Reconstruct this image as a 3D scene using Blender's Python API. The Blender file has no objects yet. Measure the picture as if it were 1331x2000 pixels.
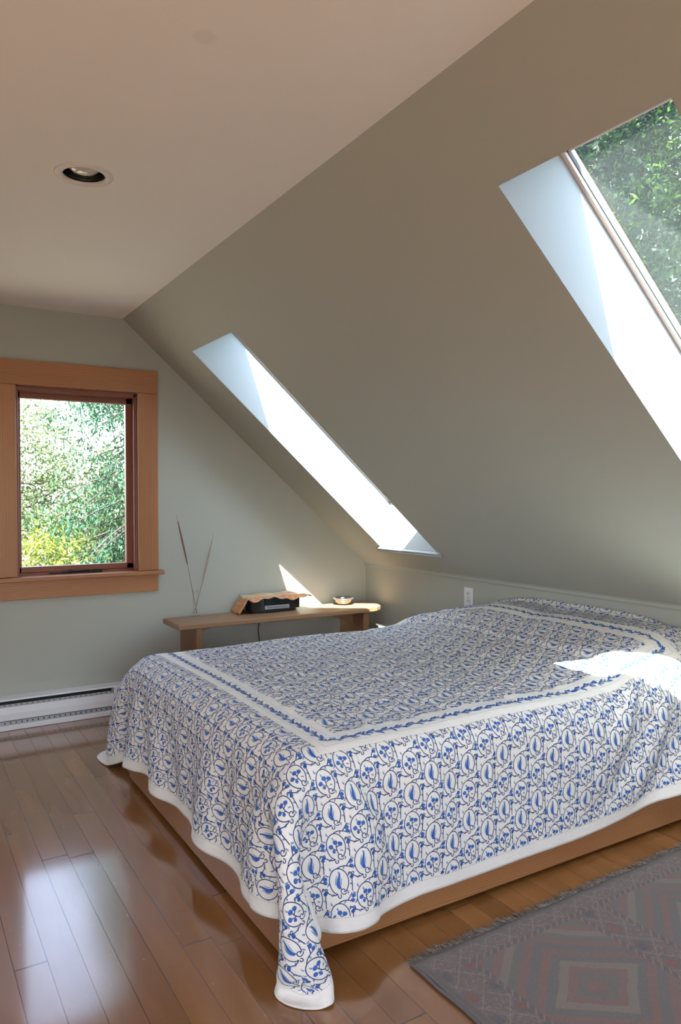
import bpy, bmesh, math, random
import numpy as np
from mathutils import Vector, Matrix

# ------------------------------------------------------------------ camera, world, sun, exposure
sc = bpy.context.scene
COL = sc.collection
PI = math.pi
F_PX, YAW, PITCH, ROLL = 1451.17, 0.543, -0.021, -0.0014
CAM = Vector((-2.8376, -4.3601, 1.25))
fw = Vector((math.sin(YAW)*math.cos(PITCH), math.cos(YAW)*math.cos(PITCH), math.sin(PITCH)))
r0 = Vector((math.cos(YAW), -math.sin(YAW), 0)); u0 = r0.cross(fw)
rt = r0*math.cos(ROLL) + u0*math.sin(ROLL); up = u0*math.cos(ROLL) - r0*math.sin(ROLL)
cam_data = bpy.data.cameras.new('camera'); cam = bpy.data.objects.new('camera', cam_data); COL.objects.link(cam)
cam.matrix_world = Matrix(((rt.x, up.x, -fw.x, CAM.x), (rt.y, up.y, -fw.y, CAM.y), (rt.z, up.z, -fw.z, CAM.z), (0, 0, 0, 1)))
cam_data.sensor_fit = 'VERTICAL'; cam_data.sensor_height = 36.0; cam_data.lens = F_PX/2000*36.0
cam_data.clip_start = .05; cam_data.clip_end = 200
sc.camera = cam

SUN = Vector((.281, .45, -.848)).normalized()            # direction the light travels
sun_data = bpy.data.lights.new('sun', 'SUN'); sun_data.energy = 20.0; sun_data.angle = math.radians(.5)
sun_data.color = (1.0, .94, .86)
sun = bpy.data.objects.new('sun', sun_data); COL.objects.link(sun)
sun.rotation_euler = SUN.to_track_quat('-Z', 'Y').to_euler(); sun.location = (-6, -8, 12)

world = bpy.data.worlds.new('sky'); sc.world = world; world.use_nodes = True
wn = world.node_tree; bg = wn.nodes['Background']
sky = wn.nodes.new('ShaderNodeTexSky'); sky.sky_type = 'NISHITA'; sky.sun_disc = False
sky.sun_elevation = math.radians(57); sky.sun_rotation = math.radians(212); sky.air_density = 1.0; sky.dust_density = 1.5; sky.ozone_density = 1.0
hs = wn.nodes.new('ShaderNodeHueSaturation'); hs.inputs['Saturation'].default_value = .68
wn.links.new(sky.outputs[0], hs.inputs['Color']); wn.links.new(hs.outputs[0], bg.inputs[0]); bg.inputs[1].default_value = 0.62

sc.view_settings.view_transform = 'Standard'; sc.view_settings.look = 'None'
sc.view_settings.gamma = 1.0; sc.view_settings.use_curve_mapping = False
sc.view_settings.exposure = 1.54
try:
    sc.cycles.max_bounces = 14; sc.cycles.diffuse_bounces = 8; sc.cycles.glossy_bounces = 4
    sc.cycles.transmission_bounces = 8; sc.cycles.transparent_max_bounces = 16
    sc.cycles.sample_clamp_indirect = 12
except Exception: pass

# ------------------------------------------------------------------ room numbers
ZC, XS, ZK = 2.2817, -1.6808, 0.7765
SL = math.hypot(XS, ZC-ZK)
SD = Vector((XS, 0, ZC-ZK))/SL                            # up the slope
SN = Vector((ZC-ZK, 0, -XS))/SL                           # outward through the roof
XL2, XLK = -3.95, -5.62                                   # flat ceiling's other edge, far knee wall
YR = -6.3                                                 # rear wall
REV = 0.27                                                # depth of the skylight wells
SKY = [(-1.0075, -0.4325, .228, 1.906), (-3.385, -2.87, .228, 1.946)]   # y0, y1, s0, s1

# ------------------------------------------------------------------ portals: daylight through the openings
def portal(name, loc, nrm, sx, sy, ydir):
    l = bpy.data.lights.new(name, 'AREA'); l.shape = 'RECTANGLE'; l.size = sx; l.size_y = sy; l.energy = 1
    try: l.cycles.is_portal = True
    except Exception: pass
    o = bpy.data.objects.new(name, l); COL.objects.link(o)
    z = -Vector(nrm).normalized(); y = Vector(ydir).normalized(); x = y.cross(z)
    o.matrix_world = Matrix(((x.x, y.x, z.x, loc[0]), (x.y, y.y, z.y, loc[1]), (x.z, y.z, z.z, loc[2]), (0, 0, 0, 1)))
for (y0, y1, s0, s1) in SKY:
    c = Vector((0, (y0+y1)/2, ZK)) + SD*((s0+s1)/2) + SN*(REV+.10)
    portal('skylight_portal', c, -SN, y1-y0+.1, s1-s0+.1, SD)
portal('window_portal', (-2.33, .13, 1.35), (0, -1, 0), 1.75, 1.1, (0, 0, 1))
_ld = Vector((XL2-XLK, 0, ZC-ZK)).normalized(); _ln = Vector((-_ld.z, 0, _ld.x))
portal('added_left_skylight_portal', Vector((XLK, -4.8, ZK))+_ld*(.55*math.hypot(XL2-XLK, ZC-ZK))+_ln*.25, -_ln, 1.1, 1.4, _ld)
portal('added_rear_window_portal', (-2.6, YR-.14, 1.3), (0, 1, 0), 2.4, 1.6, (0, 0, 1))
portal('added_side_window_portal', (XLK-.14, -3.6, .5), (1, 0, 0), 1.6, .5, (0, 0, 1))

# ------------------------------------------------------------------ node expression helper
class E:
    def __init__(s, t, k): s.t, s.k = t, k
    def _m(s, op, *a):
        n = s.t.nodes.new('ShaderNodeMath'); n.operation = op
        for i, v in enumerate((s,)+a):
            if isinstance(v, E): s.t.links.new(v.k, n.inputs[i])
            else: n.inputs[i].default_value = v
        return E(s.t, n.outputs[0])
    def __add__(s, o): return s._m('ADD', o)
    __radd__ = __add__
    def __sub__(s, o): return s._m('SUBTRACT', o)
    def __rsub__(s, o): return (s*-1)+o
    def __mul__(s, o): return s._m('MULTIPLY', o)
    __rmul__ = __mul__
    def __truediv__(s, o): return s._m('DIVIDE', o)
    def abs(s): return s._m('ABSOLUTE')
    def fract(s): return s._m('FRACT')
    def floor(s): return s._m('FLOOR')
    def sin(s): return s._m('SINE')
    def sqrt(s): return s._m('SQRT')
    def mod(s, o): return s._m('FLOORED_MODULO', o)
    def pp(s, o): return s._m('PINGPONG', o)
    def mn(s, o): return s._m('MINIMUM', o)
    def mx(s, o): return s._m('MAXIMUM', o)
    def pow(s, o): return s._m('POWER', o)
    def lt(s, o): return s._m('LESS_THAN', o)
    def gt(s, o): return s._m('GREATER_THAN', o)
    def step(s, a, b):                                    # smooth 0..1 between a and b
        n = s.t.nodes.new('ShaderNodeMapRange'); n.interpolation_type = 'SMOOTHSTEP'
        s.t.links.new(s.k, n.inputs[0]); n.inputs[1].default_value = a; n.inputs[2].default_value = b
        return E(s.t, n.outputs[0])
class M:
    """a material with its tools"""
    def __init__(s, name):
        s.m = bpy.data.materials.new(name); s.m.use_nodes = True; s.t = s.m.node_tree
        s.b = s.t.nodes['Principled BSDF']; s.b.inputs['Roughness'].default_value = .6
        g = s.t.nodes.new('ShaderNodeNewGeometry'); sp = s.t.nodes.new('ShaderNodeSeparateXYZ')
        s.t.links.new(g.outputs['Position'], sp.inputs[0]); s.pos = g.outputs['Position']
        s.x, s.y, s.z = (E(s.t, sp.outputs[i]) for i in range(3))
    def vec(s, x, y, z):
        n = s.t.nodes.new('ShaderNodeCombineXYZ')
        for i, v in enumerate((x, y, z)):
            if isinstance(v, E): s.t.links.new(v.k, n.inputs[i])
            else: n.inputs[i].default_value = v
        return n.outputs[0]
    def noise(s, vec, scale=1., detail=3., rough=.5, dist=0.):
        n = s.t.nodes.new('ShaderNodeTexNoise'); s.t.links.new(vec, n.inputs['Vector'])
        n.inputs['Scale'].default_value = scale; n.inputs['Detail'].default_value = detail
        n.inputs['Roughness'].default_value = rough; n.inputs['Distortion'].default_value = dist
        return E(s.t, n.outputs[0])
    def white(s, vec):
        n = s.t.nodes.new('ShaderNodeTexWhiteNoise'); n.noise_dimensions = '3D'; s.t.links.new(vec, n.inputs['Vector'])
        return E(s.t, n.outputs['Value'])
    def ramp(s, f, stops):
        n = s.t.nodes.new('ShaderNodeValToRGB'); s.t.links.new(f.k, n.inputs[0]); e = n.color_ramp.elements
        while len(e) < len(stops): e.new(.5)
        for el, (p, c) in zip(e, stops): el.position = p; el.color = (*c, 1)
        return n.outputs[0]
    def mix(s, f, a, b, mode='MIX'):
        n = s.t.nodes.new('ShaderNodeMix'); n.data_type = 'RGBA'; n.blend_type = mode
        for i, v in ((0, f), (6, a), (7, b)):
            if isinstance(v, E): s.t.links.new(v.k, n.inputs[i])
            elif isinstance(v, (float, int)): n.inputs[i].default_value = v
            elif isinstance(v, tuple): n.inputs[i].default_value = (*v, 1)
            else: s.t.links.new(v, n.inputs[i])
        return n.outputs[2]
    def col(s, c):
        if isinstance(c, tuple): s.b.inputs['Base Color'].default_value = (*c, 1)
        else: s.t.links.new(c, s.b.inputs['Base Color'])
        return s
    def rough(s, v):
        if isinstance(v, E): s.t.links.new(v.k, s.b.inputs['Roughness'])
        else: s.b.inputs['Roughness'].default_value = v
        return s
    def bump(s, h, dist=.001, strength=1.):
        n = s.t.nodes.new('ShaderNodeBump'); s.t.links.new(h.k, n.inputs['Height'])
        n.inputs['Distance'].default_value = dist; n.inputs['Strength'].default_value = strength
        s.t.links.new(n.outputs[0], s.b.inputs['Normal']); return s
    def set(s, **k):
        for a, v in k.items(): s.b.inputs[a.replace('_', ' ')].default_value = v
        return s
def lin(r, g, b):
    f = lambda c: (c/255/12.92) if c/255 <= .04045 else ((c/255+.055)/1.055)**2.4
    return (f(r), f(g), f(b))

def plain(name, c, rough=.6, metal=0., **k):
    m = M(name).col(c).rough(rough); m.set(Metallic=metal)
    if k: m.set(**k)
    return m.m

def paint(name, c, tex=.0006):
    m = M(name); n = m.noise(m.pos, 260, 2); n2 = m.noise(m.pos, 1.3, 2)
    m.col(m.mix(n2*.10, c, tuple(v*.88 for v in c))); m.rough(.62); m.bump(n+m.noise(m.pos, 45, 2)*.6, tex, .35); return m
WALL_C = (.415, .425, .375)
m_wall = paint('sage_wall_paint', WALL_C).m
m_ceil = paint('warm_white_ceiling_paint', (.80, .77, .72))
_d = ((m_ceil.x+2.224).pow(2)+(m_ceil.y+2.756).pow(2)).sqrt()
m_ceil.col(m_ceil.mix((1-_d.step(.018, .035))*.22, (.80, .77, .72), (.50, .46, .42))); m_ceil = m_ceil.m
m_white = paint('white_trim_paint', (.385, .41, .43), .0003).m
m_enamel = plain('white_enamel', (.78, .78, .80), .35)
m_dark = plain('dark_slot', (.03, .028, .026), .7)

def wood(name, c1, c2, along='x', scale=1., rough=.42, ring=38., gloss=.0, per=.0075):
    """fine grain running along one axis"""
    m = M(name); P = {'x': (m.x*.07, m.y, m.z), 'y': (m.x, m.y*.07, m.z), 'z': (m.x, m.y, m.z*.07)}[along]
    v = m.vec(*[p*scale for p in P]); w = m.noise(v, 6., 2, .5)
    g = m.noise(v, ring, 3, .6, 1.2); fine = m.noise(v, ring*7, 2, .6)
    ac = {'x': m.z+m.y*.8, 'y': m.x+m.z*.8, 'z': m.x+m.y*.8}[along]
    k = ((ac+w*.085+g*.0025)*(2*PI/per)).sin()*.5+.5; k = k.pow(1.6)
    c = m.mix(k*.62+fine*.30+(w-.5)*.7, c1, c2); m.col(c); m.rough(rough); m.bump(fine*.5+k*.3, .0003, .5)
    if gloss: m.set(Coat_Weight=gloss, Coat_Roughness=.18)
    return m.m
FIR1, FIR2 = (.52, .235, .095), (.21, .075, .028)
m_firx = wood('fir_casing_horizontal', FIR1, FIR2, 'x', gloss=.15)
m_firz = wood('fir_casing_upright', FIR1, FIR2, 'z', gloss=.15)
m_sash = wood('red_brown_window_frame', (.26, .075, .04), (.16, .045, .025), 'z', gloss=.2)
m_bench = wood('brown_bench_wood', (.40, .235, .13), (.20, .10, .05), 'x', ring=26)
m_benchz = wood('shade_toned_leg_wood', (.32, .165, .08), (.14, .062, .028), 'z', ring=26)  # legs toned darker than the top: shade put into the wood colour
m_rail = wood('bed_rail_wood', (.40, .19, .075), (.25, .105, .04), 'x', ring=14)
m_raily = wood('bed_foot_rail_wood', (.40, .19, .075), (.25, .105, .04), 'y', ring=14)

def glass(name, tint=(1, 1, 1), dirt=0.):
    m = M(name); t = m.t; t.nodes.remove(m.b); out = t.nodes['Material Output']
    tr = t.nodes.new('ShaderNodeBsdfTransparent'); tr.inputs[0].default_value = (*tint, 1)
    gl = t.nodes.new('ShaderNodeBsdfGlossy'); gl.inputs['Roughness'].default_value = .01
    lw = t.nodes.new('ShaderNodeLayerWeight'); lw.inputs[0].default_value = .5
    fr = E(t, lw.outputs['Facing']).pow(5.)*.95+.045
    mx = t.nodes.new('ShaderNodeMixShader'); t.links.new(fr.k, mx.inputs[0]); t.links.new(tr.outputs[0], mx.inputs[1]); t.links.new(gl.outputs[0], mx.inputs[2])
    sh = mx.outputs[0]
    if dirt:
        df = t.nodes.new('ShaderNodeBsdfTranslucent'); df.inputs[0].default_value = (.8, .85, .85, 1)
        n = m.noise(m.pos, 3, 3); sp = m.noise(m.pos, 160, 2).step(.62, .8)
        k = (n*.05+sp*.10)*dirt
        m2 = t.nodes.new('ShaderNodeMixShader'); t.links.new(k.k, m2.inputs[0]); t.links.new(sh, m2.inputs[1]); t.links.new(df.outputs[0], m2.inputs[2]); sh = m2.outputs[0]
    t.links.new(sh, out.inputs[0]); return m.m
m_glass = glass('window_glass'); m_skyglass = glass('dusty_skylight_glass', (.88, .94, .93), .3)

# ------------------------------------------------------------------ mesh helpers
def tag(o, label=None, cat=None, group=None, kind=None):
    if label: o['label'] = label
    if cat: o['category'] = cat
    if group: o['group'] = group
    if kind: o['kind'] = kind
    return o
def empty(name, loc=(0, 0, 0), rz=0.):
    o = bpy.data.objects.new(name, None); COL.objects.link(o); o.location = loc; o.rotation_euler = (0, 0, rz); o.empty_display_size = .05; return o
def link(name, bm, mats, parent=None, smooth=False, bev=0., keep_world=True):
    me = bpy.data.meshes.new(name); bmesh.ops.recalc_face_normals(bm, faces=bm.faces) if not smooth == 'raw' else None
    bm.to_mesh(me); bm.free()
    for m in (mats if isinstance(mats, (list, tuple)) else [mats]): me.materials.append(m)
    if smooth: me.polygons.foreach_set('use_smooth', [True]*len(me.polygons))
    o = bpy.data.objects.new(name, me); COL.objects.link(o)
    if parent:
        o.parent = parent
        if keep_world:
            M0 = Matrix.Identity(4); q = parent
            while q: M0 = q.matrix_basis @ M0; q = q.parent
            o.matrix_basis = M0.inverted()                 # meshes are written in world coordinates
    if bev:
        b = o.modifiers.new('bevel', 'BEVEL'); b.width = bev; b.segments = 2; b.limit_method = 'ANGLE'; b.angle_limit = .6
    return o
def link_np(name, V, Fc, mats, parent=None, mi=None, smooth=True):
    me = bpy.data.meshes.new(name); V = np.asarray(V, np.float32); Fc = np.asarray(Fc, np.int32); n = Fc.shape[1]
    me.vertices.add(len(V)); me.vertices.foreach_set('co', V.ravel())
    me.loops.add(Fc.size); me.loops.foreach_set('vertex_index', Fc.ravel())
    me.polygons.add(len(Fc)); me.polygons.foreach_set('loop_start', np.arange(0, Fc.size, n, dtype=np.int32))
    me.polygons.foreach_set('loop_total', np.full(len(Fc), n, np.int32))
    for m in mats: me.materials.append(m)
    if mi is not None: me.polygons.foreach_set('material_index', np.asarray(mi, np.int32))
    if smooth: me.polygons.foreach_set('use_smooth', np.ones(len(Fc), bool))
    me.update(calc_edges=True); me.validate()
    o = bpy.data.objects.new(name, me); COL.objects.link(o)
    if parent:
        o.parent = parent; o.matrix_basis = parent.matrix_basis.inverted()
    return o
def box(bm, x0, x1, y0, y1, z0, z1, f=None, mi=0):
    vs = [bm.verts.new(f(Vector((x, y, z))) if f else (x, y, z)) for x in (x0, x1) for y in (y0, y1) for z in (z0, z1)]
    for q in ((0, 1, 3, 2), (4, 6, 7, 5), (0, 4, 5, 1), (2, 3, 7, 6), (0, 2, 6, 4), (1, 5, 7, 3)):
        bm.faces.new([vs[i] for i in q]).material_index = mi
    return bm
def B(*a, **k): return box(bmesh.new(), *a, **k)
def prism(bm, pts, axis, a, b):
    """polygon pts extruded along axis between a and b; pts are the other two coordinates in xyz order"""
    def P(p, t): return {0: (t, p[0], p[1]), 1: (p[0], t, p[1]), 2: (p[0], p[1], t)}[axis]
    A = [bm.verts.new(P(p, a)) for p in pts]; Bv = [bm.verts.new(P(p, b)) for p in pts]; n = len(pts)
    bm.faces.new(A); bm.faces.new(Bv[::-1])
    for i in range(n): bm.faces.new((A[i], A[(i+1) % n], Bv[(i+1) % n], Bv[i]))
    return bm
def lathe(bm, prof, c, seg=40, mi=0, close=False):
    rings = []
    for r, z in prof: rings.append([bm.verts.new((c[0]+r*math.cos(2*PI*i/seg), c[1]+r*math.sin(2*PI*i/seg), c[2]+z)) for i in range(seg)])
    for a, b in zip(rings, rings[1:]):
        for i in range(seg): bm.faces.new((a[i], a[(i+1) % seg], b[(i+1) % seg], b[i])).material_index = mi
    if close: bm.faces.new(rings[0]); bm.faces.new(rings[-1])
    return bm
def tube(bm, pts, rad, seg=8):
    pts = [Vector(p) for p in pts]; n = len(pts); rings = []
    for i, p in enumerate(pts):
        d = (pts[min(i+1, n-1)]-pts[max(i-1, 0)]).normalized(); a = d.cross(Vector((.3, .9, .2))).normalized(); b = d.cross(a)
        r = rad(i/(n-1)) if callable(rad) else rad
        rings.append([bm.verts.new(p+a*r*math.cos(2*PI*k/seg)+b*r*math.sin(2*PI*k/seg)) for k in range(seg)])
    for a, b in zip(rings, rings[1:]):
        for k in range(seg): bm.faces.new((a[k], a[(k+1) % seg], b[(k+1) % seg], b[k]))
    bm.faces.new(rings[0]); bm.faces.new(rings[-1][::-1]); return bm
def sheet(A, Bf, hole, fn, thick):
    """a wall: grid over breaks A x Bf (Bf may be a function of a), holes skipped, thickened by a vector"""
    bm = bmesh.new(); cache = {}
    def v(i, j):
        if (i, j) not in cache:
            b = Bf[j](A[i]) if callable(Bf[j]) else Bf[j]
            cache[(i, j)] = bm.verts.new(fn(A[i], b))
        return cache[(i, j)]
    fs = []
    for i in range(len(A)-1):
        for j in range(len(Bf)-1):
            bj, bk = Bf[j], Bf[j+1]
            if not callable(bj) and not callable(bk) and any(A[i] >= h[0]-1e-6 and A[i+1] <= h[1]+1e-6 and bj >= h[2]-1e-6 and bk <= h[3]+1e-6 for h in hole): continue
            fs.append(bm.faces.new((v(i, j), v(i+1, j), v(i+1, j+1), v(i, j+1))))
    r = bmesh.ops.extrude_face_region(bm, geom=fs)
    bmesh.ops.translate(bm, vec=thick, verts=[g for g in r['geom'] if isinstance(g, bmesh.types.BMVert)])
    return bm
def S(s, y, n=0.): return Vector((0, y, ZK)) + SD*s + SN*n

# ------------------------------------------------------------------ structure: floor, walls, slopes, ceiling
fl = M('maple_plank_floor')
PW = .0832
px = (fl.x+2.5775)/PW; pi_ = px.floor(); pf = px.fract()
off = fl.white(fl.vec(pi_, 3.3, 0))
LB = 1.45
py_ = (fl.y+off*7.0)/LB; pj = py_.floor(); pyf = py_.fract()
rnd = fl.white(fl.vec(pi_, pj, 1.7)); rnd2 = fl.white(fl.vec(pj, pi_, 5.1))
gv = fl.vec(fl.x+rnd*9, fl.y*.16+rnd2*7, rnd*3)
grain = fl.noise(gv, 9, 3, .5, .3); rings = (fl.noise(gv, 2.2, 1, .5, .0)*60).sin()*.5+.5; fine = fl.noise(fl.vec(fl.x, fl.y*.04, rnd), 420, 2)
edge = (pf-.5).abs().step(.484, .497).mx((pyf-.5).abs().step(.4975, .4992))
c = fl.ramp(grain*.5+rings*.07+rnd*.18+.04, [(.15, (.18, .072, .019)), (.42, (.29, .124, .036)), (.8, (.44, .205, .068))])
c = fl.mix(fine*.16, c, (.16, .06, .02))
scr = fl.noise(fl.vec(fl.x*3, fl.y, 0), 30, 2).step(.70, .78)
fl.col(fl.mix(edge*.75, c, (.07, .03, .014)))
fl.rough(fl.noise(fl.pos, 5, 3)*.10+.20+edge*.25+scr*.10)
fl.bump((pf-.5).abs().pow(4)*-2.2 - edge*1.2 + fl.noise(fl.vec(fl.x, fl.y*.3, 0), 14, 2)*.28+rnd*pf*.9+fine*.05, .0011, .6)
fl.set(Coat_Weight=1., Coat_Roughness=.10, Coat_IOR=1.58); fl.set(Specular_IOR_Level=.5)
floor = link('floor', B(XLK-.2, .2, YR-.2, .2, -.15, 0), fl.m); tag(floor, kind='structure')

zt = lambda x: ZC if XL2 <= x <= XS else (ZK+(ZC-ZK)*x/XS if x > XS else ZK+(ZC-ZK)*(x-XLK)/(XL2-XLK))
WX0, WX1, WZ0, WZ1 = -2.262, -1.590, .80, 1.860          # right-hand opening
MX = -2.405                                               # left edge of the mullion board
LX0 = MX-(WX1-WX0)
def gable(y, thick, holes, xs, zb):
    """end wall under the slopes: columns between xs, horizontal breaks zb clipped to the roof line"""
    bm = bmesh.new(); fs = []; cache = {}
    def v(x, z):
        k = (round(x, 4), round(z, 4))
        if k not in cache: cache[k] = bm.verts.new((x, y, z))
        return cache[k]
    for a, b in zip(xs, xs[1:]):
        ta, tb = zt(a), zt(b); lo = min(ta, tb)
        zz = [z for z in zb if z < lo-1e-4]
        for z0, z1 in zip(zz, zz[1:]):
            if any(a >= h[0]-1e-6 and b <= h[1]+1e-6 and z0 >= h[2]-1e-6 and z1 <= h[3]+1e-6 for h in holes): continue
            fs.append(bm.faces.new((v(a, z0), v(b, z0), v(b, z1), v(a, z1))))
        z = zz[-1]; q = [v(a, z), v(b, z)]
        if tb > z+1e-4: q.append(v(b, tb))
        if ta > z+1e-4: q.append(v(a, ta))
        if len(q) > 2: fs.append(bm.faces.new(q))
    r = bmesh.ops.extrude_face_region(bm, geom=fs)
    bmesh.ops.translate(bm, vec=(0, thick, 0), verts=[g for g in r['geom'] if isinstance(g, bmesh.types.BMVert)])
    return bm
xs = sorted([XLK, -4.8, XL2, LX0, MX, WX0, XS, WX1, -1.2, -.8, -.4, 0.])
wb = link('wall_back', gable(0, .16, [(WX0, XS, WZ0, WZ1), (XS, WX1, WZ0, WZ1), (LX0, MX, WZ0, WZ1)], xs, [0, .3, .6, WZ0, 1.2, 1.6, WZ1]), m_wall); tag(wb, kind='structure')
RWX0, RWX1, RWZ0, RWZ1 = -3.75, XS, .55, 2.0
xs = sorted([XLK, -4.8, XL2, RWX0, XS, -.8, 0.])
wr = link('wall_rear', gable(YR, -.16, [(RWX0, XS, RWZ0, RWZ1)], xs, [0, .3, RWZ0, 1.3, RWZ1]), m_wall); tag(wr, kind='structure')
tag(link('wall_right', B(0, .2, YR-.16, .16, -.1, ZK+.02), m_wall), kind='structure')
bm = bmesh.new()
SY0, SY1, SZ0, SZ1 = -4.4, -2.8, .25, .75
for bx in ((XLK-.2, XLK, YR-.16, SY0, -.1, ZK+.02), (XLK-.2, XLK, SY1, .16, -.1, ZK+.02), (XLK-.2, XLK, SY0, SY1, -.1, SZ0), (XLK-.2, XLK, SY0, SY1, SZ1, ZK+.02)): box(bm, *bx)
tag(link('wall_left', bm, m_wall), kind='structure')
# right slope: inner skin with openings, outer roof skin with smaller openings
ss = sorted({0., .228, 1.906, 1.946, SL}); ys = sorted({YR-.16, -3.385, -2.87, -1.0075, -.4325, .16})
holes = [(s0, s1, y0, y1) for (y0, y1, s0, s1) in SKY]
bm = sheet(ss, ys, holes, lambda s, y: S(s, y), SN*.02)
tag(link('wall_slope', bm, m_wall), kind='structure')
TE = Vector((.240, 0, .150)); BE = (.275/(.25*.667+.97*.745)*Vector((.25, 0, .97)))
oh = []
for (y0, y1, s0, s1) in SKY: oh.append((s0+BE.dot(SD), s1+TE.dot(SD), y0, y1))
ss = sorted({-.3, *[round(v, 5) for h in oh for v in h[:2]], SL+.4})
oh = [(round(h[0], 5), round(h[1], 5), h[2], h[3]) for h in oh]
tag(link('wall_roof', sheet(ss, ys, oh, lambda s, y: S(s, y, REV), SN*.05), plain('grey_roof_shingle', (.12, .12, .12), .9)), kind='structure')
# left slope (behind the camera's left) and its roof
def SLf(t, y, n=0.):
    d = Vector((XL2-XLK, 0, ZC-ZK)); L = d.length; d /= L; nn = Vector((-d.z, 0, d.x)); return Vector((XLK, y, ZK))+d*t*L+nn*n
LY0, LY1, LT0, LT1 = -5.35, -4.25, .25, .85
bm = sheet([0., LT0, LT1, 1.], [YR-.16, LY0, LY1, .16], [(LT0, LT1, LY0, LY1)], lambda a, b: SLf(a, b), SLf(0, 0, .2)-SLf(0, 0, 0))
tag(link('wall_slope_left', bm, m_wall), kind='structure')
# ceiling with a round hole for the downlight
LC = (-2.298, -1.876); RH = .069
hx = .16
bm = sheet([XL2-.02, LC[0]-hx, LC[0]+hx, XS], [YR-.16, LC[1]-hx, LC[1]+hx, .16], [(LC[0]-hx, LC[0]+hx, LC[1]-hx, LC[1]+hx)], lambda a, b: Vector((a, b, ZC)), Vector((0, 0, .16)))
sg = 64; ci = []; sq = []
for i in range(sg):
    a = 2*PI*i/sg; ca, sa = math.cos(a), math.sin(a); k = hx/max(abs(ca), abs(sa))
    ci.append(bm.verts.new((LC[0]+RH*ca, LC[1]+RH*sa, ZC))); sq.append(bm.verts.new((LC[0]+k*ca, LC[1]+k*sa, ZC)))
for i in range(sg): bm.faces.new((ci[i], ci[(i+1) % sg], sq[(i+1) % sg], sq[i]))
box(bm, LC[0]-hx, LC[0]+hx, LC[1]-hx, LC[1]+hx, ZC+.165, ZC+.2)
box(bm, XL2-.3, XS+.3, YR-.2, .2, ZC+.24, ZC+.28)
tag(link('ceiling', bm, m_ceil), kind='structure')

w7 = empty('window_6', SLf(.55, -4.8)); tag(w7, kind='structure')  # unseen skylight added in the left slope to boost bounced daylight
bm = bmesh.new(); FL = lambda p: SLf(p.x, p.y, p.z)
for bx in ((LT0, LT1, LY0, LY0+.03, .16, .22), (LT0, LT1, LY1-.03, LY1, .16, .22), (LT0, LT0+.02, LY0, LY1, .16, .22), (LT1-.02, LT1, LY0, LY1, .16, .22)): box(bm, *bx, f=FL)
link('frame', bm, m_white, w7); link('pane', B(LT0+.01, LT1-.01, LY0+.02, LY1-.02, .19, .196, f=FL), m_glass, w7)
# picture-rail moulding along the top of the knee wall
bm = bmesh.new()
prism(bm, [(0, ZK-.012), (-.010, ZK-.010), (-.014, ZK-.002), (-.014, ZK+.008), (-.022, ZK+.022), (0, ZK+.006)], 1, YR, 0)
tag(link('trim_1', bm, m_wall, smooth=False), kind='structure')

# skylight wells, frames and panes
def skylight(k, y0, y1, s0, s1):
    bm = bmesh.new()
    i_ = .002
    a0, a1 = S(s0+i_, y0+i_, .001), S(s0+i_, y1-i_, .001); b0, b1 = S(s1-i_, y0+i_, .001), S(s1-i_, y1-i_, .001)
    A0, A1, B0, B1 = a0+BE*1.02, a1+BE*1.02, b0+TE*1.02, b1+TE*1.02
    T = .015
    def face(p, d):
        v = [bm.verts.new(q) for q in p]+[bm.verts.new(q+d) for q in p]; n = 4
        bm.faces.new(v[:4]); bm.faces.new(v[4:][::-1])
        for i in range(4): bm.faces.new((v[i], v[(i+1) % 4], v[4+(i+1) % 4], v[4+i]))
    face([a0, b0, B0, A0], Vector((0, -T, 0))); face([a1, A1, B1, b1], Vector((0, T, 0)))
    face([a0, A0, A1, a1], -SD*T); face([b0, b1, B1, B0], SD*T)
    well = link('trim_%d' % (k+1), bm, m_white); tag(well, kind='structure')
    # ledge board along the bottom edge
    bm = bmesh.new()
    def L(p): return S(p.x, p.y, p.z)
    box(bm, s0-.020, s0+.002, y0-.030, y1+.030, -.016, .0, f=L); box(bm, s0-.024, s0-.012, y0-.034, y1+.034, -.022, -.012, f=L)
    link('sill_board', bm, m_white, well, bev=.002)
    w = empty('window_%d' % (k+1), S((s0+s1)/2, (y0+y1)/2, REV)); tag(w, kind='structure')
    o0, o1 = s0+BE.dot(SD), s1+TE.dot(SD)
    bm = bmesh.new(); t = .016
    for bx in ((o0, o1, y1-t, y1, REV-.012, REV+.03), (o0, o1, y0, y0+t, REV-.012, REV+.03), (o0, o0+t, y0, y1, REV-.012, REV+.03), (o1-t, o1, y0, y1, REV+.004, REV+.03)): box(bm, *bx, f=L)
    link('frame', bm, plain('pinkish_vinyl_frame', (.72, .62, .57), .4), w, bev=.003)
    bm = bmesh.new()
    t2 = .0185
    for bx in ((o0, o1, y1-t2, y1-t, REV+.0, REV+.012), (o0, o1, y0+t, y0+t2, REV+.0, REV+.012)): box(bm, *bx, f=L)
    link('gasket', bm, plain('dark_gasket', (.10, .10, .10), .6), w)
    bm = B(o0+t, o1-t, y0+t, y1-t, REV+.012, REV+.018, f=L)
    link('pane', bm, m_skyglass, w)
skylight(1, *SKY[0]); skylight(2, *SKY[1])

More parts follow.
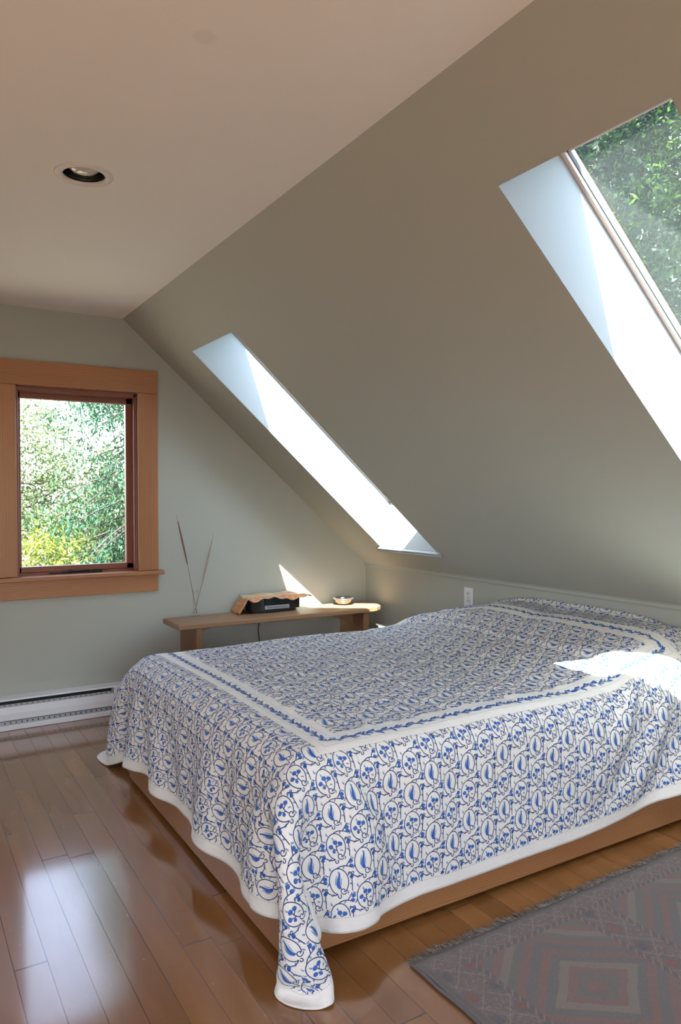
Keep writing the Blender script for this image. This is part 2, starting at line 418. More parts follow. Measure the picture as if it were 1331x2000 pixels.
# back window pair: casings, frame, sashes
win = empty('window_1', (-2.33, .0, .80)); tag(win, kind='structure')
CX1 = -1.483; CX0 = LX0-(CX1-WX1)
link('head_casing', B(CX0, CX1, -.022, -.001, WZ1-.003, 1.990), m_firx, win, bev=.002)
link('side_casing', B(WX1-.012, CX1, -.019, -.001, .815, WZ1-.004), m_firz, win, bev=.002)
link('side_casing', B(CX0, LX0, -.019, -.001, .815, WZ1-.004), m_firz, win, bev=.002)
link('mullion_casing', B(MX, WX0, -.019, -.001, .815, WZ1-.004), m_firz, win, bev=.002)
link('stool', B(CX0-.028, CX1+.028, -.048, .055, .790, .813), m_firx, win, bev=.004)
link('apron', B(CX0, CX1-.002, -.020, -.001, .690, .789), m_firx, win, bev=.002)
for (a, b) in ((WX0, WX1), (LX0, MX)):
    bm = bmesh.new()                                       # jamb liner and stops
    box(bm, a, a+.012, 0, .16, .80, WZ1); box(bm, b-.012, b, 0, .16, .80, WZ1); box(bm, a, b, 0, .16, WZ1-.012, WZ1); box(bm, a, b, .055, .16, .80, .826)
    box(bm, b-.030, b-.012, .004, .018, .813, WZ1-.012); box(bm, a, b, .004, .018, WZ1-.030, WZ1-.012)
    box(bm, b-.026, b-.012, .030, .060, .813, WZ1-.012); box(bm, a+.012, a+.018, .030, .060, .813, WZ1-.012); box(bm, a+.012, b-.012, .030, .060, WZ1-.034, WZ1-.012)
    fr = link('jamb', bm, m_sash, win, bev=.001)
    link('screen_track', B(b-.020, b-.016, -.001, .004, .83, WZ1-.02), plain('metal_screen_track', (.25, .22, .2), .4, .8), fr) if b == WX1 else None
    bm = bmesh.new()
    sa, sb, sz0, sz1 = a+.014, b-.013, .826, WZ1-.013
    for bx in ((sa, sa+.020, .062, .100, sz0, sz1), (sb-.049, sb, .062, .100, sz0, sz1), (sa, sb, .062, .100, sz1-.052, sz1), (sa, sb, .062, .100, sz0, sz0+.034)): box(bm, *bx)
    ssh = link('sash', bm, m_sash, win, bev=.004)
    link('pane', B(sa+.018, sb-.047, .079, .084, sz0+.032, sz1-.050), m_glass, ssh)
bm = bmesh.new()
box(bm, -2.09, -1.80, .046, .056, .816, .823); box(bm, -1.87, -1.80, .036, .058, .814, .832); tube(bm, [(-2.02, .040, .824), (-1.95, .034, .828), (-1.87, .040, .828)], .005); box(bm, -1.985, -1.965, .034, .052, .815, .836)
link('crank', bm, plain('dark_bronze_crank', (.03, .018, .015), .35, .7), win, bev=.001)

# rear and side windows: unseen, added to bring daylight into the room
w5 = empty('window_4', (-2.6, YR, .55)); tag(w5, kind='structure')
bm = bmesh.new()
for x in (RWX0, (RWX0+XS)/2-.03, XS-.06): box(bm, x, x+.06, YR-.12, YR-.05, RWZ0, RWZ1)
for z in (RWZ0, RWZ1-.06): box(bm, RWX0, XS, YR-.12, YR-.05, z, z+.06)
link('frame', bm, m_firz, w5, bev=.002)
link('pane', B(RWX0+.05, XS-.05, YR-.09, YR-.085, RWZ0+.05, RWZ1-.05), m_glass, w5)
w6 = empty('window_5', (XLK, -3.6, .3)); tag(w6, kind='structure')
bm = bmesh.new()
for y in (SY0, SY1-.05): box(bm, XLK-.15, XLK-.05, y, y+.05, SZ0, SZ1)
for z in (SZ0, SZ1-.05): box(bm, XLK-.15, XLK-.05, SY0, SY1, z, z+.05)
link('frame', bm, m_firz, w6, bev=.002)
link('pane', B(XLK-.11, XLK-.105, SY0+.04, SY1-.04, SZ0+.04, SZ1-.04), m_glass, w6)

# heights and positions of the draped cloth, in half millimetres, as differences between neighbours
CLOTH = [
-4059,-10,-6,-2,2,17,37,44,40,34,36,42,35,20,-8,-37,-42,-43,-41,-32,-23,-14,-2,9,3,6,12,16,17,14,9,5,0,-5,-10,-15,-20,-19,-13,-8,-3,4,10,14,20,18,14,9,6,1,-2,2,0,-1,-8,-13,-18,-23,-17,-11,-5,5,8,17,24,22,14,6,0,-5,-13,-23,-29,-17,-13,-13,3,16,26,36,41,38,28,18,5,-8,-19,-28,-34,-34,-27,-20,-13,-13,-10,-5,-1,1,3,8,11,9,12,
51,-1,-1,-1,2,-25,-42,-9,3,4,-7,-2,3,6,9,13,-1,6,-2,-2,-1,-2,-1,0,0,0,0,2,3,0,-1,-1,0,0,1,1,0,-1,0,-1,1,0,0,1,0,0,-2,0,-2,-1,-2,0,2,1,2,3,2,1,-2,-2,-1,-4,1,-1,-1,0,0,1,0,0,-1,2,0,-1,1,4,3,2,1,1,-1,-4,-5,-5,-6,-5,-3,-4,-3,2,5,6,14,31,9,5,1,0,2,-1,-1,1,0,
50,0,0,1,-23,-30,-6,-15,-8,4,3,-3,1,4,9,9,5,3,1,-1,-1,-1,-2,0,-1,1,3,3,0,-1,-1,-4,0,3,1,1,0,0,-2,1,-1,0,0,1,1,-1,0,-2,-2,-1,-1,-1,3,0,3,1,3,2,-2,-1,-2,-1,-2,-2,-1,1,1,0,0,-1,1,-1,2,-1,0,6,3,1,2,2,-4,-6,-4,-6,-5,-4,-4,-3,2,5,6,9,2,7,17,9,5,2,1,5,2,0,0,
54,-3,-2,-22,-22,2,-6,-17,-13,-4,7,-3,0,4,9,10,7,0,3,-1,0,-1,-1,-1,0,1,3,3,0,-2,-5,0,0,2,1,1,1,-1,-1,0,0,1,0,1,0,-1,-2,-1,-1,-1,0,-2,0,3,2,2,2,2,-1,-1,-1,-2,-2,-1,-1,0,0,1,0,0,-1,-1,2,1,2,3,3,2,2,-2,-4,-4,-6,-6,-5,-3,-3,-1,6,7,4,4,2,-8,12,13,8,4,-5,5,10,2,8,
50,-12,-9,-16,1,1,-8,-10,-18,-11,0,3,-2,3,6,11,13,-1,7,-3,-2,-1,-2,0,0,2,5,1,-2,-4,-2,0,-2,2,3,1,1,-1,0,-1,0,0,1,1,-1,-1,0,-2,-1,-1,-1,0,0,2,1,2,2,2,1,-2,-1,-2,-1,-2,-2,0,2,0,0,1,-1,1,0,2,2,3,1,1,2,-2,-5,-6,-5,-6,-3,-4,-3,4,6,5,5,4,5,0,-1,5,7,6,5,3,2,12,-3,
31,14,-18,0,0,-1,-8,-16,-6,-20,-10,3,-1,1,4,10,12,5,7,0,-3,-2,-2,0,0,4,4,0,-4,-4,0,-7,3,4,2,1,1,0,-1,0,1,0,1,0,0,-1,-2,-2,0,-1,0,-1,-1,1,2,3,1,3,2,-2,-2,0,-2,-2,-2,-1,1,1,0,1,1,-1,2,1,2,1,1,2,0,-5,-3,-5,-6,-4,-5,-3,0,6,6,5,7,4,2,0,-4,0,4,7,16,7,4,0,-5,
8,13,13,1,-1,-4,-5,-10,-15,-8,-19,-7,2,-1,4,6,11,13,2,3,-3,-2,0,-2,3,5,2,-2,-4,-3,-2,-3,2,2,1,2,1,0,0,1,0,1,0,1,-1,-2,-2,-1,0,0,-1,0,-1,0,2,1,3,2,2,0,-1,-3,-1,-2,-2,-1,1,0,1,1,1,1,1,1,2,1,1,1,-1,-6,-3,-6,-6,-4,-4,-2,4,6,6,7,5,5,4,4,2,0,4,8,7,2,-2,-7,-6,
-11,7,17,15,6,0,-1,-5,-17,-12,-9,-20,-5,1,1,5,9,14,4,5,-1,-2,0,-1,4,5,1,-4,-6,0,-7,2,2,2,2,1,1,-1,1,0,2,0,2,0,-3,-1,-2,-1,0,0,-1,0,-1,0,2,1,2,2,3,0,-1,-1,-2,-2,-2,-2,0,2,0,2,1,1,1,1,1,1,1,1,-2,-4,-7,-6,-5,-4,-3,1,6,6,6,7,6,5,6,4,3,4,3,4,1,-3,-6,-8,-7,
-32,7,15,17,15,9,-1,2,0,-21,-12,-12,-17,-5,0,3,6,9,9,6,0,0,2,1,7,6,-3,-7,-4,-3,-4,3,3,1,1,0,0,1,1,2,0,1,1,0,-2,-3,-2,0,0,0,0,-1,0,-1,1,1,2,3,2,1,-1,-1,-2,-1,-3,-2,0,1,1,1,3,1,1,1,1,0,1,0,-7,-1,-7,-5,-5,-5,-1,6,7,7,7,6,6,6,4,5,3,3,2,-1,-4,-6,-9,-9,-6,
-43,1,6,16,20,20,13,0,-1,-1,-19,-12,-15,-17,-4,2,4,6,9,6,2,3,5,5,8,2,-8,-8,0,-7,0,6,2,0,-1,0,1,1,2,1,1,1,0,-1,-3,-2,-1,-2,2,0,-1,0,1,-3,2,1,1,2,3,3,-1,-1,-1,-3,-2,-3,0,1,1,0,3,2,1,1,1,1,0,-1,-5,-5,-7,-5,-5,-2,4,6,7,8,7,8,6,5,4,3,3,-1,-2,-4,-6,-9,-10,-9,-6,
-40,-4,-1,5,10,18,24,17,5,0,-3,-18,-13,-15,-13,-6,2,4,7,6,4,9,8,8,6,-6,-10,-4,-4,-5,6,4,3,-3,-1,1,-2,2,3,2,1,1,1,-3,-4,-1,-1,-1,1,1,0,0,0,-2,-1,2,0,1,4,2,0,1,-2,0,-4,-3,-2,2,1,0,3,3,1,1,0,0,1,-3,-3,-9,-5,-7,-2,2,7,8,8,7,8,6,5,4,3,1,-2,-2,-4,-7,-9,-9,-9,-7,-7,
-26,-5,-7,-4,1,5,14,21,21,12,4,-4,-14,-15,-16,-11,-4,3,3,3,11,13,10,7,-1,-12,-9,0,-9,3,6,4,1,-5,0,-1,0,4,2,3,0,0,0,-4,-5,1,-2,0,1,1,0,0,1,-1,-2,2,0,-1,4,3,1,3,-2,-1,-1,-6,-3,1,2,0,3,3,1,1,0,0,0,-6,-4,-6,-7,-3,1,7,7,8,8,9,7,5,4,1,0,-2,-3,-6,-7,-7,-8,-9,-8,-7,-8,
-5,-5,-5,-6,-5,-4,-1,7,16,22,16,8,-4,-11,-14,-14,-10,-2,0,7,14,12,7,1,-11,-13,0,-6,0,6,5,2,-4,-3,-1,0,1,4,4,4,-3,-1,-1,-5,-4,1,-2,1,1,1,1,1,0,-2,-2,1,0,-1,3,2,3,4,-1,-1,2,-6,-6,-1,2,0,1,6,1,2,0,-1,-1,-5,-7,-8,-3,2,6,7,8,9,8,7,5,3,0,-2,-3,-4,-6,-5,-7,-8,-7,-8,-6,-5,-6,
22,-5,-5,-5,-4,-6,-7,-4,-1,9,20,17,10,-2,-9,-13,-11,-8,1,8,11,6,2,-11,-14,-1,-5,-2,6,5,6,-7,-3,-5,2,2,3,6,3,2,-3,-3,-2,-7,1,-1,0,1,0,1,1,1,0,0,-2,-2,-1,1,2,2,3,5,1,0,0,-3,-5,-7,1,-1,3,4,4,2,0,0,-5,-3,-9,-4,3,5,6,7,9,8,7,6,1,-1,-3,-4,-5,-7,-4,-6,-5,-6,-7,-6,-4,-4,-3,
41,-3,-3,-3,-5,-3,-3,-4,-5,-5,-2,13,15,8,0,-7,-9,-7,-3,5,5,0,-10,-11,-5,-2,1,5,4,3,-3,-6,-2,1,0,1,6,5,1,-1,0,-3,-6,-1,1,-2,2,0,-2,0,4,0,-1,0,-1,-3,1,2,-2,2,5,0,4,-1,-1,1,-3,-5,-4,1,-2,3,6,3,1,-3,-6,-4,-3,3,4,5,6,8,8,7,4,-1,-2,-5,-5,-5,-7,-5,-4,-3,-4,-5,-4,-3,-3,-4,2,
52,-1,0,-2,-2,-3,-3,-5,-3,-4,-4,-5,5,13,6,0,-6,-7,-4,-1,-1,-7,-10,-5,1,2,4,1,3,-1,-6,2,-4,4,-1,3,5,0,0,-3,3,-1,-6,2,0,-4,2,1,-3,0,3,1,-3,3,-1,-2,0,2,-2,4,3,-3,3,1,-3,2,-1,-2,-4,1,-3,-1,6,1,0,-3,-7,1,3,5,3,5,6,8,6,2,0,-5,-5,-8,-6,-7,-8,-5,0,1,-2,-1,-2,-2,-4,1,6,
43,2,2,1,2,0,0,-1,-4,-3,-5,-3,-4,3,8,5,-1,-4,-6,-5,-4,-8,-3,1,0,1,0,2,0,-1,-1,0,0,0,0,2,1,0,0,-2,1,-1,0,0,0,0,0,0,0,0,0,0,0,0,0,0,0,0,0,0,0,0,1,1,-2,1,1,-1,-1,-2,1,-1,0,0,-2,-1,-1,0,6,4,3,5,6,5,2,-2,-8,-7,-9,-12,-1,-10,-7,-2,2,4,4,1,-1,-2,-1,4,12,
48,1,-1,0,-1,0,0,2,2,-1,-2,-3,-3,-4,0,6,4,-2,-2,-5,-6,-4,0,0,1,0,0,0,-1,0,1,0,0,0,1,-1,0,0,0,0,1,0,0,0,0,0,0,0,0,1,-1,0,0,0,0,0,0,0,0,0,0,0,-1,0,1,0,-1,0,0,0,0,0,-1,-1,1,-1,-1,-1,4,3,3,4,4,1,-4,-8,-15,-6,-9,-6,-5,-2,0,-1,-2,2,4,2,-1,1,4,12,21,
36,2,2,3,2,3,1,0,0,0,1,-1,-1,-1,0,-2,2,2,-3,-2,-6,1,0,0,0,0,0,0,1,0,-1,1,0,0,0,0,0,0,0,1,-1,0,-1,0,0,0,0,1,0,-1,1,0,-1,1,0,0,0,0,0,0,1,-1,1,-1,0,0,0,0,0,0,-1,0,0,0,-1,0,0,-1,2,1,3,2,1,-6,-8,-10,-8,-6,-1,2,-5,0,1,-3,-6,-7,3,4,-3,7,13,17,15,
28,1,2,2,3,3,3,3,3,2,0,1,0,-1,-2,0,0,1,1,-3,1,0,0,0,0,0,0,0,-1,0,0,0,-1,1,-1,0,0,0,-1,-1,0,0,0,0,0,0,0,-1,0,1,-1,0,1,-1,0,1,0,1,0,-1,0,1,0,1,0,0,1,0,0,1,0,0,0,0,0,-1,1,-1,-1,0,2,0,-6,-11,-5,1,1,-3,-1,0,-5,0,-1,-3,-5,-6,-7,1,7,12,14,10,0,
36,0,1,0,-1,-1,0,0,2,3,3,2,1,2,2,-1,0,0,1,0,0,0,-1,0,1,0,0,-1,1,0,0,-1,1,0,0,0,0,0,0,0,0,0,0,-1,0,0,1,0,0,0,0,0,0,0,0,0,0,-1,0,1,0,0,0,0,0,0,0,0,0,-1,0,0,1,0,0,0,0,0,-2,1,0,-2,-6,-2,-3,-2,5,-2,-2,-1,-1,-2,-1,-1,-4,-5,-5,-2,12,8,7,3,0,
43,1,0,-1,0,-1,-1,0,-2,-1,-1,1,2,1,2,3,3,1,1,1,0,-1,0,0,0,-1,1,0,0,-1,0,0,0,0,0,1,0,-1,1,-1,1,0,0,0,0,0,-1,1,0,-1,1,-1,0,1,0,-1,1,0,0,0,-1,1,-1,1,0,-1,0,0,0,1,0,0,0,1,0,0,0,0,-1,0,-1,-2,0,0,-1,-2,0,0,-1,0,-1,-1,-1,-2,-1,-2,-3,1,4,4,3,0,-2,
48,0,-1,1,-1,0,0,-1,0,-2,1,-1,1,2,1,2,0,0,0,0,0,0,0,0,0,0,0,0,0,0,0,0,0,0,0,0,0,0,0,0,0,0,0,-1,1,0,0,0,0,0,0,0,0,0,-1,1,0,0,0,0,0,0,0,-1,1,0,0,0,0,0,0,0,0,0,0,0,1,-1,0,0,0,0,0,0,0,0,-1,0,1,-1,-1,0,-2,0,-1,0,0,-1,1,1,-1,0,0,
51,-1,1,-1,1,-1,-1,0,0,1,-1,1,0,0,0,-1,-1,2,0,1,0,0,0,-1,0,1,-1,1,-1,0,1,-1,0,1,0,-1,0,1,-1,0,0,0,0,0,0,0,0,0,0,1,-1,1,0,-1,1,-1,1,0,-1,0,0,0,1,0,-1,1,-1,0,1,0,-1,0,1,1,0,0,0,-1,0,0,-1,-1,0,1,0,0,0,1,-1,0,1,0,0,0,0,-1,0,-1,-1,-1,-1,-1,-2,
49,1,-1,1,0,0,0,1,-1,0,0,0,0,-1,-1,-2,3,1,0,0,1,-1,0,0,0,0,0,0,0,0,0,1,-1,-1,1,0,0,0,0,0,0,0,0,0,0,0,0,0,0,0,0,0,0,0,0,0,0,0,0,0,0,0,0,0,0,0,0,0,0,0,0,0,0,0,0,0,0,1,-1,0,0,-1,-1,-2,1,1,2,-1,1,0,0,0,0,0,0,0,0,0,-2,-1,-2,-1,1,
45,1,1,0,1,1,0,0,0,0,0,-1,-1,-2,-2,5,1,0,1,1,0,0,0,-2,4,-1,1,-3,-2,0,2,-3,4,1,-7,7,1,-2,0,-2,1,0,3,-8,5,-2,3,1,-2,3,-3,2,-6,5,-3,5,1,-4,2,-1,-1,4,-5,3,-1,-1,3,-3,2,3,-5,-1,4,1,0,-2,-1,0,0,-1,-1,1,-1,-1,-3,1,1,2,0,0,1,-1,0,-1,1,-2,1,2,1,-1,-2,-3,-4,
38,2,1,2,0,1,2,0,0,-1,-1,-2,-1,2,5,2,0,0,0,0,0,0,0,1,-3,4,-8,10,-3,4,-4,4,-5,-4,12,-9,-3,1,-1,3,-1,7,-9,14,-8,1,-8,3,2,-3,1,-5,15,-8,2,-10,2,4,2,-4,3,-5,8,-9,1,5,1,-1,-5,0,4,3,0,-1,-1,1,0,0,0,-1,1,-1,1,-1,-1,-3,-1,1,2,1,0,0,-1,-1,-2,3,2,1,0,-1,1,0,-1,
47,-2,1,1,1,-1,-2,-2,-2,0,0,2,3,3,1,0,0,0,1,0,-1,1,0,-4,4,-3,7,-13,11,-4,1,-5,2,4,-10,7,-3,9,-1,-9,10,-10,9,-8,5,3,1,-5,0,4,-3,6,-8,3,0,3,0,0,-7,4,-2,1,-5,10,4,-6,-12,10,3,-6,7,-5,-6,1,7,-1,1,-1,-1,0,-1,1,-1,1,-1,-1,-1,-1,0,0,1,0,-1,0,2,2,0,0,0,1,0,0,-5,
47,1,0,-1,-3,-2,-1,0,2,1,2,2,1,1,0,-1,0,1,0,0,1,-1,0,7,-6,-4,0,1,3,-3,0,7,0,0,-5,0,7,-12,1,9,-9,6,-5,3,-3,-4,2,6,2,-5,5,-7,2,1,-1,6,-10,5,-2,5,0,-4,6,-7,1,-4,2,2,-1,6,-5,7,-3,3,-14,9,0,0,0,0,-1,-2,2,1,0,-1,-1,-1,-1,-1,1,1,-1,2,1,1,0,0,0,0,0,-1,1,
49,-2,0,-2,0,0,1,1,0,1,1,1,0,0,-1,1,0,0,0,0,0,1,-1,-2,4,-2,-2,6,-8,11,-6,3,1,-5,7,-2,-4,6,-1,-3,-1,-3,4,-4,0,1,7,-3,-3,1,2,-1,-1,-3,-1,-2,9,-9,8,3,-11,5,0,4,-7,7,4,-7,4,-6,0,-10,11,-4,9,-6,1,0,0,-1,0,0,-2,1,1,0,-1,0,-1,0,-1,-1,3,0,1,0,0,0,1,-1,1,-1,-2,
49,0,-2,0,0,1,1,0,1,0,0,0,0,-1,1,-1,1,0,0,0,0,0,0,6,-13,10,-1,-6,7,-8,7,-12,2,2,0,-1,6,-2,-3,9,-7,1,1,2,2,-4,0,-2,4,-7,0,5,0,2,-1,3,-6,4,-4,-5,14,-4,-6,-1,9,-5,3,2,-9,10,-6,11,-15,5,2,-1,0,0,0,0,0,0,0,-1,1,0,0,0,-1,1,-2,1,0,1,0,0,0,0,0,0,0,0,0,
49,0,0,0,1,0,0,0,0,0,0,0,0,0,-1,1,-1,0,1,0,1,-1,0,-8,7,-1,3,2,-1,-3,-1,5,-1,-1,8,-1,-8,-1,2,-6,9,-1,-5,6,0,0,-3,-2,-1,1,-2,0,4,-6,10,-5,7,-2,0,0,-15,15,2,6,-18,7,-2,-9,9,-6,15,-16,14,-6,3,-3,-1,0,0,0,0,-1,1,0,0,0,0,0,0,0,0,0,0,0,0,0,0,0,0,1,-1,-1,-1,
50,0,0,0,0,0,0,0,0,0,-1,-1,0,0,1,0,1,0,0,0,0,0,0,-1,0,2,5,-1,-11,9,-2,6,-13,4,-1,-5,-1,10,-1,1,-4,3,3,-3,-4,7,-4,2,-7,14,0,-3,-6,6,-9,4,-3,-2,0,-3,18,-12,-1,-14,20,-9,5,4,2,-8,-10,18,-7,2,-6,6,0,0,0,0,0,0,-1,1,0,0,0,0,0,0,0,0,0,0,0,0,0,0,0,0,0,0,0,
50,0,0,0,0,0,-1,0,0,-1,0,1,0,1,0,0,-1,1,0,1,-1,1,0,2,-2,-5,-2,4,8,-4,-2,-7,17,-4,-9,7,5,-8,1,-1,7,-4,-8,5,-5,0,1,-2,8,-8,6,0,1,-4,2,0,-3,5,3,-7,-1,7,-10,15,-10,6,3,-7,-3,7,0,0,-7,3,-1,0,1,0,-1,0,-1,1,0,-1,0,1,0,0,0,-1,1,0,0,1,-1,0,0,0,0,0,0,0,-2,
50,0,0,0,-1,0,0,0,0,0,1,0,0,-1,0,1,0,0,0,0,0,0,0,-2,10,-5,-3,-1,-3,3,4,4,-13,0,8,-6,3,-8,5,4,2,-6,3,2,0,4,-4,4,-5,-1,1,0,2,-3,6,-8,-1,0,5,10,-11,-5,6,-6,4,0,-7,11,-2,-2,4,-12,12,-10,9,-2,0,0,0,0,0,-1,1,0,0,0,0,0,0,0,0,0,0,0,0,0,0,0,0,0,0,0,0,
50,0,0,-1,0,0,0,0,0,1,0,0,0,0,0,-1,1,0,0,0,0,0,0,4,-8,1,4,0,-1,-2,-4,5,1,8,-14,5,3,5,-4,-4,-7,4,6,-8,12,-10,7,0,-2,-3,-5,6,-4,3,4,2,-2,2,-5,-4,10,-3,1,1,-2,-4,5,-9,8,-2,0,6,-9,8,-6,2,-1,0,0,0,0,0,-1,1,0,0,1,-1,0,0,0,0,1,-1,1,-1,0,0,0,0,0,-1,0,
50,0,-1,1,0,0,0,0,0,0,0,-1,1,0,0,0,0,0,0,0,0,0,0,0,2,4,-2,-9,12,-8,5,-11,11,-13,11,0,-6,4,6,-3,-8,8,-1,-1,2,-2,-3,-3,11,0,-4,4,2,-5,-6,-1,11,-6,-1,-2,7,-7,2,4,-5,1,-3,6,-6,5,-2,-1,5,-5,-1,2,0,0,0,0,0,0,0,0,0,0,0,0,0,0,0,0,0,0,0,0,0,0,0,0,0,0,0,
50,0,0,0,0,0,0,0,0,0,-1,0,-1,0,1,0,0,0,0,1,0,0,0,-2,2,1,0,5,-11,0,7,-3,-1,7,-5,0,2,-4,-1,7,3,-3,-3,6,-14,11,-1,1,-6,4,1,-12,1,6,2,5,-8,-1,1,-3,0,6,1,-11,8,10,-8,4,2,-4,-4,4,-2,-1,9,-8,0,0,0,0,0,0,0,0,0,0,0,0,0,0,0,0,0,0,0,0,0,0,0,0,0,-1,0,
50,0,0,0,0,0,0,0,-1,-1,1,0,0,1,0,0,0,0,0,-1,1,0,0,-4,0,2,-2,-1,4,6,-2,-1,-2,1,1,2,-4,-2,-6,-2,4,6,1,-7,8,-2,-4,4,-3,2,-2,8,-1,-1,-2,-5,-1,4,1,8,-7,-1,1,1,-8,-4,15,-7,-5,7,-3,4,3,0,-15,11,0,0,0,0,0,0,0,-1,0,1,0,0,0,0,-1,1,0,0,0,0,0,0,0,0,0,0,0,
51,-1,1,-1,0,0,-1,0,0,1,-1,1,0,0,-1,1,0,0,0,0,0,0,0,7,-3,-9,8,2,-7,3,-9,9,0,-6,7,-7,-1,7,12,-7,-1,-6,-2,4,0,-3,0,4,-5,2,3,-1,-4,7,-5,2,3,-4,3,-3,-1,6,-3,-3,8,-4,-6,2,1,-10,9,-3,-5,11,5,-7,0,0,0,0,-1,0,0,0,-1,0,2,0,0,0,0,0,0,0,0,1,-1,0,0,0,-1,1,-1,
50,0,-1,1,-1,0,1,0,0,0,0,0,0,0,0,0,0,0,0,0,0,0,0,-7,9,3,-13,11,-1,-4,2,-1,-6,12,-5,1,3,-6,-6,5,4,-3,-3,2,0,3,3,-5,3,-4,4,-5,2,3,-7,9,-2,0,0,0,-3,-7,3,16,-15,12,-4,-3,4,2,-2,-6,3,-2,8,-7,0,0,0,0,0,0,0,-2,0,0,0,2,0,0,0,0,0,0,0,0,0,0,0,0,0,0,0,
50,0,0,-1,1,0,0,0,0,0,0,0,0,-1,1,-1,0,1,0,0,0,0,0,5,-11,4,4,-4,0,9,-4,-5,4,-9,7,2,4,-1,-5,2,-6,4,8,2,-7,-3,-3,4,2,-3,2,2,-4,-5,16,-16,2,8,-6,0,-1,5,-7,0,6,-13,0,15,-11,7,-1,5,1,-9,0,5,-1,0,0,-1,1,0,-1,1,0,-1,0,0,1,0,0,-1,1,0,0,0,0,0,0,0,0,-1,0,
50,0,0,0,0,0,0,-1,1,-1,1,-1,1,0,0,0,0,0,0,0,0,0,0,0,6,-1,0,-10,9,-12,15,-6,-3,7,-3,-3,-3,3,9,-6,6,-10,5,-11,9,-4,11,-9,-5,7,-10,6,12,-9,-6,4,3,-7,8,-4,3,2,5,-14,8,6,4,-19,13,-2,-2,0,2,0,-9,4,1,0,0,0,0,0,0,0,-1,0,-1,1,1,0,0,0,0,0,0,0,0,0,0,0,0,0,0,
50,0,1,0,-1,0,0,0,0,0,0,0,0,0,-1,1,0,-1,1,0,0,0,1,-1,-4,-7,7,8,-10,8,-8,13,0,-6,-4,4,-1,-3,-4,9,-9,7,-10,14,-9,1,2,4,0,0,2,-7,-5,10,-2,0,0,9,-10,-2,6,-6,0,3,1,-1,-3,8,-8,-3,8,-9,5,-2,8,-4,0,0,0,0,0,-1,1,0,0,0,-1,0,0,1,0,0,0,0,0,0,1,-1,0,0,0,0,0,
50,0,0,0,0,0,0,0,0,0,0,0,0,0,0,0,0,0,0,0,0,0,0,3,0,-1,-2,-3,7,0,-13,-3,8,1,1,0,-4,10,5,-11,7,-3,5,-16,17,0,-7,-10,12,-6,1,6,-5,3,-2,1,-3,-9,7,13,-10,0,3,5,-8,-5,4,4,-1,-2,3,-2,-5,5,0,0,0,0,0,0,0,0,-1,0,1,-1,0,-1,1,1,0,0,0,0,0,0,0,0,0,0,0,0,0,
50,1,-1,0,0,0,0,0,0,0,0,0,-1,0,1,-1,0,1,-1,1,0,0,0,-4,-1,12,-3,0,-8,1,12,0,-8,3,-4,3,3,-8,-9,7,-2,7,-7,14,-11,4,-2,10,-12,7,2,-8,8,-6,1,3,2,3,-3,-8,4,-9,10,-8,8,-3,-1,-2,3,3,-3,4,-8,1,0,3,0,0,0,0,-1,1,0,0,0,0,0,0,0,-1,1,0,0,0,0,0,0,0,0,0,0,0,-1,
50,0,0,0,0,0,0,0,0,0,-1,1,0,0,0,0,0,0,0,0,0,0,0,1,1,-5,-2,3,5,-7,2,-2,11,-9,2,-1,-1,2,4,-6,4,-3,9,-10,0,-1,1,0,4,-3,-4,4,-2,-7,6,0,1,0,3,-5,0,15,-10,5,-8,4,3,-6,0,-3,3,6,-4,8,-10,2,0,0,0,0,0,0,0,0,0,0,0,0,-1,1,0,0,0,0,0,0,0,0,0,-1,1,0,0,
51,-1,0,0,1,-1,0,0,-1,1,0,0,0,0,-1,1,0,-1,1,0,0,0,0,1,1,1,-5,4,-1,1,0,-3,-6,8,2,-2,0,1,-3,2,-2,3,-6,3,5,-5,2,-5,6,-3,4,0,-5,9,-3,-1,-6,-4,1,9,-2,-4,-1,-2,3,9,-4,-5,5,2,-10,4,4,-3,0,1,0,0,-1,0,1,-1,1,0,0,1,-1,0,0,0,0,0,0,0,0,0,0,0,0,0,-1,0,1,
50,0,0,0,-1,1,0,0,0,0,0,0,0,0,0,-1,1,0,0,0,0,0,0,2,-4,1,6,-10,6,-4,8,3,-8,-1,0,-2,-2,8,-3,4,-7,0,-2,5,-8,11,-5,3,-2,1,-1,1,3,-2,-1,0,5,-2,1,-3,-2,-3,5,4,-6,-2,-4,8,0,3,-4,-2,4,-4,5,-3,0,0,0,0,0,0,-1,1,0,0,0,0,-1,0,1,0,0,0,0,0,0,0,0,0,0,0,0,
50,0,0,0,1,-1,0,0,0,0,0,-1,0,1,0,0,-1,1,0,-1,1,0,0,-1,-1,3,-2,3,-6,8,-12,5,7,-6,3,6,0,-11,3,-5,10,3,2,-14,11,-6,5,-3,-2,3,-3,-2,1,5,-12,16,-10,5,-6,1,6,-1,-2,-5,11,-6,-2,7,-5,0,-2,-3,0,4,-5,5,0,-1,1,0,-1,1,0,-1,1,0,1,-1,0,0,-1,1,0,0,0,0,0,0,0,0,0,0,-1,
50,0,0,0,0,0,0,0,0,0,0,0,0,-1,1,0,0,0,0,0,0,0,0,-1,-4,3,-3,9,-4,4,-5,9,-12,4,5,-8,-1,0,2,6,0,-14,5,8,-5,1,-4,1,11,-13,9,-4,4,-4,12,-15,5,-1,0,4,-12,12,-5,5,-6,5,0,-9,0,4,4,4,2,-13,7,-2,0,0,0,0,0,0,0,0,0,0,0,0,0,0,0,0,0,0,0,0,0,0,0,0,0,0,0,
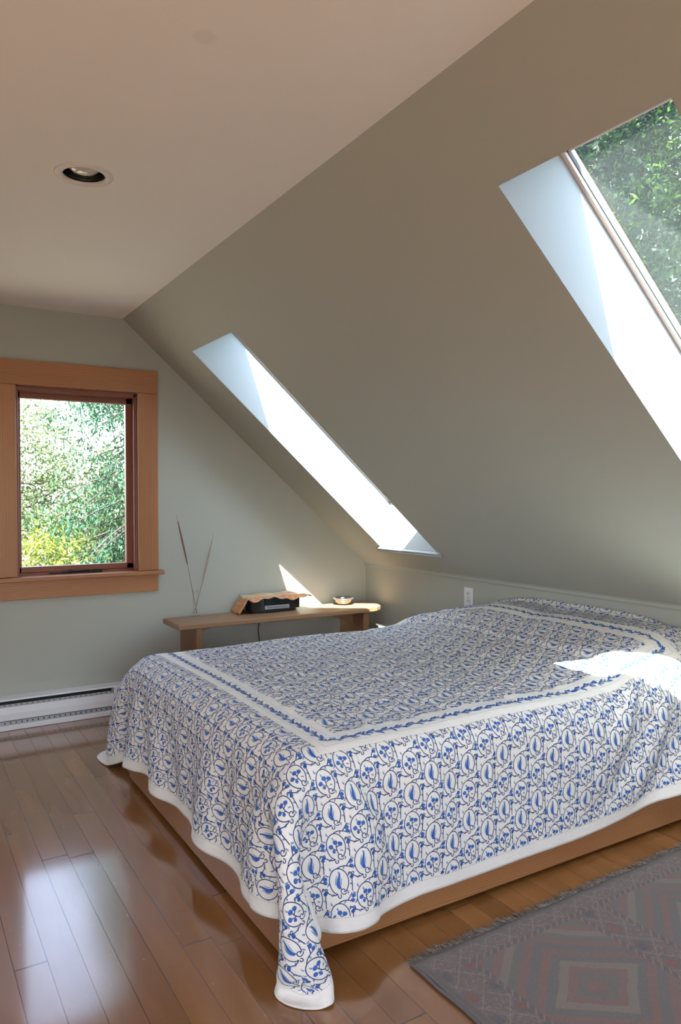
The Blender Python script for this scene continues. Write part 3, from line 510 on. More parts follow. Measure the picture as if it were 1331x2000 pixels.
51,0,0,-1,0,0,0,0,0,-1,1,0,0,0,-1,1,0,-1,0,1,-1,1,0,2,8,-12,5,-8,11,-7,3,-10,13,2,-19,9,9,-4,1,-3,-1,7,-6,2,-3,2,2,-5,-5,12,-8,4,-9,0,6,-1,0,5,-1,-4,6,-6,1,0,2,-4,-1,4,5,-3,3,-9,4,4,1,-4,0,0,0,0,0,-1,1,0,0,0,0,0,1,-1,0,0,0,0,0,0,0,0,0,0,0,0,0,
50,0,0,0,0,0,-1,1,0,0,0,0,0,0,0,-1,1,0,0,0,0,0,0,3,-3,-6,8,-3,-5,2,2,-5,6,-7,17,-7,-12,15,-3,-7,7,-3,-1,3,2,-4,2,6,-6,-5,3,3,1,-2,0,-2,3,0,-5,4,-2,1,-4,5,3,-9,15,-4,-6,3,-2,2,-1,0,1,-3,0,0,0,0,0,0,-1,1,0,0,0,0,0,0,0,0,0,0,0,0,0,0,0,0,0,0,0,
50,0,0,0,0,0,1,-1,0,0,0,0,0,0,0,0,-1,1,0,0,0,0,0,-10,4,15,-12,9,-5,3,-2,4,-6,-1,-4,8,7,-11,-3,12,-6,0,0,1,-7,7,-9,3,1,3,9,-15,10,-4,-8,9,3,-10,7,-5,5,-3,4,-2,-1,7,-10,3,-1,-3,0,1,-7,11,0,-1,0,0,0,-1,0,1,0,0,0,0,1,0,-1,0,0,0,0,0,0,0,-1,1,0,0,0,-1,1,
50,0,0,0,0,0,-1,1,0,0,0,0,0,-1,0,1,0,0,0,0,0,0,-1,6,1,-11,5,-1,3,-8,8,-2,2,8,-15,1,1,-2,9,-4,-12,5,4,-2,6,-5,11,-4,-2,-3,-8,7,4,1,0,-2,-6,5,8,-3,1,-2,-3,-1,-2,-3,3,2,-2,4,1,-3,6,-8,-1,4,0,0,-1,1,0,-1,1,-1,1,0,0,0,0,0,0,0,0,0,0,0,0,0,0,0,0,0,0,
51,0,-1,1,-1,0,1,-1,0,0,-1,0,0,1,0,-1,1,-1,0,0,1,0,0,-1,0,10,-7,-4,-3,13,-12,1,2,-8,16,-13,10,-2,-4,-5,16,-12,10,-5,1,6,-17,8,0,8,-5,3,-9,4,-2,-3,3,2,-8,1,6,-2,4,-3,-2,9,-8,1,4,-4,1,3,4,-4,-9,5,0,1,0,0,0,0,-1,1,-1,1,0,0,0,0,0,0,0,0,0,0,0,0,0,0,0,0,0,
50,0,1,-1,0,0,0,0,0,0,0,-1,0,1,0,0,0,0,0,0,0,0,0,-4,-3,-7,14,-1,3,-7,6,0,-6,8,-5,5,-11,8,4,-3,-4,11,-8,-3,-4,0,10,-13,6,-5,2,3,3,-7,12,-3,4,-10,4,6,-14,8,0,4,-3,-3,3,0,2,-6,7,0,-3,-3,10,-7,0,0,0,0,0,0,0,0,0,0,0,0,0,0,0,0,0,0,0,0,0,0,0,0,0,0,0,
51,0,-1,0,0,0,-1,1,0,-1,0,1,0,-1,1,0,-1,1,0,0,0,-1,1,8,-4,2,-9,7,-4,-3,6,-3,1,-2,5,-2,-3,2,-6,11,-6,0,-2,5,5,-10,6,5,-4,-4,4,-3,1,-3,-3,2,-3,11,-8,-1,11,-8,2,-3,0,-4,11,-9,-1,11,-13,-5,6,5,-2,1,0,-1,1,-1,0,0,0,0,0,1,0,0,0,0,0,0,0,0,0,0,0,0,0,0,0,0,-1,
50,0,0,0,0,0,0,-1,0,1,0,0,0,0,-1,1,0,0,0,0,-1,1,0,-4,10,-7,5,-9,9,3,-10,7,-4,2,1,-5,5,-6,4,-1,1,-2,3,-4,-1,6,-2,4,-6,5,-9,9,-6,12,-10,1,1,2,1,-3,-4,8,-11,0,6,1,-7,16,-13,-6,11,2,-9,4,0,0,0,0,0,0,0,0,0,0,0,-1,0,1,0,0,0,0,0,0,0,0,0,0,0,0,0,0,0,
52,-1,-1,0,0,0,0,0,0,0,0,0,0,0,0,-1,1,-1,0,0,1,0,0,-1,-6,7,0,0,2,-8,8,-5,5,1,-8,8,-4,5,-2,-5,4,-1,-8,6,-2,-2,-1,5,3,-2,3,-9,0,1,11,-2,-6,-7,9,4,-7,0,9,-4,-1,2,6,-16,10,-2,2,-2,-2,0,-1,3,0,0,-1,1,0,0,0,-1,0,0,1,0,0,0,0,0,0,1,-1,0,0,0,0,0,-1,1,0,
50,0,0,0,0,0,0,-1,0,1,0,0,0,0,0,0,0,0,0,0,0,-1,0,4,0,-2,-3,2,-9,9,3,-2,-1,-8,9,0,-6,1,1,7,-3,-1,5,0,-1,-2,7,-20,11,-1,3,5,2,-6,-6,4,4,2,-10,5,0,1,-5,7,2,-10,-11,11,5,-4,-5,5,5,-4,2,-1,0,-1,1,-1,1,0,0,0,0,0,0,0,0,0,0,0,0,0,0,0,0,0,0,0,0,0,0,
51,-1,1,-1,0,0,-1,1,0,-1,1,0,0,-1,0,1,-1,1,0,0,-1,1,0,-2,1,2,-4,4,1,-8,4,1,5,5,-12,1,11,-8,1,-8,-1,4,3,-2,0,7,-5,3,-5,3,3,-2,0,-2,5,-10,-2,1,5,-7,11,-7,1,0,-2,3,4,-4,-2,7,6,-4,-3,-1,-2,1,-1,1,-1,1,-1,0,0,1,0,-1,0,0,1,0,0,0,0,0,0,0,0,0,0,0,0,0,0,
50,0,0,0,0,0,0,0,0,0,-1,0,0,1,0,0,0,0,-1,1,0,0,0,-6,7,0,-1,1,3,4,-5,-8,0,1,3,1,2,-2,-7,13,-3,0,0,3,-9,-1,-2,12,1,-9,-2,6,-6,1,-2,13,-5,-1,-3,3,0,-6,11,-10,6,-5,5,3,-2,-10,-2,5,1,3,1,-2,0,0,0,0,0,0,0,-1,0,1,0,0,0,0,0,0,0,0,0,0,0,0,0,0,0,0,0,
51,0,-1,1,-1,0,0,0,0,0,0,0,0,0,0,-1,1,-1,1,-1,1,0,0,3,-1,-2,-1,1,1,2,-3,2,0,-1,4,-7,-7,10,3,-7,-1,5,-6,4,1,4,-3,-2,-6,9,-3,-6,6,2,1,-12,13,-4,3,-1,-8,11,-15,16,-9,13,-6,-7,1,14,-11,4,-2,0,-1,-1,0,-1,0,0,0,0,1,0,0,0,-1,1,-1,1,-1,1,0,0,0,0,0,0,0,-1,1,0,0,
50,0,0,-1,1,-1,1,0,0,0,0,0,0,0,0,0,0,0,0,0,-1,0,0,0,0,-3,10,-4,-3,-4,-4,17,-9,1,-12,15,2,0,-3,-4,6,-4,7,-5,-1,0,0,0,-3,-1,5,-1,-7,3,-3,14,-10,8,-7,2,-1,-3,13,-17,9,-5,3,12,-12,0,3,-1,-2,-5,3,1,0,1,0,0,0,0,0,0,0,-1,0,0,1,-1,1,-1,1,0,0,0,0,0,0,0,0,0,0,
51,0,-1,1,-1,0,0,0,0,0,0,0,0,0,0,0,-1,0,0,0,1,-1,1,8,-10,7,-6,-3,7,6,-7,-3,-4,3,13,-9,1,-11,8,3,-2,-1,-2,-4,13,-9,3,4,1,-5,-4,1,3,0,6,-11,-1,3,2,-5,9,-4,-4,9,-4,-3,4,-7,7,-6,2,-2,2,13,-14,3,0,-1,1,-1,1,0,-1,1,0,0,0,-1,0,1,0,0,0,0,0,-1,1,0,0,0,0,0,0,
50,0,0,-1,1,0,-1,0,1,0,0,0,-1,0,0,0,0,1,0,0,-2,2,-1,-9,9,-4,5,-3,-1,-3,7,-2,9,-5,-1,-3,0,5,1,-10,6,0,-7,4,3,-5,6,-6,1,10,1,-4,3,-3,-4,1,6,-6,4,-4,-2,4,1,-2,0,5,-9,3,-10,12,-1,3,-3,-10,9,-1,-1,1,0,1,-1,0,1,0,0,0,-1,0,0,0,1,0,0,0,0,0,0,0,-1,1,0,0,0,
51,-1,0,0,0,0,-1,0,-1,1,1,0,0,0,-1,1,0,-1,0,0,1,-1,1,10,-10,6,-10,12,-11,6,-5,1,-7,8,-1,-4,5,4,-5,4,-3,-2,2,-1,-8,12,-9,3,5,-13,10,-1,-2,7,-4,1,-4,2,-2,9,-3,1,-5,-4,-1,8,-1,3,8,-12,3,-4,4,-1,4,-6,1,-1,0,0,1,0,0,0,0,0,0,0,0,0,0,0,0,0,0,0,0,-1,1,0,0,-1,1,
50,0,0,0,-1,0,1,-1,-1,0,1,0,1,-1,0,-1,2,0,0,-1,0,1,0,-11,10,1,5,-8,10,-11,3,5,0,-4,4,-2,-3,-3,1,6,-7,9,-6,3,1,-6,3,2,-5,4,-4,2,0,-4,3,6,0,-1,-1,-5,-7,9,-1,8,-3,-6,3,-7,8,-1,4,-1,-4,3,-4,2,0,0,-1,1,-1,0,0,1,0,0,0,0,0,0,0,0,0,0,0,0,-1,1,0,0,0,0,0,
51,-1,0,0,-1,1,0,0,0,-2,-1,2,0,1,0,-1,-2,3,-1,1,-1,0,1,6,-9,-2,4,3,0,-2,5,-6,1,0,-7,5,1,0,2,1,8,-16,10,-5,3,1,-2,-4,5,-2,5,-3,4,-6,3,-6,-3,7,-2,3,8,-13,3,-2,-7,1,10,-4,-1,0,-3,1,6,-3,6,-4,-2,0,2,-1,1,0,0,-1,1,0,0,-1,0,1,0,0,0,0,0,0,0,0,0,0,0,0,-1,
49,1,0,-1,1,-1,1,0,-1,0,-2,-1,2,1,0,0,0,-2,3,-1,0,1,0,5,1,-4,0,-1,-9,9,-4,0,-1,-4,15,-4,0,-3,-3,-3,-5,12,1,2,-9,5,4,2,-8,8,-13,4,-6,14,-8,3,-2,-4,9,-1,1,-4,5,-1,7,-2,-9,3,4,-4,2,-4,-6,10,-11,6,1,0,0,0,-1,-1,1,1,-1,0,-1,1,0,0,0,1,-1,0,1,0,0,0,0,0,0,0,0,
51,-1,0,0,-1,0,-1,1,1,0,0,-2,-2,-1,3,1,0,-2,-2,3,1,1,0,-5,6,-1,0,-3,10,-6,-3,4,4,0,-12,7,-4,8,-2,6,-2,-10,8,-7,9,-5,-6,1,5,-3,5,-2,2,-4,1,-2,10,-4,-9,1,6,-4,-1,-1,10,-7,4,-3,-7,3,-3,7,-3,-3,9,-4,-1,-1,-1,0,0,3,0,-1,-1,-1,1,0,1,0,1,0,0,0,-1,1,0,0,0,0,0,0,0,
49,0,0,1,0,-1,0,-1,1,1,-1,0,-1,-1,-2,2,2,0,-2,-2,4,-1,1,2,-6,8,-8,1,-7,9,6,-9,4,-3,6,-2,3,-2,-9,3,-1,10,-11,7,-4,2,4,1,-3,0,1,-2,4,-2,1,0,-8,3,8,-9,-4,10,-1,-3,-6,5,2,1,0,6,-4,-3,1,-2,3,-1,0,0,-1,-1,2,-1,0,-2,-1,1,2,0,1,0,0,0,0,0,0,-1,1,0,0,0,0,0,0,
51,-1,-1,0,1,0,-1,0,-1,1,1,0,-1,0,0,-2,-1,3,0,-3,-4,2,4,1,2,-2,0,1,5,0,3,-6,-3,1,-3,4,-4,-1,16,-13,11,-8,0,-2,5,-3,7,-12,3,-1,-1,8,-10,-1,2,1,9,-2,-5,4,-1,-3,1,1,-1,3,-9,3,1,-3,6,-8,16,-1,-12,2,0,-1,-1,3,-1,-1,-3,1,2,2,-1,1,-1,1,-1,0,1,0,0,0,0,0,0,0,0,0,0,
49,1,0,-2,0,2,0,-1,0,-2,2,0,1,0,-1,0,-1,-1,1,1,-2,-5,-1,13,-1,-2,-2,8,-6,-2,-6,9,-1,13,-13,-7,8,-1,0,-2,-2,0,-1,8,-5,1,-12,4,9,-5,4,-6,10,-2,3,-3,-6,1,-4,8,-4,8,-9,1,-1,-1,6,-1,6,-3,-4,7,-10,5,2,-7,-3,2,4,0,-2,-2,3,1,1,-1,1,0,0,-1,1,0,-1,0,1,0,0,0,0,0,0,0,0,
49,0,0,0,-1,0,1,1,-1,0,-2,2,1,-1,0,0,0,-2,0,1,0,-1,-7,-15,4,0,8,-7,6,-4,4,-1,0,-10,13,5,-6,1,-6,8,-4,5,3,-7,2,-1,6,5,-8,6,-7,4,-5,1,-4,2,2,-1,5,-6,2,-4,7,1,2,2,-2,1,-3,0,-1,-2,-2,-8,0,7,5,5,1,-3,1,3,-1,1,0,0,-1,1,0,0,-1,-1,-1,0,2,0,0,1,0,0,0,0,0,
49,0,1,0,-1,-2,1,1,1,-1,-1,-1,1,2,0,0,-1,1,0,-1,1,0,-1,-3,-2,1,0,0,-1,1,-1,1,2,2,-1,0,0,0,1,-1,1,0,0,1,0,0,0,-1,0,0,1,-1,1,0,0,0,0,0,0,0,0,0,-1,0,-1,-1,-1,-4,-5,-1,0,2,0,1,3,4,4,-3,-1,2,2,0,0,-1,-1,1,1,0,-1,-1,-1,-1,1,0,0,2,1,0,0,0,0,0,0,
46,2,1,1,0,-1,-1,-1,2,1,0,-2,-1,1,1,-1,2,-1,0,0,-1,1,1,-1,0,-1,0,0,0,-1,2,0,0,1,0,0,0,0,0,0,-1,-1,-1,0,1,-1,0,1,0,0,-1,0,0,0,0,0,0,0,0,1,-1,0,1,-1,-2,-4,-3,1,1,2,2,0,2,2,1,1,-1,0,0,1,-1,0,0,-1,2,0,0,-2,0,-2,0,1,1,1,0,0,1,0,0,0,0,0,0,
44,1,2,1,1,1,-1,-1,-2,2,1,1,-1,-2,2,1,-1,1,-1,1,0,0,-1,1,-1,0,-1,1,0,1,-2,0,-1,-1,0,1,0,0,0,0,0,0,0,1,-1,0,1,-1,1,-1,1,0,-1,0,0,1,-1,0,0,0,0,0,-2,-3,-2,2,1,2,2,0,0,2,0,1,0,0,-1,0,0,0,1,-1,-1,2,-1,0,-1,-2,-1,1,1,1,1,1,0,0,0,0,0,0,-1,1,-1,
45,-1,0,3,2,1,0,-1,-1,-2,1,1,1,0,-2,0,1,0,-1,0,1,-1,1,1,1,0,0,0,0,0,0,0,0,-1,-1,-1,0,0,0,0,0,1,0,-1,0,1,-1,1,-1,1,-1,0,1,0,-2,-1,0,-1,0,-1,0,0,-1,2,2,0,2,1,0,1,0,0,0,0,0,0,-1,-1,1,-1,-1,0,2,0,-1,-2,0,1,1,1,1,0,0,0,0,0,0,-1,1,-1,1,-1,1,
48,-1,-2,-1,2,2,1,1,0,-1,-1,-1,0,1,1,0,-2,-1,3,0,0,0,1,-2,0,0,1,-1,-1,0,1,-1,0,1,0,-1,1,-1,1,0,0,-1,0,1,0,-1,1,0,1,-1,1,-1,0,-1,2,0,0,0,-1,0,0,-1,1,0,1,0,0,1,0,0,0,-1,-1,-1,0,1,1,1,-3,0,1,2,-2,-1,0,1,0,1,1,0,0,0,0,-1,0,1,-2,0,0,1,1,0,0,
50,-1,-1,-2,-2,2,2,2,0,0,-1,0,-1,0,-1,1,1,0,-2,1,0,1,-1,0,0,-1,1,-1,1,0,-1,1,-1,0,1,0,0,0,-1,1,0,0,0,0,0,0,0,0,0,1,-1,0,0,0,0,0,0,1,0,1,0,0,-1,1,0,1,-1,-1,0,-1,0,0,2,0,1,-1,-1,-1,1,0,1,-2,1,0,1,0,0,0,0,0,0,0,-1,0,-1,-1,-1,0,1,1,1,1,0,
50,0,-1,-1,-1,-3,1,2,2,1,0,0,0,0,0,-2,0,1,0,-1,1,0,-1,0,0,0,-1,1,0,-1,1,0,0,0,0,0,0,0,1,-1,0,0,1,-1,0,1,0,0,-1,0,0,1,-1,1,-1,0,1,-1,1,-1,0,0,2,0,0,-1,1,0,-1,1,0,0,-1,0,-1,0,0,1,0,1,-1,1,0,0,0,0,0,0,0,0,-2,0,-1,-1,0,-1,1,0,0,1,1,2,0,
48,1,1,1,-1,-1,-3,-1,2,2,0,0,0,0,-1,1,0,0,0,1,-1,-1,1,0,-1,0,0,0,0,0,0,0,1,-1,0,0,0,1,-1,0,1,0,-1,0,1,-1,0,-1,1,0,0,1,0,-1,1,0,-1,1,-1,0,1,0,0,0,-1,1,0,0,0,0,0,0,0,1,0,-1,1,-1,1,0,-1,0,0,0,0,0,1,-1,-1,-1,0,-1,1,0,0,0,1,1,-1,0,-1,2,0,
45,3,1,-1,2,0,0,-2,-2,0,3,1,-1,0,1,-1,0,0,0,-1,1,0,0,0,0,0,0,0,-1,1,0,-1,0,1,0,0,0,-1,1,0,0,0,0,0,0,1,-1,1,-1,0,1,-1,0,0,0,0,0,0,0,0,-1,1,0,0,0,0,0,0,1,0,-1,0,-1,-2,0,1,0,3,-1,-1,0,1,1,0,0,-1,-2,0,0,0,1,1,-1,1,0,1,0,0,0,0,0,-2,2,
42,2,3,2,0,1,0,0,-1,-2,0,0,3,-1,0,1,-1,0,0,0,0,0,0,0,0,0,-1,0,0,-1,0,1,0,-1,0,1,0,0,0,1,-1,1,0,1,-1,0,0,0,0,0,-1,1,0,1,-1,0,0,0,0,0,1,-1,0,0,1,-1,0,-1,0,-1,1,0,1,1,-1,0,1,-2,1,1,0,0,-1,0,-1,1,0,1,-1,1,0,0,1,-1,0,0,0,0,0,0,0,0,0,
45,-2,0,2,2,1,1,0,1,0,-1,0,-1,2,0,-1,0,0,1,-1,0,1,-1,0,0,0,1,0,0,0,0,0,0,0,0,0,0,0,0,0,0,0,0,-1,1,-1,1,-1,0,0,1,0,0,-1,1,0,0,-1,1,0,-1,1,0,-1,0,1,0,0,0,1,-1,0,0,-1,1,0,0,0,-1,-1,1,0,1,0,0,-1,1,0,0,0,0,0,-1,1,0,-1,0,0,0,0,0,0,0,
49,-1,-2,-1,-1,1,2,2,0,1,0,-1,0,0,0,1,0,-1,0,1,-1,0,1,0,0,0,-1,0,0,0,0,0,-1,1,0,0,0,1,0,-1,1,-1,1,0,0,0,0,0,0,0,0,-1,1,0,0,-1,1,0,-1,1,0,-1,0,1,0,-1,0,1,-1,0,1,-1,0,1,0,0,-1,0,0,1,0,-1,0,0,0,1,0,0,0,0,-1,0,0,-1,-1,1,-1,-1,0,-1,1,0,-1,
50,-1,0,-1,0,-2,-1,0,2,1,1,1,0,-1,0,-1,1,0,0,0,1,0,0,0,0,0,0,0,0,0,0,-1,1,0,0,0,0,0,0,0,0,0,0,0,0,0,0,0,0,0,0,0,0,0,0,0,0,0,0,0,0,0,0,0,0,0,0,0,0,0,0,0,0,0,0,0,0,0,0,-1,0,1,-1,1,0,0,-1,-1,0,-1,0,-1,0,0,0,-1,0,0,-1,0,-2,-1,1,
50,0,0,0,-1,0,0,-1,-1,0,0,0,1,1,0,1,0,0,0,-1,1,0,0,0,0,0,0,-1,0,1,-1,1,0,0,0,0,0,0,-1,1,0,0,-1,1,-1,1,-1,1,0,0,-1,1,0,0,-1,1,-1,1,0,-1,1,0,0,0,-1,1,0,-1,1,0,-1,1,0,-1,0,0,0,0,0,1,0,-1,0,0,0,-1,0,0,0,0,0,0,0,0,0,0,0,0,0,-1,-1,0,-1,
49,1,0,0,0,0,0,0,0,-1,0,1,0,-1,1,-1,-1,1,0,1,-1,0,0,1,0,0,0,0,0,0,0,0,0,0,0,0,0,0,0,0,-1,1,0,0,0,0,0,0,0,0,0,0,-1,1,0,0,0,0,0,0,0,0,0,0,0,0,0,0,0,-1,1,-1,-1,0,0,1,0,1,-1,-1,0,1,1,0,0,0,0,0,0,0,0,0,0,-1,0,0,0,0,0,0,1,-1,0,
50,0,0,0,0,1,-1,0,0,0,0,0,-1,1,-1,1,0,-1,0,0,1,0,0,0,0,0,0,0,0,-1,1,0,0,0,0,0,0,-1,1,0,0,0,0,0,0,0,0,-1,1,0,0,0,0,0,0,0,0,-1,1,0,-1,1,-1,0,1,0,-1,1,-1,1,-1,0,1,0,0,0,0,-2,1,1,0,0,-1,0,0,0,1,0,0,0,0,0,0,1,0,0,-1,0,0,1,-1,0,1,
50,-1,0,0,0,-1,1,0,0,1,0,0,0,0,0,0,0,0,0,0,0,0,0,0,0,0,0,0,0,0,0,0,0,0,0,0,0,0,0,0,0,0,0,0,0,0,0,0,-1,0,1,0,0,0,0,0,0,0,0,0,0,0,1,-1,0,0,1,-1,0,0,0,0,0,0,0,0,0,0,0,-1,0,1,0,0,0,1,-1,0,0,-1,0,0,0,0,0,-1,1,0,1,-1,0,1,0,
48,0,-1,0,0,0,-1,1,1,0,1,1,0,-1,1,-1,-1,-1,-1,3,0,1,0,0,1,-1,0,0,-1,0,-1,1,0,0,1,0,0,0,0,0,0,0,0,0,0,0,0,0,0,0,0,0,0,0,0,0,0,0,0,0,0,-1,0,1,0,0,-1,1,0,-1,0,0,-1,0,1,0,0,0,-1,1,1,0,0,-1,1,-1,0,0,-1,1,-1,0,-1,0,0,1,0,0,-1,1,0,0,0,
39,1,1,0,0,0,1,0,0,1,1,0,3,1,-3,-2,-2,1,6,2,0,-1,0,-1,0,0,0,0,-1,1,2,0,0,0,-1,-1,0,1,-1,0,0,-1,1,-1,0,-1,0,0,-1,0,1,0,1,0,1,-1,1,1,-1,1,0,1,0,-1,0,0,1,-1,1,0,1,-1,0,-1,-2,1,1,1,-1,-4,-1,3,3,1,-2,-2,-1,-1,0,-1,0,-1,0,0,-1,0,0,0,0,0,0,-1,0,
20,2,2,2,2,2,1,1,0,0,-1,0,-1,1,4,5,6,3,-3,-3,0,1,1,1,0,1,0,0,2,-1,-2,-2,-1,-1,-1,0,-1,-1,0,-1,0,0,-1,0,0,0,0,0,1,0,-1,0,0,0,0,1,0,0,1,0,1,0,0,1,0,0,0,1,0,1,0,2,1,2,1,-2,-1,0,1,2,-2,-6,-4,-2,0,1,0,0,0,0,0,0,0,-1,0,-1,-1,-1,-1,-2,-1,-1,-2,
-5641,50,49,54,50,52,31,9,-10,-28,-24,-3,21,43,49,36,27,26,28,39,45,48,50,50,49,50,48,48,47,48,49,50,50,50,49,48,46,46,48,50,50,50,49,48,46,46,48,50,49,50,50,50,50,50,50,48,47,44,47,49,50,50,49,47,44,45,48,50,50,50,48,45,41,47,48,48,50,48,42,34,27,32,41,46,49,48,44,39,32,32,39,43,47,50,48,52,50,53,50,51,49,50,49,
-2,-3,1,-6,0,-14,8,16,11,5,-7,-9,-6,-4,-1,10,0,8,-2,-2,-1,0,0,-1,1,0,0,-1,-1,0,0,0,0,0,0,0,0,0,0,0,0,0,0,-1,0,1,0,-1,1,0,0,0,0,0,0,1,0,1,-1,0,0,0,0,1,0,0,0,0,0,0,0,0,0,0,0,2,-1,-1,-1,-1,1,5,3,2,0,-1,-2,-5,-4,3,3,4,1,-5,1,-3,-1,-3,-1,-2,0,-1,0,
-1,-1,0,1,-17,-18,0,11,18,16,2,-7,-7,-6,-1,3,6,4,0,-1,0,-1,0,1,0,-1,0,-2,0,0,1,0,0,0,0,0,1,-1,0,-1,0,0,0,1,-1,0,1,1,-1,1,-1,0,0,0,0,0,1,1,0,-1,-1,1,0,0,1,0,-1,0,0,0,0,0,1,0,0,1,0,-1,-1,-2,4,4,2,1,0,-2,-3,-3,3,4,4,1,0,-3,-6,-2,-1,-1,0,-3,-2,-1,0,
1,1,-2,-18,-21,2,-2,4,12,20,15,-4,-7,-7,-4,2,7,0,4,-1,0,0,0,-1,0,0,-1,-1,0,1,0,0,0,0,0,1,-1,0,0,0,0,0,0,-1,1,0,0,0,1,-1,0,0,0,0,0,1,0,1,-1,0,0,-1,1,1,0,0,0,0,0,0,0,-1,1,0,1,0,-1,-1,-1,0,6,3,1,1,-2,-1,-3,-1,6,4,1,0,0,3,-4,-5,-3,0,1,-2,-7,0,-11,
13,-22,-5,-21,2,1,-4,-1,7,16,19,7,-7,-7,-5,-1,7,-1,9,-4,-2,0,0,0,0,0,-2,-1,1,0,0,0,0,0,1,0,0,0,0,0,0,0,0,0,-1,1,0,0,0,0,0,0,0,0,0,0,1,1,0,-1,0,0,0,0,1,0,0,-1,0,0,0,1,1,0,1,-1,0,-1,-2,4,3,2,2,-1,-1,-3,-2,4,4,3,0,1,-1,0,0,-3,-2,-3,-1,-1,-3,-11,-17,
46,-32,-34,-1,0,-2,-7,-5,0,9,20,18,-3,-8,-5,-4,3,5,3,1,-2,-1,0,0,0,-1,-2,0,1,1,0,0,-1,0,0,0,1,0,-1,1,0,-1,0,0,1,0,0,0,0,0,1,0,-1,0,0,0,0,1,1,-1,0,0,0,0,1,0,0,0,0,0,1,-1,1,1,-1,0,0,0,-1,4,2,2,0,-1,-2,-2,-1,6,3,2,1,-2,0,0,2,0,-2,-3,-7,-8,-7,-15,-10,
46,-4,-21,-14,-11,-9,-7,-10,-3,0,12,21,12,-7,-7,-4,-1,6,2,4,-3,-1,-1,1,0,-2,-2,2,1,0,0,-1,1,-1,0,0,1,-1,1,-1,0,1,-1,0,0,1,0,0,0,0,0,0,1,-1,0,0,1,0,1,0,-1,0,0,0,1,1,-1,0,0,0,0,1,0,0,1,0,-1,-1,1,4,2,1,0,-2,-2,-3,5,4,2,0,0,-1,-2,-2,0,-1,-3,-6,-9,-9,-9,-9,-5,
48,1,-3,-14,-15,-13,-7,-12,-13,-3,1,15,20,4,-7,-6,-3,3,3,4,-1,-2,1,0,-1,-2,-2,2,1,0,-1,1,-1,0,0,1,0,1,-1,0,0,0,0,0,1,0,1,0,0,-1,0,0,0,0,0,0,0,0,1,0,0,0,0,1,0,0,0,0,0,1,-1,1,0,1,0,-1,1,-2,3,2,2,1,-2,-1,-3,2,4,3,1,0,-1,-2,-3,-3,-3,-4,-5,-7,-9,-8,-9,-5,-3,
35,7,5,-1,-10,-13,1,-6,-23,-23,-1,2,16,16,-2,-6,-3,-1,2,4,1,0,0,0,-2,-3,2,2,0,0,0,-1,1,0,0,-1,0,0,1,1,0,-1,0,-1,1,1,0,0,0,0,0,0,0,0,0,0,0,1,0,1,0,-1,0,0,1,1,0,0,0,-1,1,0,1,0,0,0,-1,1,3,1,2,-1,-1,-3,0,4,3,1,1,-1,-3,-3,-4,-5,-5,-4,-7,-8,-8,-7,-5,-3,-1,
24,2,9,10,3,-8,-30,-8,0,-11,-18,-1,2,16,11,-2,-5,-3,1,3,2,2,0,0,-3,-3,5,1,0,-1,0,1,-1,-1,0,1,0,1,0,0,0,0,0,1,0,0,0,0,0,1,-1,0,0,1,-1,0,0,0,1,1,-1,0,0,0,0,1,1,-1,0,0,1,1,0,0,0,0,0,0,3,1,0,-1,-1,-2,3,3,3,0,-1,-3,-3,-5,-5,-6,-7,-7,-7,-7,-6,-4,-2,-1,1,
27,-6,-2,7,11,7,-2,-20,-15,-5,-14,-12,-2,4,12,7,-2,-2,-2,1,3,4,0,-4,-4,4,4,0,-1,-1,1,0,-1,1,0,0,-1,1,1,0,0,0,-1,1,1,0,0,0,0,0,0,0,0,0,0,0,0,0,0,1,0,0,0,0,1,1,0,-1,0,0,0,1,0,1,0,0,-1,2,1,3,-1,-2,-2,2,3,3,0,0,-4,-3,-7,-5,-7,-7,-7,-6,-6,-4,-3,-2,-1,1,2,
43,-5,-6,-5,0,7,9,3,-8,-15,-13,-17,-12,-3,4,7,4,-2,-1,1,4,2,-3,-4,1,6,0,0,-1,1,0,0,0,1,0,-1,0,1,0,1,-1,1,0,1,1,-1,0,0,0,0,0,0,0,0,0,0,0,0,1,0,0,1,-1,0,0,1,1,0,0,0,0,1,0,0,0,0,0,3,1,-1,-1,-1,0,4,2,1,-1,-4,-4,-7,-7,-7,-7,-6,-6,-5,-4,-3,-1,0,1,2,4,
48,0,-2,-3,-3,-3,-1,5,5,-3,-12,-18,-16,-11,-4,3,5,1,0,0,4,-3,-3,0,6,2,0,0,0,0,0,-1,1,0,0,0,1,1,1,-2,1,0,0,1,0,0,0,0,0,0,0,0,0,0,0,0,0,0,0,0,1,0,0,0,0,0,1,1,-1,0,0,1,1,0,0,0,1,1,1,-1,-1,0,3,2,1,-1,-4,-5,-7,-8,-7,-7,-6,-5,-4,-4,-1,-1,-1,1,2,2,5,
46,2,1,1,1,-1,-2,-2,0,1,-1,-11,-17,-17,-11,-4,1,3,1,0,-1,-1,-1,5,3,0,0,-1,2,0,0,0,1,-1,0,1,0,1,0,0,0,0,1,0,0,0,0,0,0,0,0,0,0,0,1,-1,0,0,0,0,1,0,1,0,-1,0,1,1,0,0,0,0,1,0,-1,1,1,0,0,-1,1,2,2,1,-2,-4,-5,-9,-8,-8,-7,-6,-4,-3,-2,-1,-1,0,1,1,1,2,1,
28,3,4,4,2,2,1,2,1,0,0,-3,-10,-17,-14,-9,-5,1,0,0,0,-1,5,3,0,0,-1,1,0,1,-1,1,0,0,0,-1,2,0,0,0,0,0,1,0,0,0,0,0,0,-1,1,0,0,0,0,0,0,0,0,1,0,0,0,0,0,0,0,1,1,-1,0,0,2,-1,1,0,1,1,-1,1,1,1,0,-1,-4,-7,-9,-9,-9,-6,-5,-3,-3,-1,-1,1,0,0,0,1,1,1,-1,
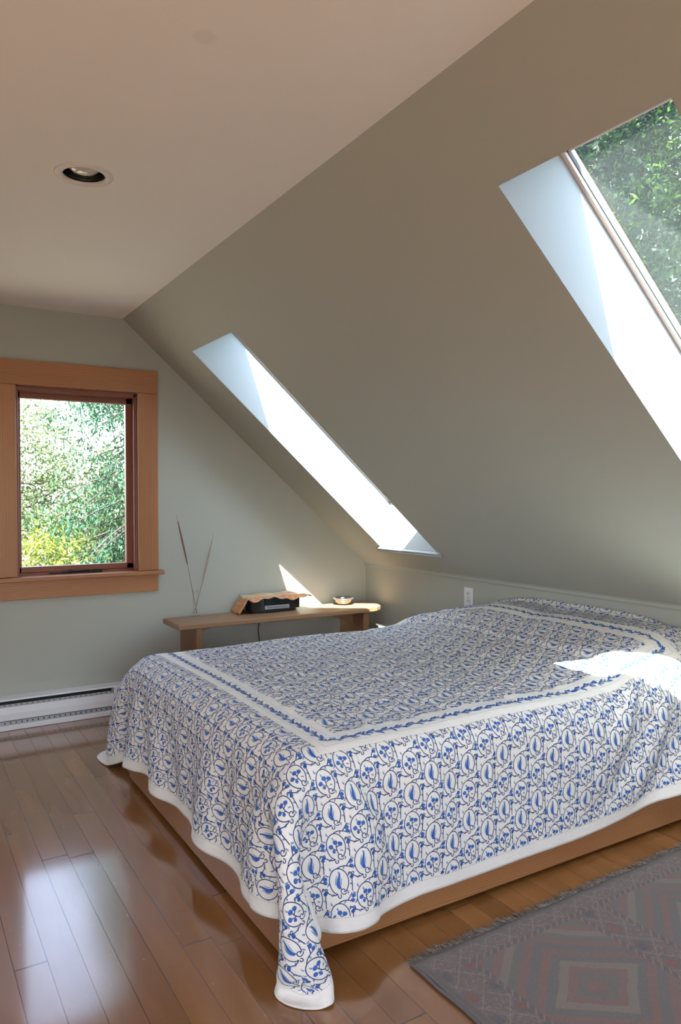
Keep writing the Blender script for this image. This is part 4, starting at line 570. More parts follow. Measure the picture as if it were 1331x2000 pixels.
3,5,4,4,5,6,5,3,3,2,2,2,-2,-10,-16,-13,-7,-4,0,1,-1,3,2,-1,0,0,1,0,0,0,1,-1,0,1,0,1,0,-1,0,1,0,-1,1,0,0,1,0,0,-1,1,0,0,0,0,0,1,0,-1,0,0,1,0,0,0,1,0,0,0,0,1,0,0,0,0,0,0,1,0,0,1,0,1,-1,-5,-6,-9,-11,-8,-6,-6,-2,-2,0,0,1,-1,1,0,1,0,0,-1,-1,
-26,4,5,4,5,6,8,7,8,7,4,4,1,-2,-8,-14,-11,-5,-3,0,1,1,0,1,0,0,0,0,0,0,0,1,0,0,0,0,0,1,0,0,0,1,0,-1,0,0,0,0,1,0,0,0,0,0,0,0,0,1,0,0,0,0,0,0,0,0,0,0,0,0,0,1,0,1,0,1,0,0,1,0,-1,-1,-3,-8,-10,-10,-9,-6,-4,-2,0,0,2,0,-1,-1,-1,1,-1,1,-1,1,2,
-16,1,-2,-1,-1,-1,-1,5,9,13,11,6,5,4,-1,-10,-10,-9,-4,-1,-1,0,0,1,0,0,0,1,0,0,0,0,0,0,0,1,0,0,0,0,0,0,0,1,0,0,0,0,0,0,0,0,0,0,0,0,0,0,0,0,0,0,0,0,0,1,0,0,0,1,0,0,0,0,0,1,0,1,-2,-1,0,-2,-7,-10,-11,-9,-9,-2,-1,0,1,0,0,0,1,0,0,-1,0,-1,0,1,11,
-34,1,3,4,6,5,5,2,-2,0,4,11,8,3,0,4,-5,-8,-5,-4,-2,1,0,0,0,1,0,0,0,0,0,1,0,0,0,-1,0,0,1,0,0,0,0,0,0,0,0,0,0,0,0,0,0,1,0,0,0,0,0,0,0,0,0,1,0,-1,0,1,0,-1,1,-1,0,1,1,-1,0,0,-1,0,-1,-6,-10,-13,-9,-5,-4,-1,0,0,-1,1,-1,1,0,1,-1,0,0,0,3,9,14,
-42,2,1,2,2,4,4,5,7,5,4,2,3,6,7,2,-1,-5,-5,-5,-1,1,0,0,0,0,0,0,0,1,0,-1,0,1,0,0,0,0,-1,1,0,0,0,0,0,0,0,1,0,0,0,0,0,-1,0,1,0,0,0,0,0,0,1,-1,0,0,0,0,0,0,-1,1,0,0,-1,0,0,1,-1,-1,-3,-8,-14,-13,-3,1,1,-3,-1,0,-1,-1,0,-2,0,-1,1,0,-1,3,7,10,3,
-35,0,2,-1,0,-2,1,0,3,3,4,3,5,5,5,0,2,5,-1,0,1,-1,0,0,1,-1,1,-1,0,0,0,1,0,-1,0,1,0,0,0,-1,0,0,0,1,0,0,0,-1,0,1,0,0,0,0,0,-1,0,1,0,0,0,0,-1,0,0,1,0,-1,0,1,0,-1,0,0,0,-1,0,-1,3,-2,-5,-10,-12,-2,-3,-3,5,-2,-2,0,-2,-1,-1,-1,-3,-2,-2,0,5,6,7,4,1,
-25,0,0,0,-1,-1,-2,0,-3,-1,0,1,1,2,3,9,8,7,3,-1,1,-1,1,-1,0,0,-1,1,0,0,0,-1,0,1,0,-1,0,0,0,1,0,0,0,-1,0,1,0,0,0,-1,0,0,0,1,0,0,0,-1,0,0,0,0,1,0,0,-1,0,0,0,0,0,0,0,-1,0,0,0,0,0,0,-4,-4,-2,-3,-5,-4,0,0,-1,-1,-2,-1,-1,-2,-2,-3,-1,0,4,5,4,1,1,
-15,0,0,0,-2,0,-1,-1,-1,-2,-1,0,2,4,5,6,7,2,-3,1,-1,1,-1,1,-1,1,0,-1,0,0,0,0,0,0,0,0,0,0,0,0,0,0,0,0,0,-1,0,1,0,0,0,0,0,-1,0,0,0,0,0,1,0,0,-1,0,0,0,0,0,0,0,0,0,0,0,0,0,-1,0,1,-1,-1,0,5,-5,-4,-1,-2,1,0,-3,-1,-2,-3,-2,-1,-1,-2,-1,2,3,-1,-1,0,
-1,-1,-1,-1,-1,-2,-2,-1,0,0,1,1,2,3,5,6,3,-9,-1,0,0,0,0,0,0,-1,0,1,0,-1,0,1,0,-1,0,0,0,0,0,-1,0,1,0,0,0,0,0,-1,0,0,0,0,0,1,0,0,0,0,0,-1,0,0,0,0,0,0,0,0,0,-1,0,0,0,0,0,0,1,0,-1,0,2,3,0,5,-2,-5,-1,0,0,0,0,-2,-2,-1,-1,0,-2,-5,-4,-1,-4,0,2,
11,-1,-2,-2,-1,-2,0,-2,0,0,0,2,2,4,5,3,-11,-5,0,0,1,-1,0,0,0,0,1,-1,0,0,0,-1,0,0,0,0,0,0,0,0,0,-1,0,0,1,0,0,0,0,0,0,0,0,-1,0,0,1,0,0,0,0,-1,0,0,0,0,0,0,0,0,0,1,0,0,-1,0,0,0,-1,-1,2,6,9,4,0,-4,-6,-3,-3,-2,0,0,0,1,0,2,-1,-3,-11,-4,-6,-1,1,
22,-2,-2,-1,-3,0,-3,0,0,1,1,2,3,4,2,-11,-13,0,1,0,0,0,0,-1,1,2,0,1,-1,-5,4,-1,2,-7,6,1,-2,-1,-3,2,4,-1,-9,7,-1,6,-6,3,1,-7,5,-3,1,1,-5,6,0,1,-3,7,-7,-1,-2,2,1,7,-9,3,-1,-1,-1,-1,4,-1,0,0,0,0,-1,-1,0,3,6,9,7,0,-4,-4,-3,-2,-2,-1,4,3,1,5,-3,-16,-1,-11,-8,-4,0,
32,-2,-2,-1,-2,-3,-1,-2,1,2,2,2,2,-3,-11,-14,1,0,-1,1,-1,1,0,1,0,-4,2,-6,2,4,-5,6,2,-4,-2,-4,9,4,2,-12,0,-5,15,-7,-3,-1,4,-4,1,4,-3,4,0,0,-2,0,-5,-1,1,-1,4,4,4,-6,2,-6,12,-9,4,0,3,-4,-5,2,3,-1,0,-1,0,-2,0,1,3,6,7,7,2,-2,-4,-1,-3,2,3,3,2,-7,-10,-5,-1,-6,-1,2,1,
20,1,0,-5,-1,2,4,5,2,0,1,-2,-6,-10,-11,-4,2,2,0,-1,1,-2,0,-2,1,-2,-3,11,0,-3,3,-2,-11,18,-9,6,-10,-2,5,13,-12,4,3,-7,5,0,-8,6,-2,-1,0,-3,7,-3,5,-6,5,2,0,-9,4,-9,5,10,-6,1,-3,3,-10,8,-6,6,6,-3,-5,2,0,-1,0,-1,-4,1,4,4,6,6,4,2,-1,-1,-2,1,3,-2,-3,-9,-9,1,1,-3,1,1,0,
14,1,-3,4,6,5,1,-1,-1,-2,-4,-6,-8,-6,-6,2,4,0,0,0,0,1,-1,-4,1,11,-3,-4,-3,4,2,-5,4,-6,7,-5,8,-11,-6,3,9,0,-1,2,-4,-5,7,1,4,-6,1,-4,-1,1,2,3,0,-6,1,4,8,-3,-4,-4,-8,4,0,10,6,-11,4,0,-5,2,2,-2,0,0,-1,0,-5,-7,5,7,5,6,4,2,3,3,-2,-2,0,-4,-4,-8,-5,3,0,0,0,0,0,
13,3,3,4,1,-2,-2,-1,-3,-2,-6,-6,-2,-5,1,5,1,-2,0,1,0,0,1,4,1,-8,-3,3,0,0,-6,3,8,0,-6,-1,-8,14,1,-7,1,7,-15,15,-5,-3,1,3,-4,10,-6,2,3,-5,0,-6,0,11,-2,-1,-8,4,-4,4,7,-1,-3,-6,2,5,-4,-5,3,0,-1,2,0,1,1,0,1,-5,-8,4,6,5,6,3,3,-1,2,3,-5,-3,-6,-5,-1,1,0,0,1,-1,0,
10,1,5,0,-1,-1,-1,-2,-4,-5,-2,0,0,5,3,-2,-6,0,1,-1,0,0,0,2,-4,-2,8,-8,5,2,1,2,-13,-5,15,1,1,-2,-1,7,-7,-4,11,-14,6,1,3,-9,4,-1,-5,9,-11,8,4,2,-3,-10,3,2,-7,9,2,3,-4,-1,2,1,0,-5,2,4,-2,-5,8,-5,0,-1,0,0,3,4,-9,-6,4,5,1,2,5,-1,8,-3,-3,-4,-2,-3,0,0,0,0,0,1,-1,
7,1,1,0,0,-2,-3,-3,-1,0,0,-1,-3,-3,-1,0,5,3,-1,1,0,0,0,1,-5,9,-7,0,3,-1,4,-5,8,-3,-15,8,2,-2,2,-6,10,-7,2,-1,-1,0,7,1,-10,7,7,-8,-1,2,-6,2,-2,3,4,-5,10,-11,8,-7,2,-3,4,-6,1,6,0,2,-1,-5,-8,10,-1,2,0,0,0,2,3,-4,-1,-1,1,0,0,4,0,0,-2,1,-2,0,-1,0,0,0,1,-1,0,
6,0,-1,0,-3,-2,0,-1,-2,-3,-3,-4,-1,0,4,6,3,0,1,-1,0,0,0,-3,6,-3,6,-1,-6,-1,-1,4,-2,11,0,-7,-3,3,-3,1,-6,11,-10,4,6,1,-15,7,7,-7,4,-8,6,-5,9,-4,5,4,-7,-1,1,11,-11,-7,10,-4,-5,2,-3,1,2,-7,3,17,-2,-7,0,-1,0,0,2,3,3,-2,-7,0,0,0,0,-4,4,0,0,2,-1,-2,1,0,0,0,0,0,0,
4,-2,-1,-2,-1,-1,-3,-2,-3,-2,-1,2,2,5,5,4,-1,-3,0,0,0,0,0,7,-9,-4,0,5,3,-7,1,4,2,-5,0,8,-2,-5,2,3,-8,5,-7,9,-4,1,9,-10,0,4,-6,13,-6,2,-11,7,3,-6,-4,9,-6,-5,5,4,-9,10,1,6,-11,6,-4,4,2,-7,2,0,0,0,-1,0,0,1,4,2,-1,-6,-1,1,-5,2,3,0,0,0,-1,0,0,1,0,0,1,-1,0,
1,-1,-2,-3,-2,-3,-1,-2,1,2,3,3,4,5,2,-3,-4,0,0,0,0,0,0,-11,14,9,-11,3,-7,10,-3,-11,3,4,3,-11,9,1,3,-10,20,-16,9,-9,5,-1,-11,8,2,-4,5,-5,4,-5,5,1,-11,9,3,-7,0,7,-12,8,11,-14,2,-6,16,-14,6,0,-1,-1,-3,3,1,0,0,0,-2,-2,2,3,0,0,0,-1,-1,0,1,0,0,0,0,0,0,0,0,0,0,0,0,
0,-2,-3,-2,-2,0,0,3,2,2,1,1,1,-2,-3,-2,4,2,0,0,-1,1,0,2,5,-16,14,-6,1,4,-6,8,-5,-4,6,2,-4,0,-5,6,-13,11,0,4,-6,4,4,-4,-4,3,-5,0,-3,2,6,-6,10,-10,5,-3,9,-6,8,-6,-8,11,-7,-2,2,3,-2,2,-7,6,2,-2,0,0,0,0,1,-1,-3,2,1,1,-1,0,-1,1,0,0,0,0,0,-1,0,1,0,0,0,1,-1,
-1,-3,-2,0,0,2,1,1,2,2,2,2,1,-1,-1,-1,-1,-2,-1,1,0,-1,0,2,-13,13,-6,2,-1,2,-1,2,-3,6,-4,4,-2,-4,2,2,2,-3,0,1,1,-5,11,-4,-7,7,-3,3,-1,-1,-9,15,-13,12,-12,4,2,-5,3,-4,6,-4,9,-6,-2,-1,2,1,8,-12,7,-2,0,0,-1,0,1,2,0,-4,0,-1,1,1,0,0,0,0,0,0,-1,0,1,0,0,0,1,-1,0,
-1,-1,-1,0,2,0,2,2,2,3,2,3,1,-1,-2,-5,-6,0,1,0,-1,1,0,2,-1,5,-8,6,2,-15,14,-9,5,-2,-3,-1,2,2,-1,0,7,-5,4,-6,0,0,-4,-1,13,-12,10,-4,-2,7,-1,-13,10,-4,4,9,-16,6,2,5,-9,0,-4,10,-5,2,-6,1,0,4,-3,2,0,0,0,0,0,-3,0,2,-3,1,3,0,2,-2,0,0,0,0,0,0,0,0,0,1,-1,0,0,
0,-1,1,1,0,3,2,3,2,0,0,-2,-3,-3,-4,-1,2,1,-1,0,0,0,0,0,-1,-6,11,-11,3,13,-9,-6,7,-1,-3,3,0,1,3,-7,4,-2,0,3,1,-10,5,10,-13,3,0,10,-2,-6,4,-4,4,-13,12,-10,12,-1,-8,-5,10,-2,-4,6,-1,5,4,-9,0,1,1,-2,0,1,0,0,0,1,-1,-6,-5,4,2,4,4,-4,-5,5,0,1,0,0,-1,0,0,0,0,0,0,
0,0,1,1,3,2,2,0,0,-2,-2,-3,-2,-3,-1,3,1,0,1,0,-1,-1,0,1,0,-4,5,5,-2,-9,4,6,0,-6,5,-4,-3,3,5,1,-8,0,-3,7,-3,8,-7,-6,6,3,-4,-14,8,7,-7,7,-5,10,-6,6,-7,-1,8,-1,-6,2,7,-7,5,-6,5,-1,0,-2,1,-1,0,-1,0,1,-1,-2,-4,-6,-2,1,6,6,2,5,-9,3,0,0,1,-1,0,0,0,0,0,0,0,
0,1,2,2,2,0,0,-2,-2,-1,-1,-1,-1,2,1,-1,-1,0,0,0,-1,1,0,-1,5,0,-7,-3,8,3,-4,4,-13,14,-7,0,9,-9,4,-4,-3,0,7,-6,-2,2,5,-7,9,-11,6,8,-4,-5,7,-4,-2,-4,8,-5,-1,3,-1,-1,4,-1,2,-5,-1,1,-3,7,-6,5,-5,3,0,0,1,-1,-1,-2,-6,-3,0,-1,4,4,6,3,-1,-2,0,0,0,1,-1,0,0,-1,1,0,0,
0,2,1,1,0,-1,-1,-1,-1,-1,-3,-2,-1,-1,1,3,4,0,0,-1,0,-1,0,-5,1,1,8,3,-12,7,-8,1,7,-6,7,-7,-3,16,-18,10,3,-6,1,-1,-2,3,-2,10,-7,7,-8,0,3,4,-9,3,0,0,-4,4,0,4,-3,2,3,-1,-6,3,-2,7,-10,8,-9,-1,6,-1,0,0,-1,0,-1,0,2,-1,-6,-5,-1,5,7,2,2,-2,0,0,0,0,1,-1,0,0,0,0,0,
1,0,1,0,-1,0,-2,-1,-2,-2,0,0,1,2,3,1,-1,0,1,0,-1,1,0,5,-4,-1,-4,-4,6,-7,10,-1,1,-2,-1,5,-2,-10,14,-2,-6,11,-8,-4,10,-1,-1,-10,-3,8,4,-5,-2,1,11,-7,2,0,-3,1,1,-6,-1,2,-4,3,6,3,-6,-1,6,-15,14,6,-10,0,0,0,0,-1,0,-1,-1,-3,-1,-3,-3,2,5,6,4,-4,0,1,0,-1,0,0,0,0,0,0,0,
0,1,0,-1,0,-2,-1,-1,-1,1,1,2,2,2,0,-1,-2,1,-1,0,1,-1,0,-2,3,3,-10,9,2,0,-7,5,2,-10,1,8,-4,6,-14,3,6,1,-5,3,5,-7,6,0,1,1,-14,12,-7,-3,-4,9,-3,3,5,-7,-2,8,-2,2,1,-10,-2,0,11,-9,7,2,0,-9,1,4,0,1,-2,1,-1,-2,1,2,-3,-3,-4,-1,4,6,2,0,0,-1,0,1,0,0,0,0,0,0,0,
1,0,-1,0,-2,-1,0,0,2,0,2,0,0,-1,0,0,1,-1,1,0,0,1,0,2,-4,3,2,-3,-5,4,-6,1,-10,16,-1,-7,4,3,4,-5,0,0,7,-10,0,4,-10,13,-1,-7,9,-4,2,-2,7,0,-3,0,-10,-1,9,0,-4,-1,-2,10,-6,2,-4,4,-8,9,-10,3,9,-5,0,0,1,-1,-1,0,-2,-2,0,-1,-2,-2,1,4,5,0,0,1,-1,0,0,0,0,1,-1,0,0,
0,0,0,-1,0,0,1,1,1,2,0,3,0,1,-2,-2,-4,1,0,0,-1,0,0,0,5,-14,8,-6,9,-4,13,-8,6,-4,-1,6,-3,-13,8,1,-6,-3,1,13,-15,7,1,-5,1,0,4,-9,14,-2,-5,-4,7,-8,9,4,-6,-4,2,0,2,-6,10,-4,0,1,1,-5,4,2,-4,1,0,-1,0,-1,0,-1,-1,2,-2,-2,-2,-2,0,4,5,0,0,-1,1,0,0,0,0,0,0,0,0,
1,0,-1,0,0,1,1,1,0,1,0,-2,-1,-2,-1,0,2,0,0,1,0,0,0,4,-11,14,-10,4,2,-8,1,3,-2,-2,0,-6,6,8,-8,5,4,-1,1,-10,13,-4,-5,-4,5,-1,-2,10,-10,7,-1,-4,-3,6,4,-6,4,-7,4,4,-4,0,-4,3,-7,8,-1,0,3,1,-4,1,0,-1,-1,0,0,1,1,-1,0,-3,-1,-3,-1,2,4,2,0,1,-1,0,0,0,0,0,0,0,0,
0,0,0,1,0,1,1,0,1,-1,0,0,0,0,0,-1,-2,1,0,-1,0,0,0,-4,5,-7,10,-2,-3,1,-4,1,3,3,3,0,-5,-3,10,-9,-1,0,4,-1,-8,1,8,4,-7,4,-1,1,-9,3,1,6,-1,0,-4,3,-7,5,4,-3,-5,10,-6,4,0,-8,6,-5,7,-6,-1,2,0,1,-1,0,1,-2,0,1,0,-1,-2,-1,-2,2,2,3,0,0,0,0,0,0,0,0,0,0,0,
0,0,1,0,1,0,0,0,-1,0,-1,-1,-1,0,0,1,1,0,0,1,0,0,0,5,0,-4,2,-6,-1,9,2,-5,-2,1,-8,0,-1,5,-12,12,-5,9,-6,6,-2,1,-2,3,4,-9,3,-7,12,-7,-1,0,-2,6,-2,1,3,-4,-1,-7,10,-5,4,-5,10,-2,-6,7,-9,0,10,-4,0,0,0,0,-1,1,-1,-1,0,-1,0,-2,0,0,2,2,0,0,1,-1,0,0,0,0,0,0,0,
1,-1,0,0,1,1,-1,-1,-1,-2,-2,-1,0,-1,1,3,3,-1,1,-2,0,0,0,-9,3,13,-10,13,-7,-6,-1,6,-4,-2,7,-2,6,-4,6,-7,5,-3,3,-4,-1,5,-2,-5,2,1,-2,6,-3,-2,-1,-6,11,-3,-1,-3,-2,8,-6,10,-9,1,5,1,-8,5,1,-3,0,3,-1,-2,0,0,2,-1,-1,-1,-3,1,1,1,-1,0,-2,1,1,2,0,0,0,1,-1,0,0,0,0,0,0,
0,0,0,1,-1,-1,-1,-1,-2,-1,1,0,1,2,2,0,0,0,0,-1,1,-1,0,0,5,-10,15,-12,5,-5,5,-1,2,-2,4,1,-3,-2,2,-5,0,-5,-5,7,4,-5,8,-4,-1,4,3,-5,2,-3,-3,8,-8,2,1,1,9,-15,7,3,-5,0,-5,2,4,-3,1,1,0,-1,-1,3,0,0,-1,1,1,0,4,-1,-1,-2,-1,-1,0,-1,1,2,0,0,0,0,1,-1,0,0,1,-1,0,
0,0,1,-1,-1,-1,-1,-1,1,1,2,2,2,2,0,-3,-3,0,0,1,-1,1,0,4,-5,5,-15,9,-3,5,2,-8,13,-4,-5,0,-5,2,2,3,3,6,-3,-3,-2,2,-5,-2,-4,2,-3,4,4,-2,11,-7,1,-5,3,-9,2,12,-6,-7,11,-1,1,-5,-3,5,1,-1,1,-2,0,0,0,0,0,0,0,0,-1,2,1,-1,-1,-1,-1,0,1,1,0,0,0,0,0,1,-1,0,0,0,0,
0,0,-1,0,0,-2,0,2,1,3,1,2,1,-2,-3,-1,-1,1,-1,0,1,0,0,2,0,-5,-1,7,-5,4,-7,7,-4,4,-6,-1,7,1,-8,5,-7,4,-1,1,5,-5,-2,3,10,-2,0,-5,-3,7,-14,11,-2,6,-12,14,-5,-5,3,-4,11,-3,-3,4,1,-11,7,-5,2,3,-7,3,0,0,0,0,0,2,1,-1,0,0,-2,0,-1,-1,1,1,0,0,1,0,0,-1,0,0,0,0,0,
0,0,0,-1,-1,1,1,1,3,0,0,-1,-3,-2,-2,0,4,-1,1,0,-1,0,0,-6,7,-6,11,-8,12,-8,2,-8,3,-5,10,-3,-2,3,3,-8,8,-8,6,-2,1,-5,4,9,-11,-1,-4,9,-4,3,4,-7,-2,-3,10,-1,-8,9,-3,7,-16,4,-1,-2,6,4,-14,19,-5,3,0,-4,0,-1,1,-1,0,-1,-1,4,3,-2,-1,-1,-2,0,0,1,0,0,0,1,-1,0,0,0,0,0,0,
-1,1,0,-1,0,2,1,1,-1,0,-2,-2,-2,-2,1,3,2,0,-1,1,0,-1,0,2,-5,8,-9,0,-4,7,3,5,-8,3,-8,7,0,-2,3,1,-1,2,-3,2,-4,5,-7,4,1,-3,4,0,0,-6,6,-4,5,4,-11,5,-3,-6,8,-7,8,-1,4,-2,0,3,3,-15,1,-3,4,3,0,1,-2,2,1,4,3,-2,-1,0,-2,-1,-1,-1,0,0,1,0,1,-1,1,0,-1,1,-1,0,0,
0,0,-1,1,1,0,1,-1,-2,-2,-1,-3,-1,0,3,3,2,0,0,0,0,0,0,-1,5,-2,9,-1,-12,-3,5,2,-3,-3,7,0,-2,-1,-6,8,2,-1,-9,13,-6,-5,11,-11,-1,14,-8,-4,2,3,-3,0,2,2,1,-10,12,2,-12,4,-1,3,-4,-3,-2,1,9,0,1,-3,-1,0,0,1,2,0,0,-3,0,3,2,-1,0,-2,-1,-2,1,0,0,0,0,1,-1,0,0,0,0,0,0,
0,0,0,0,0,1,-2,-1,-2,-2,-2,-2,1,4,4,2,-1,0,0,-1,1,0,0,1,-6,3,-4,1,8,4,-9,-2,5,6,-1,-9,9,-4,2,-6,-4,2,10,-11,9,2,-10,4,-3,-7,2,2,3,4,-3,6,1,-14,6,9,-2,-9,16,-13,3,1,-2,10,-3,-4,-2,-2,3,-1,0,0,0,-1,0,1,1,3,0,-2,1,2,-2,-1,-2,-1,0,0,0,0,0,0,1,-1,0,0,0,0,0,
0,-1,0,0,1,-2,-1,-2,-1,-2,-1,3,4,5,0,-3,0,0,0,1,0,0,0,2,1,-1,-4,-7,10,0,-1,3,-5,-3,-1,9,-11,6,2,1,1,-2,-6,3,-2,6,-1,1,3,-6,11,-5,-2,-5,4,-4,-2,-2,10,-1,-10,8,-9,14,-11,6,-5,2,1,-4,-2,4,-4,10,1,-4,0,1,0,-1,0,2,2,2,1,0,-2,-1,-1,-3,0,0,0,0,0,0,0,0,0,0,0,1,-1,
-1,1,0,0,-2,-2,-2,-1,-1,1,2,4,0,-4,-3,2,3,3,-1,1,1,0,-1,2,-4,-5,6,10,-14,3,4,1,-5,0,4,0,2,-9,5,0,-5,-1,12,-11,1,0,2,0,-1,8,-6,5,-8,1,7,-2,0,0,-4,1,2,1,-2,1,6,-10,9,-8,-2,7,-1,-4,4,0,-2,0,0,0,1,0,1,-1,0,3,3,1,-2,-2,-2,-1,-1,0,0,0,0,0,0,0,0,0,0,0,0,
0,0,0,-1,-2,-2,-1,-1,1,1,1,-1,-1,1,4,5,-1,-3,1,-2,1,-1,0,-8,8,2,3,-4,6,-5,-4,0,7,-3,-7,7,-3,7,-4,-1,0,0,-4,8,0,-6,2,3,-5,-1,-3,4,8,-4,1,-4,-1,9,-8,-7,11,-1,0,-5,-3,3,-2,4,10,-8,-3,6,-5,-3,-1,4,0,0,-3,2,3,3,4,-1,0,1,-1,-2,-1,-2,-1,0,-1,0,-1,0,0,1,0,0,0,0,0,
0,-1,0,-1,-1,-1,-2,1,0,0,1,0,3,3,0,-7,1,4,0,2,-1,1,0,10,-18,9,-4,0,0,4,3,-8,-2,6,1,-5,6,-2,-3,2,4,-7,5,0,-7,4,-4,-1,9,0,6,-12,-3,3,-9,11,4,-9,6,3,-4,-4,9,-5,2,5,-6,-4,-3,11,-6,-4,13,-6,1,-1,-1,-1,3,-1,-4,2,2,3,1,2,-1,-1,-3,-1,-2,0,0,-1,1,0,0,0,0,0,1,-1,0,
0,0,0,-1,-1,-2,1,-2,0,1,0,1,-1,-3,-1,4,3,1,0,0,1,0,1,-4,12,-5,-6,1,-4,-1,0,6,5,-3,3,-11,0,4,3,-2,0,-2,3,1,0,2,7,-6,-4,-4,-6,15,-2,-1,-4,2,-2,0,3,-3,-3,2,-7,15,-4,-11,15,-4,-3,-2,4,5,-12,11,-8,2,1,1,1,1,4,-2,-2,0,2,2,0,-1,-1,-3,-1,-1,0,0,-1,0,0,1,0,0,0,0,0,
0,0,-1,1,0,-1,-2,0,0,-1,0,-1,-2,1,3,4,-1,0,0,1,0,0,0,-2,5,-5,-1,1,9,-10,-3,3,3,-4,-7,16,-4,-2,0,3,-2,6,-11,-2,8,-2,-1,-1,3,-1,7,-11,2,4,7,-12,3,4,-7,2,4,1,1,-10,10,-2,-3,1,-5,3,1,-2,-1,-10,20,-6,-1,0,-2,0,2,3,2,1,0,0,2,-2,-1,-2,-1,-2,0,-1,0,0,1,-1,1,0,0,0,0,
0,-1,1,1,0,1,-2,-2,-2,0,-1,1,1,2,0,-3,1,2,1,0,1,-1,-2,6,-15,5,7,1,-7,3,1,4,-5,6,0,-9,4,-2,0,4,-5,-2,9,-1,-6,6,-4,-4,8,2,-5,-1,5,-8,5,0,-5,6,0,3,-8,6,-3,2,-10,1,3,8,-4,0,5,-1,-1,7,-8,-1,1,0,2,1,-2,-1,0,1,2,3,2,-1,-3,-2,-2,-1,0,-1,0,-1,1,1,0,1,-1,0,0,
0,-1,0,2,2,0,0,-3,-1,-3,0,-1,1,0,1,3,3,-1,-1,-2,-2,-1,2,-9,13,-1,3,-5,-1,8,2,-11,-1,-4,10,1,-5,2,-2,-4,8,5,-12,6,1,-1,3,-1,-7,-3,6,-4,0,7,-5,4,-2,1,-1,1,3,-4,-1,0,7,5,-4,-5,6,-13,7,-4,7,-3,-7,6,0,0,1,0,1,0,0,0,1,3,2,1,-3,-2,-3,-1,0,-1,-1,1,0,1,0,0,1,-1,0,
0,-1,0,2,3,1,0,-1,-3,-2,-3,0,1,5,0,-2,-3,0,4,1,0,-1,-1,3,-3,7,-9,-3,10,-4,-3,8,-6,-2,-2,-3,6,0,1,2,-7,7,2,-2,-2,-1,2,0,1,3,-2,1,2,-8,-4,8,-1,4,-4,4,0,-4,-5,5,-4,0,-3,5,0,7,-7,2,-7,2,5,-1,-1,0,-1,2,-1,0,1,2,2,1,4,2,-2,-5,-3,-1,0,-1,-1,0,1,0,1,0,0,1,-1,
0,-1,-1,2,2,4,2,0,-3,-3,-2,-4,-1,-1,10,5,1,-4,-7,-2,0,1,0,-2,3,-3,2,2,-10,6,4,-2,4,6,-2,2,-10,8,-7,-4,8,0,-6,-2,4,-4,4,-2,5,1,-6,-2,-2,16,-5,-2,3,-9,9,-8,-4,3,5,-1,0,4,-1,-7,6,-5,6,-3,9,-9,3,-1,0,0,-1,-4,-5,0,3,5,4,2,2,1,0,0,-2,-7,0,-1,-2,0,1,2,0,1,0,-1,0,
0,-1,-2,-2,4,4,5,3,0,-3,-4,-3,-3,-3,-4,7,3,0,5,-3,-2,-1,0,4,-3,-6,0,8,-5,4,-2,-4,3,-5,-5,13,7,-16,13,1,-9,-1,5,9,-9,0,-9,8,-3,-2,8,3,-2,-10,6,-1,-7,5,-7,4,7,-9,8,-3,3,0,-6,2,-3,5,-8,12,-8,6,1,-3,0,-3,-2,0,9,1,0,-2,-1,1,0,2,5,-4,-4,-1,0,-2,-1,0,2,1,0,0,0,0,-1,
0,-1,-2,-2,0,4,4,5,5,0,-3,-4,-4,-5,-5,-4,8,5,0,7,-1,-4,-2,-4,6,1,3,-3,7,-12,-8,12,-2,0,7,-8,1,3,-5,-5,5,-8,11,-14,12,-5,8,-5,4,2,-2,1,-7,4,-3,-3,11,-10,13,-7,-2,11,-11,4,-2,-4,10,0,-5,2,1,-5,2,-3,-7,6,0,2,3,0,-6,-5,3,6,0,-1,0,0,1,4,-5,0,-1,-2,0,0,1,2,0,1,0,0,-1,
1,0,-3,-3,-3,3,4,5,4,6,1,-2,-5,-5,-4,-5,-3,10,1,-1,-1,5,-3,2,-5,2,2,-1,-7,6,12,-10,-5,6,-2,-6,-1,8,-10,8,3,2,-7,3,-3,4,-4,11,-10,-8,3,3,5,0,-1,-1,-3,1,0,6,-4,-4,8,-3,-4,3,-4,-4,7,0,-2,2,1,0,0,-1,0,-1,-1,-4,-1,9,4,-5,-3,-2,-2,-1,4,3,0,0,-3,-1,0,1,2,1,0,1,0,-1,0,
1,1,-2,-3,-4,-3,4,5,5,6,5,2,-1,-5,-7,-5,-5,-2,7,0,-1,2,2,-1,4,-10,1,0,0,3,-4,2,1,-1,5,-3,10,-16,8,2,2,-4,-1,-2,6,0,-7,-2,2,3,-1,0,6,-7,-2,3,1,5,-5,-5,8,2,-5,-3,6,-2,0,1,-5,3,-4,0,-1,3,4,-2,0,1,-7,5,7,3,-7,-5,-5,-4,-1,1,2,4,4,0,-2,0,0,1,2,1,0,0,1,0,-1,
1,2,0,-4,-3,-5,-2,4,6,5,6,5,3,1,-5,-7,-7,-5,-4,4,5,-2,3,-7,-3,13,-6,3,9,-13,0,1,2,0,-8,6,-7,10,1,-5,-1,0,6,2,-3,1,1,-2,-4,7,-5,6,-13,2,9,-5,1,6,-6,1,-3,2,2,-1,-2,-2,4,4,0,-8,8,-1,-4,6,-5,-1,1,1,6,2,-1,-7,-5,-7,-4,-3,2,4,0,1,4,2,1,1,2,2,-1,0,0,1,-1,0,0,
1,3,3,-3,-5,-4,-5,-2,4,6,5,5,5,5,4,-5,-8,-7,-4,-4,5,0,0,9,-10,1,3,-4,-1,8,0,-2,3,-5,4,-6,1,1,-1,0,1,8,-12,1,-3,-3,11,-4,7,-5,0,-10,9,0,3,5,-4,-8,1,5,1,-4,-1,3,-1,1,-3,-2,2,3,-4,-1,16,-23,13,-1,0,0,2,1,-3,-5,-6,-6,-3,4,4,3,3,1,0,-1,0,1,1,1,2,0,0,0,1,-1,0,
